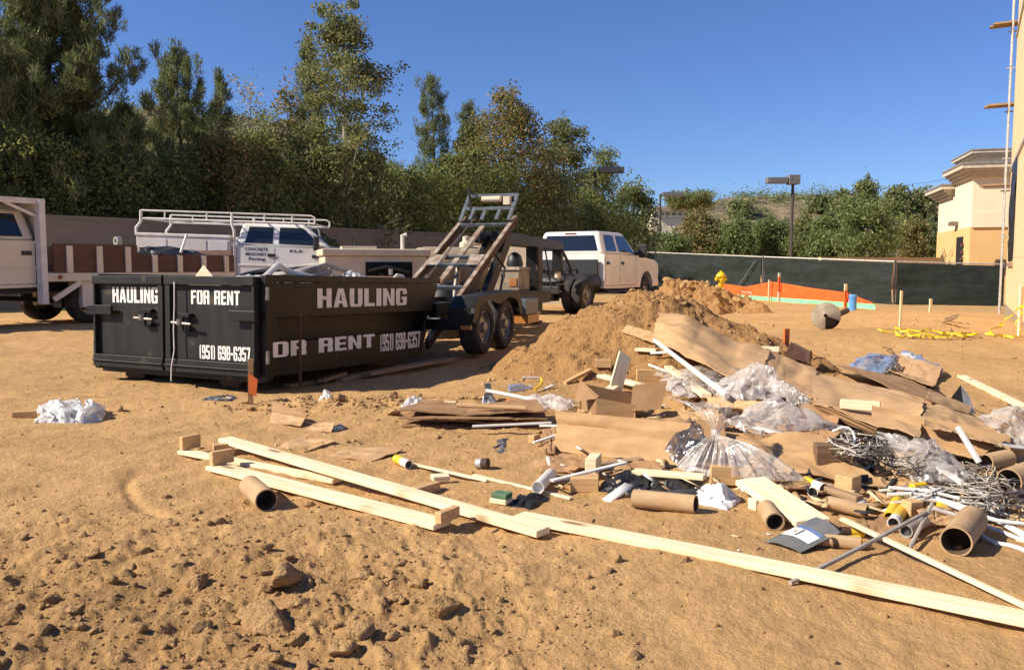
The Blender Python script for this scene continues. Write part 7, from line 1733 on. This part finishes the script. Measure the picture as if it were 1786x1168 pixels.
a = G(855, 700); plank(a, P(850, 668, a.y), 0.05, 0.02, 'grey metal bracket standing at the left end of the white pipe', 'greysteel', 'bracket', 'bracket', up=(0, -1, 0))
crumple('plastic_scrap', 'grey plastic scrap at the foot of the grey bracket', 'plastic', [G(838, 706), G(866, 706), G(862, 692, .03), G(842, 694, .02)], M['foil'], 0.050, 0.018, 4, sd=55, n=14)
crumple('tie_scrap', 'red orange tie scrap behind the brown cardboard stack', 'scrap', [G(882, 703, .06), G(892, 703, .06), G(893, 698, .06), G(883, 698, .06)], M['orange_pt'], 0.020, 0.020, 4, sd=56, n=8)
# green package and grey packaging
p = G(874, 876); t = thing('green_package', 'pale and green package at the left end of the black bag', 'package', p, -0.5)
MB().box(-.045, .045, -.035, .035, 0, .024).build('carton', M['wood'], t, bevel=.004)
MB().box(-.04, .045, -.03, .035, .025, .05).build('green_wrap', M['greenpt'], t, bevel=.006)
t = thing('grey_packaging', 'dark grey printed packaging sheet lying right of the open mouthed tube', 'packaging', G(1398, 935, .03))
q = [G(1333, 944, .005), G(1396, 962, .01), G(1466, 928, .055), G(1424, 900, .075)]
o = sheet(q, None, 'greybag', th=.003, amp=.004, sd=60, name='wrapper', parent=t, bow=.012); o.location = o.location - t.location
def sub_q(q, u0, u1, v0, v1, off):
    f = lambda u, v: (q[0] * (1 - u) * (1 - v) + q[1] * u * (1 - v) + q[2] * u * v + q[3] * (1 - u) * v)
    return [f(u0, v0) + Vector((0, 0, off)), f(u1, v0) + Vector((0, 0, off)), f(u1, v1) + Vector((0, 0, off)), f(u0, v1) + Vector((0, 0, off))]
for (u0, u1, v0, v1, off, mm, nm) in ((.06, .9, .28, .55, .006, 'paper', 'white_panel'), (.06, .9, .57, .63, .006, 'blue', 'blue_band'), (.40, .48, .31, .52, .010, 'greysteel', 'printed_bar')):
    o = sheet(sub_q(q, u0, u1, v0, v1, off), None, mm, th=.001, amp=.0, sd=61, name=nm, parent=t, bow=.010, n=10); o.location = o.location - t.location

# cable tangles
def tangle(poly, n, hmax, label, sd, r=0.0031, m='wire', ctrl=7, step=30):
    rg = random.Random(sd); mb = MB(); (x0, y0, x1, y1) = poly; cx, cy = (x0 + x1) / 2, (y0 + y1) / 2; sx, sy = (x1 - x0) / 2, (y1 - y0) / 2
    for k in range(n):
        x, y = cx + rg.gauss(0, 0.45) * sx, cy + rg.gauss(0, 0.45) * sy; a = rg.uniform(0, 6.28); pts = []
        h = rg.uniform(0.0, hmax)
        for j in range(ctrl):
            q = math.hypot((x - cx) / sx, (y - cy) / sy); hm = hmax * max(0.12, 1 - 0.75 * q * q)
            pts.append(G(x, y, max(0.006, min(hm, h)))); a += rg.uniform(-1.1, 1.1); st = step * rg.uniform(0.5, 1.5)
            x += st * math.cos(a); y += 0.40 * st * math.sin(a); h += rg.uniform(-.06, .05)
            if math.hypot((x - cx) / sx, (y - cy) / sy) > 1.0: a = math.atan2((cy - y) * 2, cx - x) + rg.uniform(-.9, .9)
        for _ in range(2):
            Q = [pts[0]]
            for i in range(len(pts) - 1): Q += [pts[i].lerp(pts[i + 1], 0.25), pts[i].lerp(pts[i + 1], 0.75)]
            pts = Q + [pts[-1]]
        mb.tube(pts, r * rg.choice((0.7, 1, 1, 1.5)), 5)
    c = Vector(mb.v[0]); o = mb.build('cable_tangle', M[m], smooth=True, origin=c)
    return tag(o, label, 'cable tangle')
def wire_mat():
    m = bpy.data.materials.new('mixed_cables'); m.use_nodes = True; t = m.node_tree; b = t.nodes['Principled BSDF']; L = t.links.new
    g = _n(t, 'ShaderNodeNewGeometry'); rp = _n(t, 'ShaderNodeValToRGB'); rp.color_ramp.interpolation = 'CONSTANT'; e = rp.color_ramp.elements
    cols = [(0.36, 0.32, 0.26), (0.05, 0.042, 0.034), (0.56, 0.50, 0.42), (0.20, 0.16, 0.11), (0.42, 0.36, 0.29)]
    while len(e) < len(cols): e.new(0.5)
    for i, c in enumerate(cols): e[i].position = i / len(cols); e[i].color = (*c, 1)
    L(g.outputs['Random Per Island'], rp.inputs[0]); L(rp.outputs[0], b.inputs['Base Color']); b.inputs['Roughness'].default_value = 0.6; return m
M['cables'] = wire_mat()
tangle((1415, 745, 1580, 806), 95, 0.22, 'grey and black cable tangle on the dark timber chunk', 1, m='cables', ctrl=8)
tangle((1530, 770, 1670, 835), 55, 0.16, 'grey cable tangle under the clear plastic at right', 2, m='cables')
tangle((1650, 800, 1810, 900), 110, 0.16, 'dense cable tangle at the right edge of the pile', 3, m='cables')
tangle((1380, 728, 1480, 765), 10, 0.16, 'thin dark cables trailing over the sunlit cardboard', 4, r=0.004, m='cables')
tangle((1520, 632, 1580, 660), 16, 0.14, 'small grey wire tangle on the back cardboard near the blue film', 5, r=0.006, m='cables')
tangle((1545, 838, 1680, 880), 20, 0.10, 'loose pale cables among the white strips', 6, r=0.005, m='cables')
tangle((1090, 852, 1130, 868), 6, 0.05, 'few silver wires at the left end of the lying tube', 7, r=0.004, m='cables', step=14)
rod([(1452, 752, .2), (1475, 742, .24), (1492, 756, .2), (1488, 785, .12)], 0.007, 'loop of pale cable over the timber chunk', 'white_pl', 'cable', 'cable')
rod([(1540, 605, .05), (1560, 612, .12), (1556, 628, .10), (1530, 640, .08)], 0.006, 'dark wire loop over the blue film', 'darkplastic', 'cable', 'cable')
rod([(1735, 775, .12), (1800, 782, .12)], 0.012, 'grey conduit at the right edge above the thick brown tube', 'galv', 'conduit', 'conduit')

# fine litter nobody could count
def litter():
    rg = np.random.default_rng(8); V, F = [], []
    def bit(p, l, w, th):
        a = rg.uniform(0, 6.28); tz = rg.normal() * 0.25; ex = np.array([math.cos(a), math.sin(a), tz]); ex /= np.linalg.norm(ex); ey = np.array([-ex[1], ex[0], rg.normal() * 0.2]); ey /= np.linalg.norm(ey); ez = np.cross(ex, ey)
        n = len(V); p = np.array(p)
        for sx, sy, sz in ((-1, -1, -1), (1, -1, -1), (1, 1, -1), (-1, 1, -1), (-1, -1, 1), (1, -1, 1), (1, 1, 1), (-1, 1, 1)):
            V.append(p + ex * sx * l / 2 * (1 - 0.2 * rg.random()) + ey * sy * w / 2 * (1 - 0.3 * rg.random()) + ez * sz * th / 2)
        F.extend([[n + i for i in f] for f in ((3, 2, 1, 0), (4, 5, 6, 7), (0, 1, 5, 4), (1, 2, 6, 5), (2, 3, 7, 6), (3, 0, 4, 7))])
    for _ in range(620):
        px = rg.normal(1370, 215); py = rg.uniform(690, 905)
        if px < 900 or px > 1800: continue
        lim = 860 + max(0, (px - 1250) * 0.12)
        if py > lim: continue
        l = 0.03 + 0.19 * rg.random() ** 2; p = G(px, py, rg.uniform(0.004, 0.05))
        bit(p, l, l * rg.uniform(0.12, 0.6), rg.uniform(0.003, 0.012))
    for _ in range(70):
        p = G(rg.uniform(480, 1000), rg.uniform(660, 790), 0.003); bit(p, rg.uniform(0.015, 0.05), rg.uniform(0.008, 0.02), 0.004)
    for _ in range(30):
        p = G(rg.uniform(850, 1786), rg.uniform(860, 960), 0.003); bit(p, rg.uniform(0.012, 0.05), rg.uniform(0.006, 0.014), 0.004)
    m = bpy.data.materials.new('mixed_litter'); m.use_nodes = True; t = m.node_tree; b = t.nodes['Principled BSDF']
    g = _n(t, 'ShaderNodeNewGeometry'); rp = _n(t, 'ShaderNodeValToRGB'); rp.color_ramp.interpolation = 'CONSTANT'; e = rp.color_ramp.elements
    cols = [(0.70, 0.52, 0.28), (0.42, 0.25, 0.11), (0.30, 0.17, 0.08), (0.70, 0.68, 0.62), (0.55, 0.36, 0.17), (0.03, 0.03, 0.03)]
    while len(e) < len(cols): e.new(0.5)
    for i, c in enumerate(cols): e[i].position = i / len(cols); e[i].color = (*c, 1)
    t.links.new(g.outputs['Random Per Island'], rp.inputs[0]); t.links.new(rp.outputs[0], b.inputs['Base Color']); b.inputs['Roughness'].default_value = 0.8
    o = ob('litter', np_mesh('litter', np.array(V), np.array(F)), m); tag(o, 'splinters and paper scraps strewn through the debris pile', 'litter', kind='stuff')
litter()
